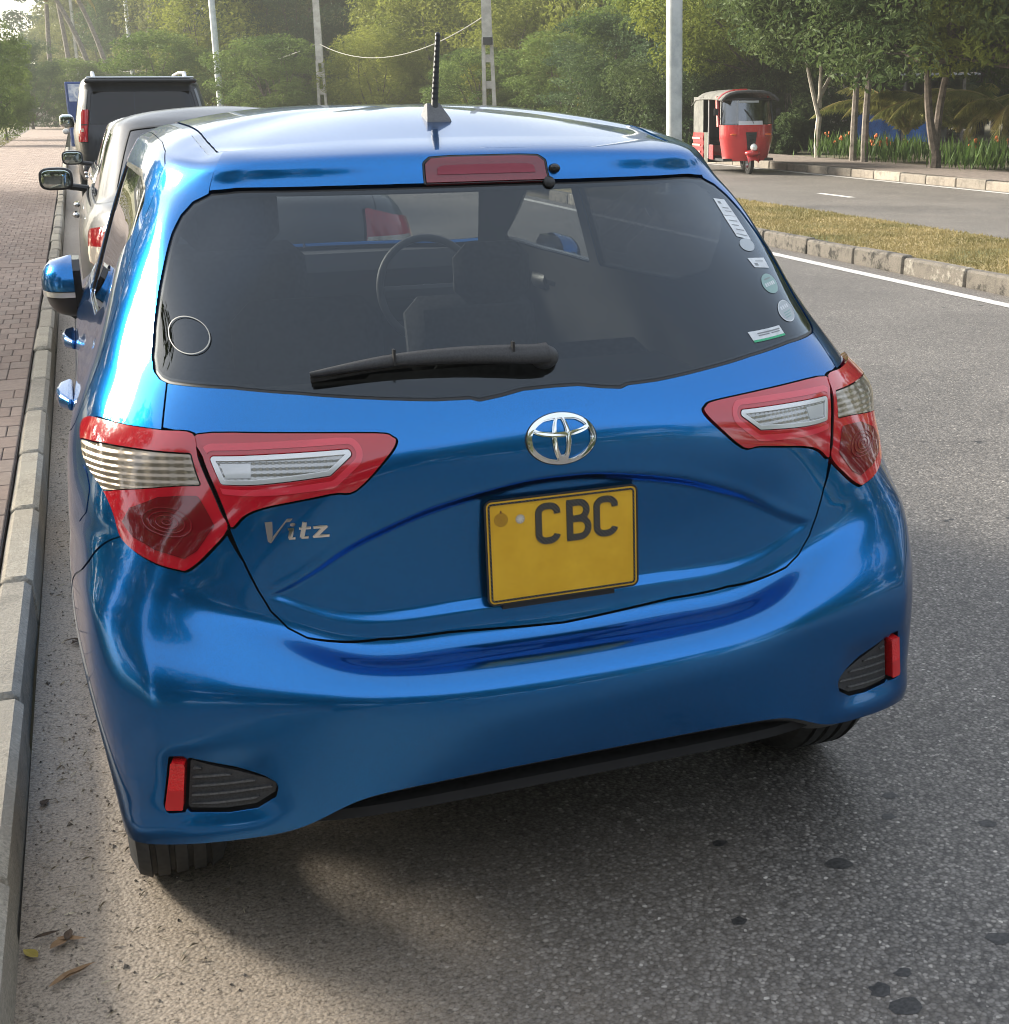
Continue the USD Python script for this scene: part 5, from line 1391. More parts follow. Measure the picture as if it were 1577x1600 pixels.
def sedan(loc, rz, pnt, label, group=None, dz=0.0, hidden=False, white_mirror=False):
    sh = Shell(super_net(SEDAN_ROWS), far=9, smooth=1.0, smooth_t=1.2, dt=0.03, ds=0.02, tref=5, sref=3)
    t = thing("parked_sedan" if not hidden else "parked_car", label, "car", loc, rz)
    Tm = sh.T
    rear = poly_on(sh, [(-.67, .74, 1.09), (-.61, 1.04, 1.25), (-.525, 1.30, 1.375), (0, 1.29, 1.392), (.525, 1.30, 1.375), (.61, 1.04, 1.25), (.67, .74, 1.09), (.3, .66, 1.085), (0, .645, 1.085), (-.3, .66, 1.085)], 0.03)
    lampL = poly_on(sh, [(-.80, .40, .92), (-.74, .11, .99), (-.50, .09, .99), (-.48, .05, .80), (-.70, .05, .72), (-.82, .30, .76)], 0.02)
    sideR = poly_on(sh, [(.74, 1.15, 1.03), (.62, 1.45, 1.34), (.61, 2.15, 1.36), (.70, 2.75, 1.14), (.74, 3.0, 1.03)], 0.03)
    ws = poly_on(sh, [(-.62, 3.03, 1.05), (-.50, 2.45, 1.37), (0, 2.40, 1.385), (.50, 2.45, 1.37), (.62, 3.03, 1.05), (0, 3.1, 1.03)], 0.02) if False else None
    fl = lambda g: affinity.scale(g, -1, 1, origin=(0, 0))
    trunk = Polygon(solve_ts(sh, [(-.62, .05, .70), (-.60, .09, .99), (-.66, .60, 1.055), (0, .60, 1.075), (.66, .60, 1.055), (.60, .09, .99), (.62, .05, .70), (0, .03, .66)], 0, 0)).buffer(0)
    plate = poly_on(sh, [(-.26, .02, .80), (.26, .02, .80), (.26, .02, .69), (-.26, .02, .69)], 0.004)
    cuts = unary_union([rear, lampL, fl(lampL), sideR, fl(sideR), trunk])
    body = sbox(-Tm, 0, Tm, sh.Smax - 0.002).difference(cuts.buffer(0.001)).buffer(0)
    kw = dict(cell=(0.04, 0.03), far=99)
    put_panel("body", sh, body, pnt, t, **kw)
    put_panel("boot_lid", sh, trunk.difference(unary_union([lampL, fl(lampL), rear]).buffer(0.003)).buffer(0), pnt, t, gap=0.006, **kw)
    g = put_panel("rear_window", sh, rear, GLASSC, t, gap=0.006, off=-0.003, skirt=False, **kw)
    put_panel("window_seal", sh, rear.buffer(0.006).difference(rear.buffer(-0.012)), BLACK, g, gap=0, off=0.001, skirt=False, **kw)
    for f2 in (lambda q: q, fl):
        lp = f2(lampL)
        w = put_panel("side_window", sh, f2(sideR), GLASSD, t, gap=0.004, off=-0.004, skirt=False, **kw)
        put_panel("window_frame", sh, f2(sideR.buffer(0.018).difference(sideR)), TRIM, w, gap=0.0, off=0.002, skirt=False, **kw)
        a, b, c, d = lp.bounds
        L = put_panel("tail_light", sh, lp, REDL, t, gap=0.006, off=0.012, depth=0.03, lip=0.004, cell=(0.03, 0.03), far=99)
        put_panel("white_section", sh, lp.intersection(sbox(a, b, c, b + (d - b) * 0.50)).buffer(-0.006), LAMPW, L, gap=0, off=0.0135, cell=(0.03, 0.03), far=99, depth=0.004)
        put_panel("red_foot", sh, lp.intersection(sbox(a, b, c, b + (d - b) * 0.10)), REDL, L, gap=0, off=0.0155, cell=(0.03, 0.03), far=99, depth=0.004)
    put_panel("number_plate", sh, plate, YEL, t, gap=0, off=0.008, cell=(0.03, 0.03), far=99)
    inner = sbox(-Tm, 0, Tm, sh.Smax - 0.04).difference(unary_union([rear, sideR, fl(sideR)]))
    put_panel("inner_shell", sh, inner, DARK, t, gap=0, off=-0.03, skirt=False, cell=(0.08, 0.06), far=99)
    fp_ = sh.S(np.linspace(-Tm, Tm, 120), np.full(120, 0.01))
    put("floor_pan", extrude(Polygon(fp_[:, :2]).buffer(-0.04), 0.02, 0.27), DARK, t)
    for sx in (-1, 1):
        for ay in (.92, 3.5):
            wheel(t, sx * 0.74, ay, 0.30, 0.30, 0.19, 0.19, sx)
    for sx in (-1, 1):
        c = np.array([sx * 0.955, 2.92, 1.035])
        sh2 = squircle(c + [0, 0.035, 0], (0.104, 0.055, 0.072), 3.2)
        mm = put("door_mirror", sh2, pnt if not white_mirror else plain("white_cap", (0.75, 0.75, 0.74), 0.2, 0, 1.0), t, smooth=50)
        put("mirror_rim", squircle(c + [0, -0.010, 0], (0.103, 0.018, 0.071), 3.6), BLACK, mm, smooth=50)
        put("mirror_glass", squircle(c + [0, -0.0255, 0], (0.088, 0.006, 0.058), 3.6), MIRG, mm, smooth=50)
        put("mirror_arm", tube([c + [-sx * 0.07, 0.03, -0.05], c + [-sx * 0.19, 0.06, -0.07]], 0.022, 8), BLACK, mm, smooth=40)
        for hy in (1.55, 2.45):
            put("handle", bx(sx * 0.842, hy, 0.90, 0.035, 0.17, 0.028, 0, 0.009), CHROME, t, smooth=40)
    if not hidden:
        seat_m = [bx(sx * .36, 2.3, 0.95, .42, .14, .55, 0, .05) for sx in (-1, 1)] + [bx(sx * .36, 1.45, .86, .5, .14, .36, 0, .05) for sx in (-1, 1)] + [bx(0, 1.05, 1.03, 1.2, .5, .02)]
        put("seats", cat_(*seat_m), SEATM, t, smooth=40)
    return t


sedan((0.035, 4.42, float(gz(5)) + 0.03), math.radians(-0.3), GREYP, "dark grey sedan with red and white tail light parked just ahead of the blue hatchback")
sedan((0.14, 10.15, float(gz(11)) - 0.06), 0, SIL, "silver car almost hidden between the grey sedan and the black off-roader, white mirror showing", hidden=True, white_mirror=True)

# black off-road wagon
SUV_ROWS = [
    (.88, .06, 4.7, .48, .45, .48, 9), (.93, .0, 4.75, .65, .62, .65, 9), (.94, .0, 4.75, .90, .90, .85, 9), (.935, .03, 4.6, 1.12, 1.12, 1.0, 8),
    (.915, .06, 4.3, 1.20, 1.20, 1.12, 8), (.86, .16, 3.4, 1.45, 1.45, 1.30, 8), (.80, .27, 2.9, 1.70, 1.70, 1.62, 8), (.77, .27, 2.7, 1.765, 1.775, 1.74, 8),
    (.71, .32, 2.6, 1.815, 1.825, 1.80, 7), (.45, .75, 2.3, 1.845, 1.85, 1.84, 5), (0, 1.5, 1.52, 1.855, 1.855, 1.855, 2)]
ssh = Shell(super_net(SUV_ROWS), far=9, smooth=0.8, smooth_t=1.0, dt=0.03, ds=0.02, tref=2, sref=3)
suv = thing("offroad_wagon", "tall black off-road wagon with silver roof rails parked ahead of the sedan", "car", (0.155, 17.6, float(gz(18)) + 0.0))
kw = dict(cell=(0.045, 0.035), far=99)
fl2 = lambda g: affinity.scale(g, -1, 1, origin=(0, 0))
rw = poly_on(ssh, [(-.74, .09, 1.22), (-.66, .25, 1.66), (.66, .25, 1.66), (.74, .09, 1.22)], 0.04)
tlp = poly_on(ssh, [(-.86, .13, 1.42), (-.74, .10, 1.42), (-.80, .04, 1.18), (-.82, .02, 0.98), (-.90, .10, 0.98), (-.92, .12, 1.18)], 0.015)
tlp = Polygon([(-1.02, 0.50), (-0.80, 0.50), (-0.80, 1.02), (-1.02, 1.02)])
cor = solve_ts(ssh, [(-.90, .08, 1.0), (-.86, .14, 1.45)], 0, 0)
tlp = Polygon([(cor[0][0] - 0.07, cor[0][1]), (cor[0][0] + 0.09, cor[0][1]), (cor[1][0] + 0.075, cor[1][1]), (cor[1][0] - 0.05, cor[1][1])]).buffer(0)
swp = poly_on(ssh, [(.90, .55, 1.23), (.80, .60, 1.66), (.80, 2.55, 1.66), (.90, 3.1, 1.25)], 0.03)
body = sbox(-ssh.T, 0, ssh.T, ssh.Smax - 0.002).difference(unary_union([rw, tlp, fl2(tlp), swp, fl2(swp)]).buffer(0.001)).buffer(0)
put_panel("body", ssh, body, BLKP, suv, **kw)
rg = put_panel("rear_window", ssh, rw, GLASSD, suv, gap=0.006, off=-0.004, skirt=False, **kw)
put_panel("sticker", ssh, poly_on(ssh, [(.60, .12, 1.33), (.66, .12, 1.33), (.66, .15, 1.40), (.60, .15, 1.40)], 0.004), WHITE_ST, rg, gap=0, off=0.002, skirt=False, **kw)
for f2 in (lambda q: q, fl2):
    put_panel("side_window", ssh, f2(swp), GLASSD, suv, gap=0.004, off=-0.004, skirt=False, **kw)
    L = put_panel("tail_light", ssh, f2(tlp), REDL, suv, gap=0.004, off=0.018, depth=0.03, lip=0.004, cell=(0.03, 0.03), far=99)
    a, b, c, d = f2(tlp).bounds
    put_panel("lamp_divider", ssh, f2(tlp).intersection(sbox(a, b + (d - b) * .50, c, b + (d - b) * .54)), DARK, L, gap=0, off=0.020, skirt=False, **kw)
    put_panel("reverse_lens", ssh, f2(tlp).intersection(sbox(a + (c - a) * .42, b + (d - b) * .30, a + (c - a) * .66, b + (d - b) * .40)), LAMPW, L, gap=0, off=0.021, skirt=False, **kw)
    sx = -1 if f2 is fl2 else 1
    rl = [(sx * .60, .42, 1.80), (sx * .605, .55, 1.885), (sx * .60, 1.4, 1.91), (sx * .58, 2.4, 1.89), (sx * .57, 2.6, 1.83)]
    put("roof_rail", tube(rl, [.03, .026, .024, .024, .028], 8), plain("rail_silver", (0.55, 0.56, 0.56), 0.3, 0.8), suv, smooth=40)
    put_panel("pillar_trim", ssh, poly_on(ssh, [(sx * .80, .14, 1.24), (sx * .72, .27, 1.68), (sx * .755, .33, 1.70), (sx * .835, .20, 1.26)], 0.004), plain("pillar_silver", (0.16, 0.165, 0.17), 0.4, 0.6), suv, gap=0, off=0.006, **kw)
    c = np.array([sx * 1.02, 3.15, 1.24])
    mm = put("door_mirror", squircle(c, (0.105, 0.07, 0.105), 3.0), CHROME, suv, smooth=40)
    put("mirror_glass", squircle(c + [0, -0.066, 0], (0.085, 0.01, 0.085), 3.4), MIRG, mm, smooth=50)
    put("mirror_arm", tube([c + [-sx * 0.06, 0.02, -0.06], c + [-sx * 0.20, 0.05, -0.10]], 0.03, 8), BLACK, mm, smooth=40)
    put("spot_mirror", ellipsoid(c + np.array([sx * 0.03, 0.35, -0.16]), (.05, .03, .045), 2), plain("spot_white", (0.7, 0.7, 0.69), 0.2), mm, smooth=True)
    for ay in (.95, 3.7):
        wheel(suv, sx * 0.80, ay, 0.38, 0.38, 0.25, 0.24, sx)
put("spoiler", bx(0, 0.235, 1.775, 1.46, 0.20, 0.055, 0, 0.02), TRIM, suv, smooth=40)
put("spoiler_top", bx(0, 0.30, 1.822, 1.40, 0.20, 0.028, 0, 0.01), plain("spoiler_silver", (0.5, 0.51, 0.52), 0.25, 0.6, 1.0), suv, smooth=40)
put("inner_shell", panel(ssh, sbox(-ssh.T, 0, ssh.T, ssh.Smax - 0.05).difference(unary_union([rw, swp, fl2(swp)])), gap=0, off=-0.03, skirt=False, cell=(0.1, 0.08), far=99)[:2], DARK, suv)
put("rear_bumper", bx(0, -0.04, 0.62, 1.74, 0.16, 0.20, 0, 0.05), BLACK, suv, smooth=40)
put_ = bx(0, 0, 0, 1, 1, 1)
put("number_plate", bx(0, -0.03, 0.92, 0.42, 0.02, 0.14), YEL, suv)

# blue box lorry beyond it
lor = thing("box_lorry", "blue box lorry with a pale emblem panel, mostly hidden behind the black wagon", "lorry", (0.10, 30.0, float(gz(30))))
BLU = speck("lorry_blue", (0.02, 0.045, 0.14), (0.03, 0.065, 0.19), 3.0, 0.5)
put("cargo_box", bx(0, 1.9, 1.25, 1.95, 3.8, 1.36, 0, 0.02), BLU, lor)
dr = put("rear_door", bx(-0.49, -0.012, 1.27, 0.93, 0.024, 1.26, 0, 0.004), BLU, lor)
put("rear_door", bx(0.49, -0.012, 1.27, 0.93, 0.024, 1.26, 0, 0.004), BLU, lor)
put("emblem_panel", bx(-0.72, -0.028, 1.70, 0.38, 0.006, 0.36, 0, 0.002), speck("emblem_pale", (0.22, 0.28, 0.42), (0.55, 0.58, 0.62), 9.0, 0.5), dr)
ed = extrude(ellipse(0.11, 0.13).difference(ellipse(0.075, 0.09)), 0.004); ed.apply_transform(trimesh.transformations.rotation_matrix(np.pi / 2, [1, 0, 0])); ed.apply_translation((-0.70, -0.034, 1.70))
put("emblem_ring", ed, plain("emblem_white", (0.6, 0.62, 0.64), 0.5), dr)
put("cab", bx(0, 4.6, 1.0, 1.7, 1.3, 1.3, 0, 0.15), BLU, lor, smooth=40)
put("chassis", cat_(bx(0, 2.4, 0.50, 0.8, 4.6, 0.14), bx(0, 0.02, 0.48, 1.7, 0.06, 0.12)), BLACK, lor)
for sx in (-1, 1):
    put("tail_light", bx(sx * .74, -0.02, 0.50, 0.26, 0.03, 0.10, 0, 0.008), REDL, lor)
    for ay in (.9, 4.4):
        wheel(lor, sx * .72, ay, .33, .33, .2, .2, sx)

# ---------------------------------------------------------------- the red three-wheeler
def skin(fn, nu, nv, thick=0.012):
    """A curved sheet with thickness: fn(u, v) -> points for arrays in [0, 1]."""
    u, v = np.meshgrid(np.linspace(0, 1, nu), np.linspace(0, 1, nv), indexing="ij")
    P = fn(u, v)
    du, dv = np.gradient(P, axis=0), np.gradient(P, axis=1)
    n = np.cross(du, dv); n /= np.maximum(np.linalg.norm(n, axis=-1, keepdims=True), 1e-9)
    Q = P - n * thick
    V = np.concatenate([P.reshape(-1, 3), Q.reshape(-1, 3)])
    N = nu * nv
    f = []
    idx = np.arange(N).reshape(nu, nv)
    for i in range(nu - 1):
        for j in range(nv - 1):
            a, b, c, d = idx[i, j], idx[i + 1, j], idx[i + 1, j + 1], idx[i, j + 1]
            f += [[a, b, c], [a, c, d], [a + N, c + N, b + N], [a + N, d + N, c + N]]
    rim = list(idx[:, 0]) + list(idx[-1, 1:]) + list(idx[-2::-1, -1]) + list(idx[0, -2:0:-1])
    for k in range(len(rim)):
        a, b = rim[k], rim[(k + 1) % len(rim)]
        f += [[a, a + N, b + N], [a, b + N, b]]
    return trimesh.Trimesh(V, np.array(f), process=False)


RED = paint("three_wheeler_red", (0.42, 0.016, 0.018), (0.22, 0.008, 0.01), rough=0.4, metallic=0.1)
CANV = speck("canvas_grey", (0.075, 0.075, 0.068), (0.135, 0.132, 0.118), 6.0, 0.9, 0.2, coord="object")
CANVD = speck("canvas_dark", (0.05, 0.05, 0.05), (0.09, 0.09, 0.088), 6.0, 0.8, 0.2, coord="object")
tuk = thing("three_wheeler", "red three-wheeler with grey canvas hood driving towards us on the far carriageway", "three-wheeler", (11.70, 22.02, float(gz(22.2))), math.radians(-9), None, None, (0.90, 0.95, 0.96))
# local frame: the nose points to -y; x runs to the right as seen in the photograph
HW = 0.62


def cowl(u, v):                       # red shield: v upwards, u across
    x = (u - 0.5) * 2
    z = 0.27 + 0.72 * v
    w = HW * (0.84 + 0.16 * np.clip(v * 1.6, 0, 1))
    y = 0.08 + 0.30 * np.abs(x) ** 2.6 + 0.05 * (1 - v) - 0.04 * np.sin(np.pi * v) + 0.62 * np.clip(np.abs(x) - 0.90, 0, 1)
    return np.stack([x * w, y, z], -1)


cw = put("front_cowl", skin(lambda u, v: cowl(u, v), 29, 12, 0.02), RED, tuk, smooth=50)
put("louvre", skin(lambda u, v: cowl(0.5 + 0.085 * (u - 0.5) * (1.0 + 0.5 * v) * 2 * 0.8, 0.28 + 0.52 * v) + np.array([0, -0.012, 0]), 4, 5, 0.01), BLACK, cw)
for k in range(4):
    put("louvre_bar", bx(0, 0.035, 0.53 + 0.085 * k, 0.10, 0.02, 0.012), TRIM, cw)
for sx in (-1, 1):
    put("indicator", ellipsoid((sx * 0.40, 0.115, 0.80), (0.075, 0.025, 0.022), 2), plain("amber_lens", (0.62, 0.10, 0.015), 0.2, 0, 1.0), cw, smooth=True)


def screen(u, v):
    x = (u - 0.5) * 2
    z = 1.00 + 0.50 * v
    y = 0.10 + 0.26 * np.abs(x) ** 2.6 + 0.10 * v + 0.0 * x
    return np.stack([x * HW * (0.97 - 0.06 * v), y, z], -1)


GLT = glass("windscreen_glass", (0.30, 0.31, 0.33), ior=2.3, rough=0.12)
wsn = put("windscreen", skin(screen, 25, 8, 0.006), GLT, tuk, smooth=50)
edge = lambda f, us, vs: np.array([f(np.array(a), np.array(b)) for a, b in zip(us, vs)])
put("screen_frame", cat_(tube(edge(screen, np.linspace(0, 1, 15), np.full(15, 1.0)), 0.028, 8), tube(edge(screen, np.zeros(6), np.linspace(0, 1, 6)), 0.022, 8), tube(edge(screen, np.ones(6), np.linspace(0, 1, 6)), 0.022, 8)), BLACK, wsn, smooth=40)
put("screen_sticker", skin(lambda u, v: screen(0.27 + 0.46 * u, -0.02 + 0.16 * v) + np.array([0, -0.016, 0]), 12, 3, 0.004), plain("pale_sticker", (0.50, 0.50, 0.52), 0.5), wsn)
put("screen_banner", skin(lambda u, v: screen(0.28 + 0.4 * u, 0.86 + 0.08 * v) + np.array([0, -0.014, 0]), 8, 3, 0.004), plain("banner_grey", (0.35, 0.36, 0.36), 0.5), wsn)
put("wiper", tube([(0.05, 0.085, 1.02), (0.02, 0.10, 1.12), (-0.14, 0.14, 1.30)], 0.008, 6), BLACK, wsn)


def hood(u, v):                       # canvas roof over the cabin
    x = (u - 0.5) * 2
    y = 0.18 + 2.30 * v
    z = 1.53 + 0.12 * (1 - np.abs(x) ** 3.0) + 0.03 * np.sin(np.pi * v) - 0.10 * np.clip(v - 0.85, 0, 1) / 0.15
    return np.stack([x * (HW + 0.03), y, z - 0.06 * np.abs(x) ** 8], -1)


put("canvas_hood", skin(hood, 17, 14, -0.02), CANV, tuk, smooth=50)
put("hood_front_edge", tube(edge(hood, np.linspace(0, 1, 15), np.zeros(15)), 0.03, 8), CANVD, tuk, smooth=40)
put("red_roof_band", tube(edge(hood, np.linspace(0.0, 0.5, 8), np.full(8, 0.10)) + [0, 0, 0.012], 0.035, 8), RED, tuk, smooth=40)


def back(u, v):                       # canvas round the rear of the cabin
    a = (u - 0.5) * 2
    x = np.clip(a * 1.55, -1, 1)
    y = 2.46 - np.clip(np.abs(a) - 0.645, 0, 1) / 0.355 * 0.80 - 0.10 * np.abs(x) ** 6 + 0.02
    return np.stack([x * (HW + 0.02), y, 0.80 + 0.76 * v], -1)


put("canvas_back", skin(back, 33, 8, -0.015), CANV, tuk, smooth=40)


def tail(u, v):                       # red steel body under it
    a = (u - 0.5) * 2
    x = np.clip(a * 1.55, -1, 1)
    y = 2.50 - np.clip(np.abs(a) - 0.645, 0, 1) / 0.355 * 0.88 - 0.10 * np.abs(x) ** 6
    return np.stack([x * (HW + 0.035 + 0.012 * np.sin(v * 18)), y, 0.28 + 0.54 * v], -1)


tb = put("rear_body", skin(tail, 33, 10, -0.02), RED, tuk, smooth=30)
for k in range(3):
    put("pale_stripe", cat_(*[bx(sx * (HW + 0.05), 2.02, 0.42 + 0.14 * k, 0.012, 0.62, 0.035) for sx in (-1, 1)]), plain("stripe_pink", (0.62, 0.25, 0.22), 0.5), tb)
put("floor", cat_(bx(0, 1.25, 0.29, 2 * HW - 0.08, 2.0, 0.05)), BLACK, tuk)
put("seat", cat_(bx(0, 1.95, 0.62, 1.10, 0.55, 0.14, 0, .04), bx(0, 2.25, 0.90, 1.10, 0.14, 0.52, 0, .04)), SEATM, tuk, smooth=40)
put("seat", cat_(bx(-0.05, 1.02, 0.62, 0.50, 0.40, 0.12, 0, .04), bx(-0.05, 1.24, 0.82, 0.50, 0.10, 0.36, 0, .04), bx(-0.05, 1.05, 0.44, 0.45, 0.4, 0.26)), SEATM, tuk, smooth=40)
put("handlebar", cat_(tube([(0, 0.35, 0.60), (0, 0.55, 0.98)], 0.03, 8), tube([(-0.33, 0.66, 1.02), (0, 0.56, 1.0), (0.33, 0.66, 1.02)], 0.016, 8)), BLACK, tuk, smooth=40)
for sx in (-1, 1):
    put("front_pillar", tube([(sx * 0.605, 0.52, 0.95), (sx * 0.60, 0.62, 1.3), (sx * 0.60, 0.66, 1.56)], 0.045, 8), RED, tuk, smooth=40)
    put("door_post", tube([(sx * 0.62, 1.22, 0.30), (sx * 0.615, 1.22, 1.56)], 0.018, 8), plain("post_grey", (0.30, 0.30, 0.29), 0.4), tuk)
    put("door_curtain", bx(sx * 0.625, 1.42, 0.52, 0.02, 0.38, 0.62, 0, 0.006), speck("curtain_olive", (0.065, 0.066, 0.052), (0.10, 0.10, 0.08), 5, 0.9), tuk)
    put("step_panel", bx(sx * 0.615, 1.02, 0.43, 0.02, 0.30, 0.30, 0, 0.005), RED, tuk)
    put("side_mirror", cat_(tube([(sx * 0.56, 0.40, 1.05), (sx * 0.70, 0.36, 1.20)], 0.008, 6), bx(sx * 0.72, 0.36, 1.25, 0.10, 0.02, 0.14, 0, 0.006)), BLACK, tuk)
put("cabin_back", bx(0, 1.62, 1.10, 1.05, 0.02, 0.75), DARK, tuk)
mg = skin(lambda u, v: np.stack([(v - 0.5) * 0.24 * (1 - 0.25 * np.abs(2 * v - 1) ** 4 * 0), 0.17 - 0.30 * np.cos(np.pi * (0.10 + 0.62 * u)), 0.20 + 0.27 * np.sin(np.pi * (0.10 + 0.62 * u)) - 0.05 * np.abs(2 * v - 1) ** 3], -1), 14, 9, 0.012)
put("mudguard", mg, RED, tuk, smooth=50)
put("mudguard_nose", ellipsoid((0, -0.02, 0.43), (0.17, 0.13, 0.07), 3), RED, tuk, smooth=True)
hl = put("headlight", ellipsoid((0.02, -0.06, 0.545), (0.078, 0.06, 0.078), 3), plain("headlamp_shell", (0.62, 0.62, 0.60), 0.2, 0.2, 1.0), tuk, smooth=True)
put("headlight_lens", ellipsoid((0.022, -0.105, 0.545), (0.062, 0.028, 0.062), 3), plain("headlamp_lens", (0.72, 0.72, 0.70), 0.08, 0.3, 1.0), hl, smooth=True)
wheel(tuk, 0, 0.17, 0.21, 0.21, 0.105, 0.115, 1, spokes=4)
for sx in (-1, 1):
    wheel(tuk, sx * 0.52, 2.02, 0.21, 0.21, 0.11, 0.115, sx, spokes=4)
put("axle", tube([(-.5, 2.02, .21), (.5, 2.02, .21)], 0.03, 8), BLACK, tuk)
put("fork", tube([(0, 0.17, 0.21), (0.07, 0.20, 0.30), (0.03, 0.32, 0.6)], 0.025, 8), BLACK, tuk)

# ---------------------------------------------------------------- poles and wires
GALV = speck("galvanised_steel", (0.30, 0.325, 0.325), (0.42, 0.44, 0.435), 5.0, 0.55, 0.05, metallic=0.25)
CONC = speck("pole_concrete", (0.26, 0.25, 0.22), (0.40, 0.38, 0.33), 4.0, 0.9, 0.2)


def lamp_post(x, y, r0, r1, h, label):
    t = thing("street_lamp", label, "lamp post", (x, y, float(gz(y)) + 0.12), 0, "galvanised lamp posts along the road")
    put("post", tube([(0, 0, -0.12), (0, 0, h * .5), (0, 0, h)], [r0, (r0 + r1) / 2, r1], 20), GALV, t, smooth=50)
    put("base_plate", cat_(bx(0, 0, 0.03, 0.42, 0.42, 0.025), *[tube([(sx * .16, sy * .16, 0.03), (sx * .16, sy * .16, 0.09)], 0.015, 6) for sx in (-1, 1) for sy in (-1, 1)]), GALV, t)
    put("lamp_arm", tube([(0, 0, h - 0.05), (-0.3, 0, h + 0.5), (-1.6, 0, h + 0.8)], [0.05, 0.045, 0.035], 10), GALV, t, smooth=40)
    put("lantern", bx(-1.9, 0, h + 0.82, 0.7, 0.28, 0.12, 0, 0.03), GALV, t, smooth=40)
    return t


lamp_post(7.33, 16.0, 0.118, 0.105, 9.0, "thick galvanised lamp post in the median, left of the red three-wheeler")
lamp_post(5.27, 60.0, 0.15, 0.12, 9.0, "slimmer lamp post left of the concrete poles, rising behind the sedan's roof")
lamp_post(2.59, 80.0, 0.13, 0.10, 9.0, "thin distant lamp post right behind the black wagon")


def h_pole(x, y, w, label, arms=True):
    """Prestressed concrete pole: two legs joined by webs, solid above."""
    t = thing("utility_pole", label, "utility pole", (x, y, float(gz(y)) + 0.13), math.radians(-18), "concrete utility poles with open webs")
    H = 9.0
    for sx in (-1, 1):
        put("leg", trimesh.convex.convex_hull(np.array([(sx * w * .62 + a, b, z) for a in (-.055, .055) for b in (-.09, .09) for z in (-.2,)] + [(sx * w * .42 + a, b, 3.0) for a in (-.05, .05) for b in (-.08, .08)])), CONC, t)
    for z in (0.3, 1.0, 1.75, 2.45):
        put("web", bx(0, 0, z, w * 1.0, 0.13, 0.20), CONC, t)
    put("shaft", trimesh.convex.convex_hull(np.array([(a, b, 2.9) for a in (-w * .55, w * .55) for b in (-.085, .085)] + [(a, b, H) for a in (-.09, .09) for b in (-.07, .07)])), CONC, t)
    if arms:
        a = put("cross_arm", bx(0.55, -0.12, 5.05, 1.35, 0.09, 0.10), GALV, t)
        put("brace", cat_(tube([(0.10, -0.12, 4.1), (0.95, -0.12, 5.0)], 0.05, 4)), GALV, a)
        put("insulator", lathe([(0.0001, 0), (0.05, 0), (0.06, 0.05), (0.03, 0.08), (0.05, 0.12), (0.0001, 0.15)], 12).apply_translation((1.0, -0.12, 5.10)), plain("insulator_white", (0.7, 0.68, 0.62), 0.2, 0, 0.5), a, smooth=40)
        put("clamp_box", bx(0.02, -0.14, 2.9, 0.26, 0.08, 0.2), BLACK, t)
    return t


h_pole(10.13, 35.0, 0.26, "nearest concrete utility pole, with cross arm and diagonal brace")
h_pole(9.02, 56.0, 0.27, "second concrete utility pole, plain, where the loose cable is tied", False)
h_pole(-0.08, 108.0, 0.20, "farthest small utility pole at the bend above the lorry", False)


def cable(a, b, sag, label, r=0.013):
    a, b = np.array(a, float), np.array(b, float)
    u = np.linspace(0, 1, 28)[:, None]
    p = a * (1 - u) + b * u
    p[:, 2] -= (4 * sag * u * (1 - u))[:, 0]
    put("cable", tube(p, r, 6), plain("cable_grey", (0.14, 0.14, 0.12), 0.7), None, smooth=50, label=label, cat="cable")


def zpix(px, py, y):
    return y


cable((10.03, 35.0, 3.85), (9.02, 56.0, 4.05), 0.80, "loose cable sagging between the two nearer concrete poles")
cable((8.97, 56.0, 4.05), (7.3, 72.0, 3.55), 0.18, "cable running left from the second concrete pole into the trees")
cable((-0.08, 108.0, 5.45), (7.2, 90.0, 5.05), 1.25, "distant cable sagging right from the farthest pole")
cable((-0.08, 108.0, 5.45), (-3.0, 110.0, 4.15), 0.25, "distant cable falling left from the farthest pole")

sg = thing("yellow_sign", "tiny yellow marker board on a thin post at the far verge, above the roof edge", "sign", (15.19, 41.5, float(gz(41)) + 0.13))
put("board", bx(0, 0, 1.30, 0.13, 0.02, 0.38, 0, 0.004), plain("sign_yellow", (0.55, 0.40, 0.03), 0.5), sg)
put("post", tube([(0, 0.02, 0), (0, 0.02, 1.2)], 0.025, 8), GALV, sg)

# bank at the bend of the road
bank = thing("bank_wall", "pale low wall closing the far end of the brick path", "wall", (-5.5, 122.2, float(gz(122))))
put("wall_body", bx(0, 0, 0.5, 17, 0.35, 1.0), speck("bank_stone", (0.26, 0.225, 0.19), (0.40, 0.36, 0.31), 1.3, 0.95), bank)
put("coping", bx(0, 0, 1.03, 17.1, 0.45, 0.06), speck("bank_stone", (0.26, 0.225, 0.19), (0.40, 0.36, 0.31), 1.3, 0.95), bank)

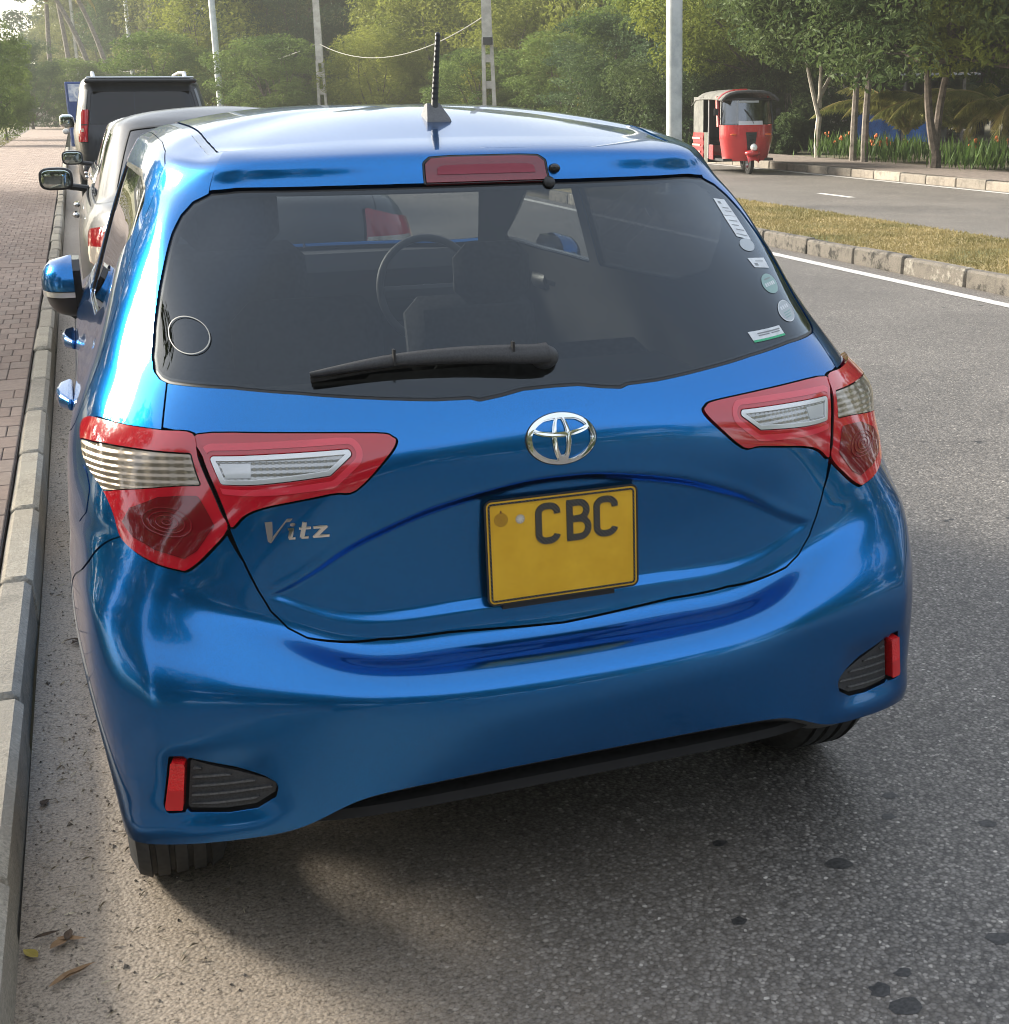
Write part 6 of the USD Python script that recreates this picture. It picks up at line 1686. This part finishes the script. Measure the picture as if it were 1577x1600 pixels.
# ---------------------------------------------------------------- trees, plants and haze
BACK_TREES = [
 (-3.33, 57, 4.1, 1.25, "bushy", "small bushy tree on the grass at the far left, nearest the brick path"),
 (-3.58, 49, 4.6, 1.4, "bushy", "leafy tree cut by the left edge of the picture, over the lawn"),
 (-3.02, 84, 5.2, 2.0, "dark", "dark tree under the patch of open sky at the upper left"),
 (-4.96, 98, 5.6, 2.6, "dark", "dark rounded tree at the far left corner, beyond the small bushy one"),
 (-0.64, 124, 10.5, 3.0, "olive", "grey-green tree behind the leaning palm trunks"),
 (1.39, 112, 12, 3.8, "olive", "olive tree rising straight behind the black wagon, right of the palms"),
 (-0.24, 88, 4.2, 2.6, "bushy", "low round shrub-like tree above the blue lorry"),
 (4.50, 106, 13, 3.8, "dark", "dark tree right of the most distant lamp post"),
 (3.42, 66, 4.8, 2.6, "bushy", "low green tree showing over the right of the wagon roof"),
 (5.45, 78, 12.5, 3.6, "olive", "olive tree between the two distant lamp posts"),
 (6.39, 70, 8.2, 3.6, "yellow", "layered yellow-green tree beside the slimmer lamp post"),
 (9.00, 80, 13.5, 4.2, "dark", "tall dark green tree right of the slimmer lamp post"),
 (9.65, 70, 11, 3.8, "dark", "dark broad tree left of the second concrete pole"),
 (7.19, 58, 4.3, 2.4, "bushy", "low bushy tree behind the sedan roof, left of the second concrete pole"),
 (13.55, 84, 14, 4.0, "olive", "tall olive tree straight behind the second concrete pole"),
 (13.22, 70, 8.6, 3.4, "olive", "brownish tree right of the second concrete pole"),
 (18.40, 86, 15, 4.6, "dark", "tall blue-green tree in the middle of the background"),
 (11.33, 56, 4.3, 2.2, "yellow", "low yellow-green tree right of the second concrete pole"),
 (14.56, 62, 8.0, 3.6, "yellow", "yellow-green tree left of the roof antenna"),
 (15.10, 57, 7.4, 3.4, "yellow", "yellow-green layered tree between antenna and nearest concrete pole"),
 (22.42, 82, 15, 4.4, "dark", "dark tree at the top, left of the nearest concrete pole"),
 (13.43, 48, 3.4, 1.9, "bushy", "low light green tree just right of the roof antenna"),
 (22.72, 72, 14, 4.4, "dark", "dark blue-green tree right of the cross arm"),
 (15.84, 50, 5.6, 2.7, "yellow", "yellow-green tree just right of the nearest concrete pole"),
 (18.99, 55, 10.5, 3.6, "yellow", "broad yellow-green tree in mid background, right of the cross arm"),
 (18.82, 50, 8.6, 3.2, "olive", "brownish green tree above the right half of the roof"),
 (15.48, 44, 3.8, 2.0, "bushy", "low tree behind the middle of the roof edge"),
 (18.87, 46, 10, 3.2, "yellow", "bright tree left of the thick lamp post"),
 (15.74, 40, 4.2, 2.1, "dark", "low dark tree over the yellow marker board"),
 (17.04, 40, 5.2, 2.2, "bushy", "bushy tree touching the left side of the thick lamp post"),
 (20.73, 44, 11, 3.4, "dark", "dark tree right of the thick lamp post"),
 (17.65, 36, 6.4, 2.6, "dark", "dark tree right behind the three-wheeler roof"),
 (21.41, 40, 12, 3.8, "dark", "tall dark tree behind the pale forked trunk"),
 (26.40, 44, 13, 4.6, "dark", "tall dark tree deep behind the shed"),
 (28.53, 42, 13, 4.6, "dark", "tall dark tree deep behind the palms"),
 (28.76, 38, 12, 4.4, "dark", "tall dark tree deep behind the right edge"),
]
FRONT_TREES = [
 (16.32, 30.5, 7.6, 3.1, "spread_warm", "warm green spreading tree reaching over the three-wheeler"),
 (14.80, 24.8, 7.0, 2.6, "pale", "tree with a pale slim forked trunk standing at the back of the pavement"),
 (14.73, 23.2, 7.2, 2.6, "slim", "left one of two close thin grey-brown trunks beside the flowers"),
 (14.65, 22.6, 7.4, 2.9, "slim", "right one of two close brown trunks beside the flowers"),
 (14.53, 19.9, 6.8, 3.3, "spread_dark", "dark spreading tree with twin trunk near the right edge"),
 (15.33, 18.4, 7.2, 2.6, "spread_warm", "bright yellow-green tree leaning in at the upper right corner"),
]
SHRUBS = [
 (14.40, 31, 1.9, 1.3, "low dark shrub just left of the three-wheeler, at the lamp post foot"),
 (16.01, 33, 2.6, 1.6, "dark shrub behind the three-wheeler hood"),
 (16.31, 32, 2.9, 1.6, "tall dark shrub right behind the three-wheeler windscreen"),
 (16.77, 31, 2.6, 1.5, "tall dark shrub right of the three-wheeler"),
 (16.73, 29.5, 2.1, 1.2, "dark shrub left of the pale forked trunk"),
 (15.07, 34, 2.8, 1.6, "dark shrub behind the thick lamp post"),
 (15.24, 27.6, 0.9, 0.7, "small weedy plant at the pavement edge right of the three-wheeler"),
 (17.49, 30, 1.6, 1.1, "dark shrub right behind the pale forked trunk"),
 (15.10, 36, 2.6, 1.6, "dark shrub left of the thick lamp post"),
 (15.07, 38, 2.4, 1.5, "dark shrub above the right roof edge by the yellow marker"),
]
PALMS = [
 (0.90, 90, 8.6, -2.4, "coconut palm with a trunk leaning left, behind the black wagon"),
 (2.03, 98, 10.2, -2.6, "second leaning coconut palm, just right of the first"),
 (-1.88, 92, 7.4, 0.3, "upright coconut palm with hanging dry fronds at the upper left"),
 (-0.58, 99, 8.6, -0.4, "coconut palm between the upright and the leaning ones"),
 (4.56, 100, 9.5, 0.6, "coconut palm right of the most distant lamp post"),
]
LOWPALMS = [
 (17.56, 25.5, "young palm with drooping fronds left of the dark twin trunk"),
 (17.60, 23.5, "young palm with arching fronds right of the dark twin trunk"),
 (17.60, 21.5, "young palm with a yellowing frond at the right edge"),
]
CANNAS = [
 (14.99, 24.6, "green flowering plant left of the two thin trunks"),
 (14.93, 23.9, "green leafy plant with orange bloom between the two trunk groups"),
 (14.99, 22.4, "orange flowering clump right of the two thin trunks"),
 (14.98, 21.8, "leafy clump left of the dark twin trunk"),
 (14.89, 19.6, "leafy clump right of the dark twin trunk"),
 (14.90, 19.1, "orange flowering clump near the right edge"),
 (14.93, 18.5, "leafy clump at the right edge, nearest the camera"),
]
HAZE = 0.00065
vr = np.random.default_rng(11)
LEAF = {
    "bushy": leaf("leaf_mid_green", (0.071, 0.123, 0.0283), (0.2011, 0.2721, 0.0663), 0.5),
    "dark": leaf("leaf_dark_green", (0.0426, 0.0805, 0.0378), (0.1183, 0.1775, 0.071), 0.4),
    "olive": leaf("leaf_olive", (0.1065, 0.1301, 0.0473), (0.2484, 0.2603, 0.0993), 0.4),
    "yellow": leaf("leaf_yellow_green", (0.142, 0.1775, 0.0331), (0.3312, 0.3549, 0.071), 0.5),
    "warm": leaf("leaf_warm_green", (0.1065, 0.1561, 0.0283), (0.2958, 0.3312, 0.0615), 0.5),
    "shade": leaf("leaf_shade_green", (0.0378, 0.0757, 0.0237), (0.142, 0.1893, 0.0615), 0.6),
    "frond": leaf("palm_frond", (0.1538, 0.1893, 0.0473), (0.4141, 0.3904, 0.1183), 0.9),
    "dryfrond": leaf("palm_frond_dry", (0.3786, 0.2721, 0.0946), (0.5, 0.4969, 0.2011), 1.2),
    "canna": leaf("canna_leaf", (0.040, 0.085, 0.018), (0.100, 0.165, 0.035), 3.0),
    "hedge": leaf("leaf_hedge", (0.0331, 0.0663, 0.0237), (0.1136, 0.1561, 0.052), 0.7),
}
BARK = speck("bark_brown", (0.045, 0.035, 0.027), (0.125, 0.10, 0.08), 9.0, 0.9, 0.5, coord="object", dist=0.02)
BARKP = speck("bark_pale", (0.24, 0.22, 0.18), (0.42, 0.39, 0.33), 7.0, 0.9, 0.3, coord="object")
BARKG = speck("bark_grey", (0.10, 0.085, 0.07), (0.20, 0.175, 0.15), 8.0, 0.9, 0.4, coord="object")


def leaf_quads(c, r, n, size, flat=0.55, up=0.6, seed=0):
    """n leaf blades in a clump of radius r about c, denser towards its outside, tilted outwards and up."""
    d = vr.normal(size=(n, 3)); d /= np.linalg.norm(d, axis=1, keepdims=True)
    rad = vr.uniform(0.25, 1.0, n) ** 0.45
    p = c + d * rad[:, None] * np.array([r, r, r * flat])
    nrm = d * (1 - up) + np.array([0, 0, up]) + vr.normal(scale=0.38, size=(n, 3)); nrm /= np.linalg.norm(nrm, axis=1, keepdims=True)
    a = np.cross(nrm, vr.normal(size=(n, 3))); a /= np.maximum(np.linalg.norm(a, axis=1, keepdims=True), 1e-6)
    b = np.cross(nrm, a)
    L = size * vr.uniform(0.65, 1.35, n)[:, None]; Wd = L * vr.uniform(0.30, 0.48, n)[:, None]
    droop = nrm * L * 0.12
    v = np.stack([p - a * L * .5 - droop, p + b * Wd * .5 + droop * .5, p + a * L * .5 - droop, p - b * Wd * .5 + droop * .5], 1)
    return v.reshape(-1, 3)


def quads_mesh(vs):
    v = np.vstack(vs); k = np.arange(len(v) // 4)[:, None] * 4
    return v, np.vstack([np.hstack([k, k + 1, k + 2]), np.hstack([k, k + 2, k + 3])])


def limb(a, b, r0, r1, bend=0.15, n=6):
    a, b = np.array(a, float), np.array(b, float)
    u = np.linspace(0, 1, n)[:, None]
    L = np.linalg.norm(b - a)
    off = vr.normal(scale=bend * L * 0.35, size=3) * [1, 1, 0.3]
    p = a * (1 - u) + b * u + off * np.sin(np.pi * u)
    return tube(p, np.linspace(r0, r1, n), 7)


def unit_tree(lf, nclump, nleaf, size, z0=0.28, flat=0.55, layered=False, spread=1.0, bark=BARK, fork=1, trunk_r=0.12, height=7.0, radius=3.0, forkz=0.12):
    """Crown and trunk meshes of one tree of the given size, base at the origin."""
    cl, tips = [], []
    ga = np.pi * (3 - 5 ** 0.5)
    for i in range(nclump):
        h = (i + 0.5) / nclump
        if layered:
            lev = int(h * 4) / 3.6
            zz = z0 + (1 - z0) * (lev * 0.9 + vr.uniform(-0.05, 0.05))
            rr = (1.0 - 0.52 * lev) * vr.uniform(0.15, 1.0) ** 0.5
        else:
            zz = z0 + (1 - z0) * (h * 0.92 + vr.uniform(-0.06, 0.06))
            env = math.sin(math.pi * min(max(0.10 + 0.86 * h, 0), 1)) ** 0.6
            rr = env * vr.uniform(0.30, 1.0) ** 0.5
        ang = i * ga + vr.uniform(-0.5, 0.5)
        rr *= 1 + 0.25 * math.sin(3 * ang + 1.3) * vr.uniform(0, 1)
        c = np.array([math.cos(ang) * rr * radius * spread, math.sin(ang) * rr * radius * spread, zz * height])
        cr = radius * vr.uniform(0.15, 0.40)
        n = int(nleaf * (cr / (radius * 0.27)) ** 2)
        cl.append(leaf_quads(c, cr, n, size, flat * (0.6 if layered else 1.0), 0.62 if layered else 0.45))
        tips.append(c)
    tr = []
    tips = sorted(tips, key=lambda q: vr.random())[:12 + 3 * fork]
    forks = []
    for k in range(fork):
        a = 2.4 * k + 0.4
        knee = np.array([0, 0, height * (0.13 if fork > 2 else 0.05) * (1 + 0.25 * k)])
        top = np.array([(k - (fork - 1) / 2) * 0.17 * radius + 0.05, math.sin(a) * 0.06 * radius, height * z0 * vr.uniform(0.95, 1.15)]) if fork > 1 else np.array([vr.uniform(-.12, .12), vr.uniform(-.1, .1), height * z0])
        if k == 0:
            tr.append(limb((0, 0, -0.1), knee if fork > 1 else top, trunk_r, trunk_r * (0.85 if fork > 1 else 0.62), 0.06))
            if fork > 1:
                tr.append(limb(knee - [0, 0, 0.05], top, trunk_r * 0.72, trunk_r * 0.45, 0.10))
        else:
            tr.append(limb(knee - [0, 0, 0.05], top, trunk_r * 0.66, trunk_r * 0.42, 0.10))
        forks.append(top)
    for q in tips:
        f = forks[int(vr.integers(len(forks)))]
        tr.append(limb(f - [0, 0, 0.15], q, trunk_r * 0.42, 0.012, 0.18))
    return quads_mesh(cl), cat_(*tr)


PROTO = {
    "bushy": dict(args=dict(lf="bushy", nclump=70, nleaf=190, size=0.20, z0=0.16, height=7, radius=3, trunk_r=0.13)),
    "dark": dict(args=dict(lf="dark", nclump=90, nleaf=180, size=0.24, z0=0.10, height=12, radius=4, trunk_r=0.22)),
    "olive": dict(args=dict(lf="olive", nclump=85, nleaf=170, size=0.24, z0=0.14, height=12, radius=4, trunk_r=0.20)),
    "yellow": dict(args=dict(lf="yellow", nclump=70, nleaf=230, size=0.20, z0=0.14, height=8, radius=3.4, trunk_r=0.16, flat=0.8)),
}
firsts = {}
for (x, y, h, r, kind, lab) in BACK_TREES:
    pr = PROTO[kind]
    loc = (x, y, float(gz(y)) + 0.10)
    A = pr["args"]
    scl = (r / A["radius"], r / A["radius"], h / A["height"])
    rz = vr.uniform(0, 6.28)
    if kind not in firsts:
        t = thing(kind_name := {"bushy": "bushy_tree", "dark": "dark_tree", "olive": "olive_tree", "yellow": "yellow_green_tree"}[kind], lab, "tree", loc, rz, "trees of the wooded background", None, scl)
        crown, trunk = unit_tree(**A)
        put("crown", crown, LEAF[A["lf"]], t)
        put("trunk", trunk, BARK, t, smooth=50)
        firsts[kind] = t
    else:
        copy_of(firsts[kind], lab, loc, rz, scl)

for (x, y, h, r, kind, lab) in FRONT_TREES:
    nm, lf, bark, fork, lay, tr_, z0 = {"spread_warm": ("spreading_tree", "warm", BARK, 1, False, 0.13, 0.27), "pale": ("pale_trunk_tree", "shade", BARKP, 3, False, 0.075, 0.32),
                                        "slim": ("slim_tree", "shade", BARKG, 1, False, 0.085, 0.33), "spread_dark": ("twin_trunk_tree", "shade", BARK, 2, False, 0.13, 0.30)}[kind]
    t = thing(nm, lab, "tree", (x, y, float(gz(y)) + 0.13), 0.0, "trees along the far pavement")
    crown, trunk = unit_tree(lf, 85, 330, 0.15, z0, 0.55, lay, 1.0, bark, fork, tr_, h, r)
    put("crown", crown, LEAF[lf], t)
    put("trunk", trunk, bark, t, smooth=50)

for k, (x, y, h, r, lab) in enumerate(SHRUBS):
    t = thing("shrub", lab, "shrub", (x, y, float(gz(y)) + 0.10), vr.uniform(0, 6.28), "dark shrubs on the far verge")
    cl = [leaf_quads(np.array([vr.uniform(-.8, .8) * r, vr.uniform(-.8, .8) * r, vr.uniform(0.08, 0.9) * h]), r * vr.uniform(.3, .5), 260, 0.13, 0.8, 0.4) for _ in range(22)]
    put("foliage", quads_mesh(cl), LEAF["hedge"], t)
    put("stem", cat_(*[limb((0, 0, -.1), (vr.uniform(-.5, .5) * r, vr.uniform(-.5, .5) * r, h * .7), .03, .01) for _ in range(5)]), BARK, t, smooth=50)


def frond(L, arch, az, width, n=34, droop=0.9, dry=False):
    """One feather frond: a curved midrib with drooping leaflets."""
    u = np.linspace(0, 1, n)
    hx = L * np.sin(arch * u * 0.9) / max(arch * 0.9, 1e-3) if True else u
    el = 1.15 - arch * u
    d = np.cumsum(np.stack([np.cos(el), 0 * el, np.sin(el)], 1) * L / n, axis=0)
    c_, s_ = math.cos(az), math.sin(az)
    rot = np.array([[c_, -s_, 0], [s_, c_, 0], [0, 0, 1]])
    vs = []
    for i in range(3, n):
        wl = width * math.sin(math.pi * min(1, 0.12 + 0.90 * u[i])) ** 0.7
        for sd_ in (-1, 1):
            for q in (0, 0.5):
                p = d[i] * (1 - q) + d[i - 1] * q
                tgt = d[i] - d[i - 1]; tgt /= np.linalg.norm(tgt)
                tip = p + np.array([0, sd_, 0]) * wl * (0.75 + vr.uniform(-.1, .1)) * (1 - 0.35 * droop) + tgt * wl * 0.45 + np.array([0, 0, -1]) * wl * droop * (0.55 + 0.25 * vr.random())
                w = tgt * 0.030 * (L / 3)
                mid = (p + tip) / 2 + np.array([0, 0, 0.10 * wl])
                vs.append(np.array([p - w * .5, mid - w, tip, mid + w]))
    return np.vstack(vs) @ rot.T, tube(d @ rot.T, np.linspace(0.028, 0.006, n) * L / 3, 5)


def palm(nm, x, y, h, lean, lab, nf, L, group, dry=3, width=0.55, trunk=True, seed_az=0.0):
    t = thing(nm, lab, "palm tree", (x, y, float(gz(y)) + 0.1), 0, group)
    top = np.array([lean, 0, h])
    if trunk:
        u = np.linspace(0, 1, 12)[:, None]
        p = top * u + np.array([0, 0, 1.0]) * 0 * u + np.array([-lean * 0.25, 0, 0]) * np.sin(np.pi * u)
        put("trunk", tube(p, np.linspace(0.19, 0.12, 12), 9), BARKG, t, smooth=50)
    for k in range(nf):
        az = seed_az + 2 * np.pi * k / nf + vr.uniform(-.2, .2)
        isdry = k % 4 == 1 and dry
        q, rib = frond(L * vr.uniform(.85, 1.1), vr.uniform(1.5, 2.1) + (0.7 if isdry else 0), az, width, 26 if L > 3.5 else 34)
        f = put("frond", (q + top, quads_mesh([q])[1]), LEAF["dryfrond" if isdry else "frond"], t)
        rib.apply_translation(top)
        put("rib", rib, LEAF["dryfrond"], f, smooth=50)
    return t


for k, (x, y, h, lx, lab) in enumerate(PALMS):
    palm("coconut_palm", x, y, h, lx, lab, 13, 4.6, "coconut palms at the far left", 1, 0.8, True, k)
for k, (x, y, lab) in enumerate(LOWPALMS):
    palm("young_palm", x, y, 0.42 + 0.1 * k, 0.0, lab, 11, 2.9 - 0.2 * k, "young palms on the far verge", 1 if k == 2 else 0, 0.50, False, 0.6 * k)

FLOW = plain("canna_orange", (0.62, 0.16, 0.03), 0.6)
for k, (x, y, lab) in enumerate(CANNAS):
    t = thing("flower_clump", lab, "plant", (x + 0.25, y, float(gz(y)) + 0.13), 0, "green flower clumps along the back of the far pavement")
    vs, st, fl = [], [], []
    for i in range(230):
        bx_, by_ = vr.normal(0, 0.34), vr.uniform(-.7, .7)
        hh = vr.uniform(0.16, 0.44); az = vr.uniform(0, 6.28); ln = vr.uniform(0.05, 0.5)
        b = np.array([bx_, by_, vr.uniform(0, .25)]); tip = b + np.array([math.cos(az) * ln, math.sin(az) * ln, 1.0]) * hh
        sd_ = np.array([-math.sin(az), math.cos(az), 0]) * vr.uniform(.012, .030)
        vs.append(np.array([b, (b + tip) / 2 + sd_, tip, (b + tip) / 2 - sd_]))
    put("leaves", quads_mesh(vs), LEAF["canna"], t)
    if k in (0, 1, 2, 5):
        for i in range(3 + (k == 2) * 4 + (k == 5) * 2):
            c = np.array([vr.uniform(-.6, .6), vr.uniform(-.2, .3), vr.uniform(.36, .56)])
            stm = put("flower_stem", tube([(c[0], c[1], 0), c], 0.008, 5), LEAF["canna"], t)
            put("bloom", cat_(*[ellipsoid(c + vr.normal(scale=.025, size=3), (.022, .02, .032), 1) for _ in range(4)]), FLOW, stm)

# shed with blue sheeting, seen between the trunks
shed = thing("roadside_shed", "dim grey roadside shed with blue sheeting between the tree trunks", "shed", (21.6, 32.0, float(gz(32)) + 0.1), math.radians(-20))
SHW = speck("shed_wall", (0.10, 0.095, 0.085), (0.20, 0.19, 0.17), 2.0, 0.9, coord="object")
put("wall", cat_(bx(0, 1.5, 0.9, 3.6, 0.12, 1.8)), SHW, shed)
put("wall", bx(-1.75, .75, .9, .12, 1.5, 1.8), SHW, shed)
ro = put("roof", bx(0, 0.6, 1.95, 4.2, 2.6, 0.05), speck("shed_roof", (0.20, 0.20, 0.20), (0.36, 0.36, 0.35), 3.0, 0.6, coord="object"), shed)
for k in range(14):
    put("roof_rib", bx(-2.0 + k * .307, 0.6, 1.985, 0.04, 2.6, 0.025), SHW, ro)
for sx in (-1.7, 0.0, 1.7):
    put("post", bx(sx, -0.5, 0.95, .09, .09, 1.9), BARKG, shed)
bs = put("blue_sheet", skin(lambda u, v: np.stack([-1.4 + 2.2 * u, -0.42 + 0.05 * np.sin(u * 22), 0.05 + 0.78 * v + 0.05 * np.sin(u * 9)], -1), 40, 6, 0.01), speck("blue_sheet_mat", (0.02, 0.09, 0.30), (0.03, 0.15, 0.46), 3.0, 0.5, coord="object"), shed, smooth=50)

# the wood that closes the view, and the trees behind the photographer that the paintwork mirrors
def wood(name, lab, spots, kinds=("dark", "olive")):
    pi = UsdGeom.PointInstancer.Define(stage, "/World/" + name)
    keys(pi.GetPrim(), lab, "wood", None, "stuff")
    rel = pi.CreatePrototypesRel()
    for kd in kinds:
        A = dict(PROTO[kd]["args"])
        A.update(nclump=60, nleaf=110, size=0.42)
        px_ = UsdGeom.Xform.Define(stage, f"/World/{name}/{kd}_tree_kind")
        crown, trunk = unit_tree(**A)
        put("crown", crown, LEAF[A["lf"]], px_.GetPrim()); put("trunk", trunk, BARK, px_.GetPrim(), smooth=50)
        rel.AddTarget(px_.GetPath())
    pi.CreateProtoIndicesAttr(Vt.IntArray([i % len(kinds) for i in range(len(spots))]))
    pi.CreatePositionsAttr(Vt.Vec3fArray([Gf.Vec3f(float(a), float(b), float(gz(max(b, 0)))) for a, b, *_ in spots]))
    pi.CreateScalesAttr(Vt.Vec3fArray([Gf.Vec3f(float(s), float(s), float(s * vr.uniform(.85, 1.2))) for *_, s in spots]))
    qs = []
    for _ in spots:
        a = vr.uniform(0, 6.28) / 2
        qs.append(Gf.Quath(math.cos(a), 0, 0, math.sin(a)))
    pi.CreateOrientationsAttr(Vt.QuathArray(qs))


far = []
for x in np.arange(-26, 95, 4.2):
    for row in range(2):
        yy = 128 - 0.62 * max(x, 0) + row * 9 + vr.uniform(-3, 3)
        s = vr.uniform(0.95, 1.45)
        if x < 4:
            yy, s = 134 + row * 10 + vr.uniform(-3, 3), (0.48 if x < -5 else 1.0) * vr.uniform(.9, 1.1)
        far.append((x + vr.uniform(-1.5, 1.5), yy, s))
for x in np.arange(-5, 60, 3.4):                      # understorey that hides the ground between the trunks
    far.append((x, 104 - 0.80 * max(x, 0) + vr.uniform(-2, 2), 0.34 * vr.uniform(.8, 1.3)))
for x, y in [(24, 36), (27, 31), (30, 38), (33, 30), (29, 25), (26, 21), (32, 20), (36, 25), (38, 34), (25, 43), (34, 44), (42, 28), (44, 38), (40, 18), (30, 14), (36, 12)]:
    far.append((x, y, vr.uniform(.55, .85)))
for x, y in [(22, 37), (24, 33), (25, 29), (23.5, 26), (24, 22.5), (22.5, 40), (26, 25)]:
    far.append((x, y, vr.uniform(.16, .24)))
wood("far_wood", "hazy dark wood closing the view behind the nearer trees", far)
behind = [(-7, -9, .62), (-12, -6, .6), (-6.5, -15, .8), (-2, -26, 1.0), (3, -25, .95), (8, -26, 1.0), (16.5, -11, .8), (19, -4, .7), (24, -8, .8), (18, -17, 1.0), (13, -25, 1.0), (-6, -22, 1.0), (-14, -15, .8), (25, -18, 1.0), (28, -2, .9),
          (27, 6, .7), (0, -36, 1.3), (9, -36, 1.3), (34, -30, 1.2), (-20, -28, 1.0), (-10, -32, 1.2), (-7.5, 3.0, .58), (-9.5, 7.5, .40), (-7.8, 11.5, .42), (-10, 15.5, .66), (-8, 20, .6), (-9, 25.5, .62), (-12.5, 5, .7), (-13, 12, .48), (-8.5, -2.5, .6), (-13, 20, .7)]
wood("wood_behind", "trees behind the photographer, mirrored in the paintwork", behind)

# thin haze over the whole place
hz = trimesh.creation.box((900, 1300, 46)); hz.apply_translation((0, 250, 21))
put("haze", hz, mat("haze_air", {"v": ("principled_volume", {"color": (0.93, 0.95, 0.92), "density": HAZE, "anisotropy": 0.2})}, [], surface=None, volume="v.volume"), None, kind="stuff", label="thin pale haze in the air over the road", cat="haze")
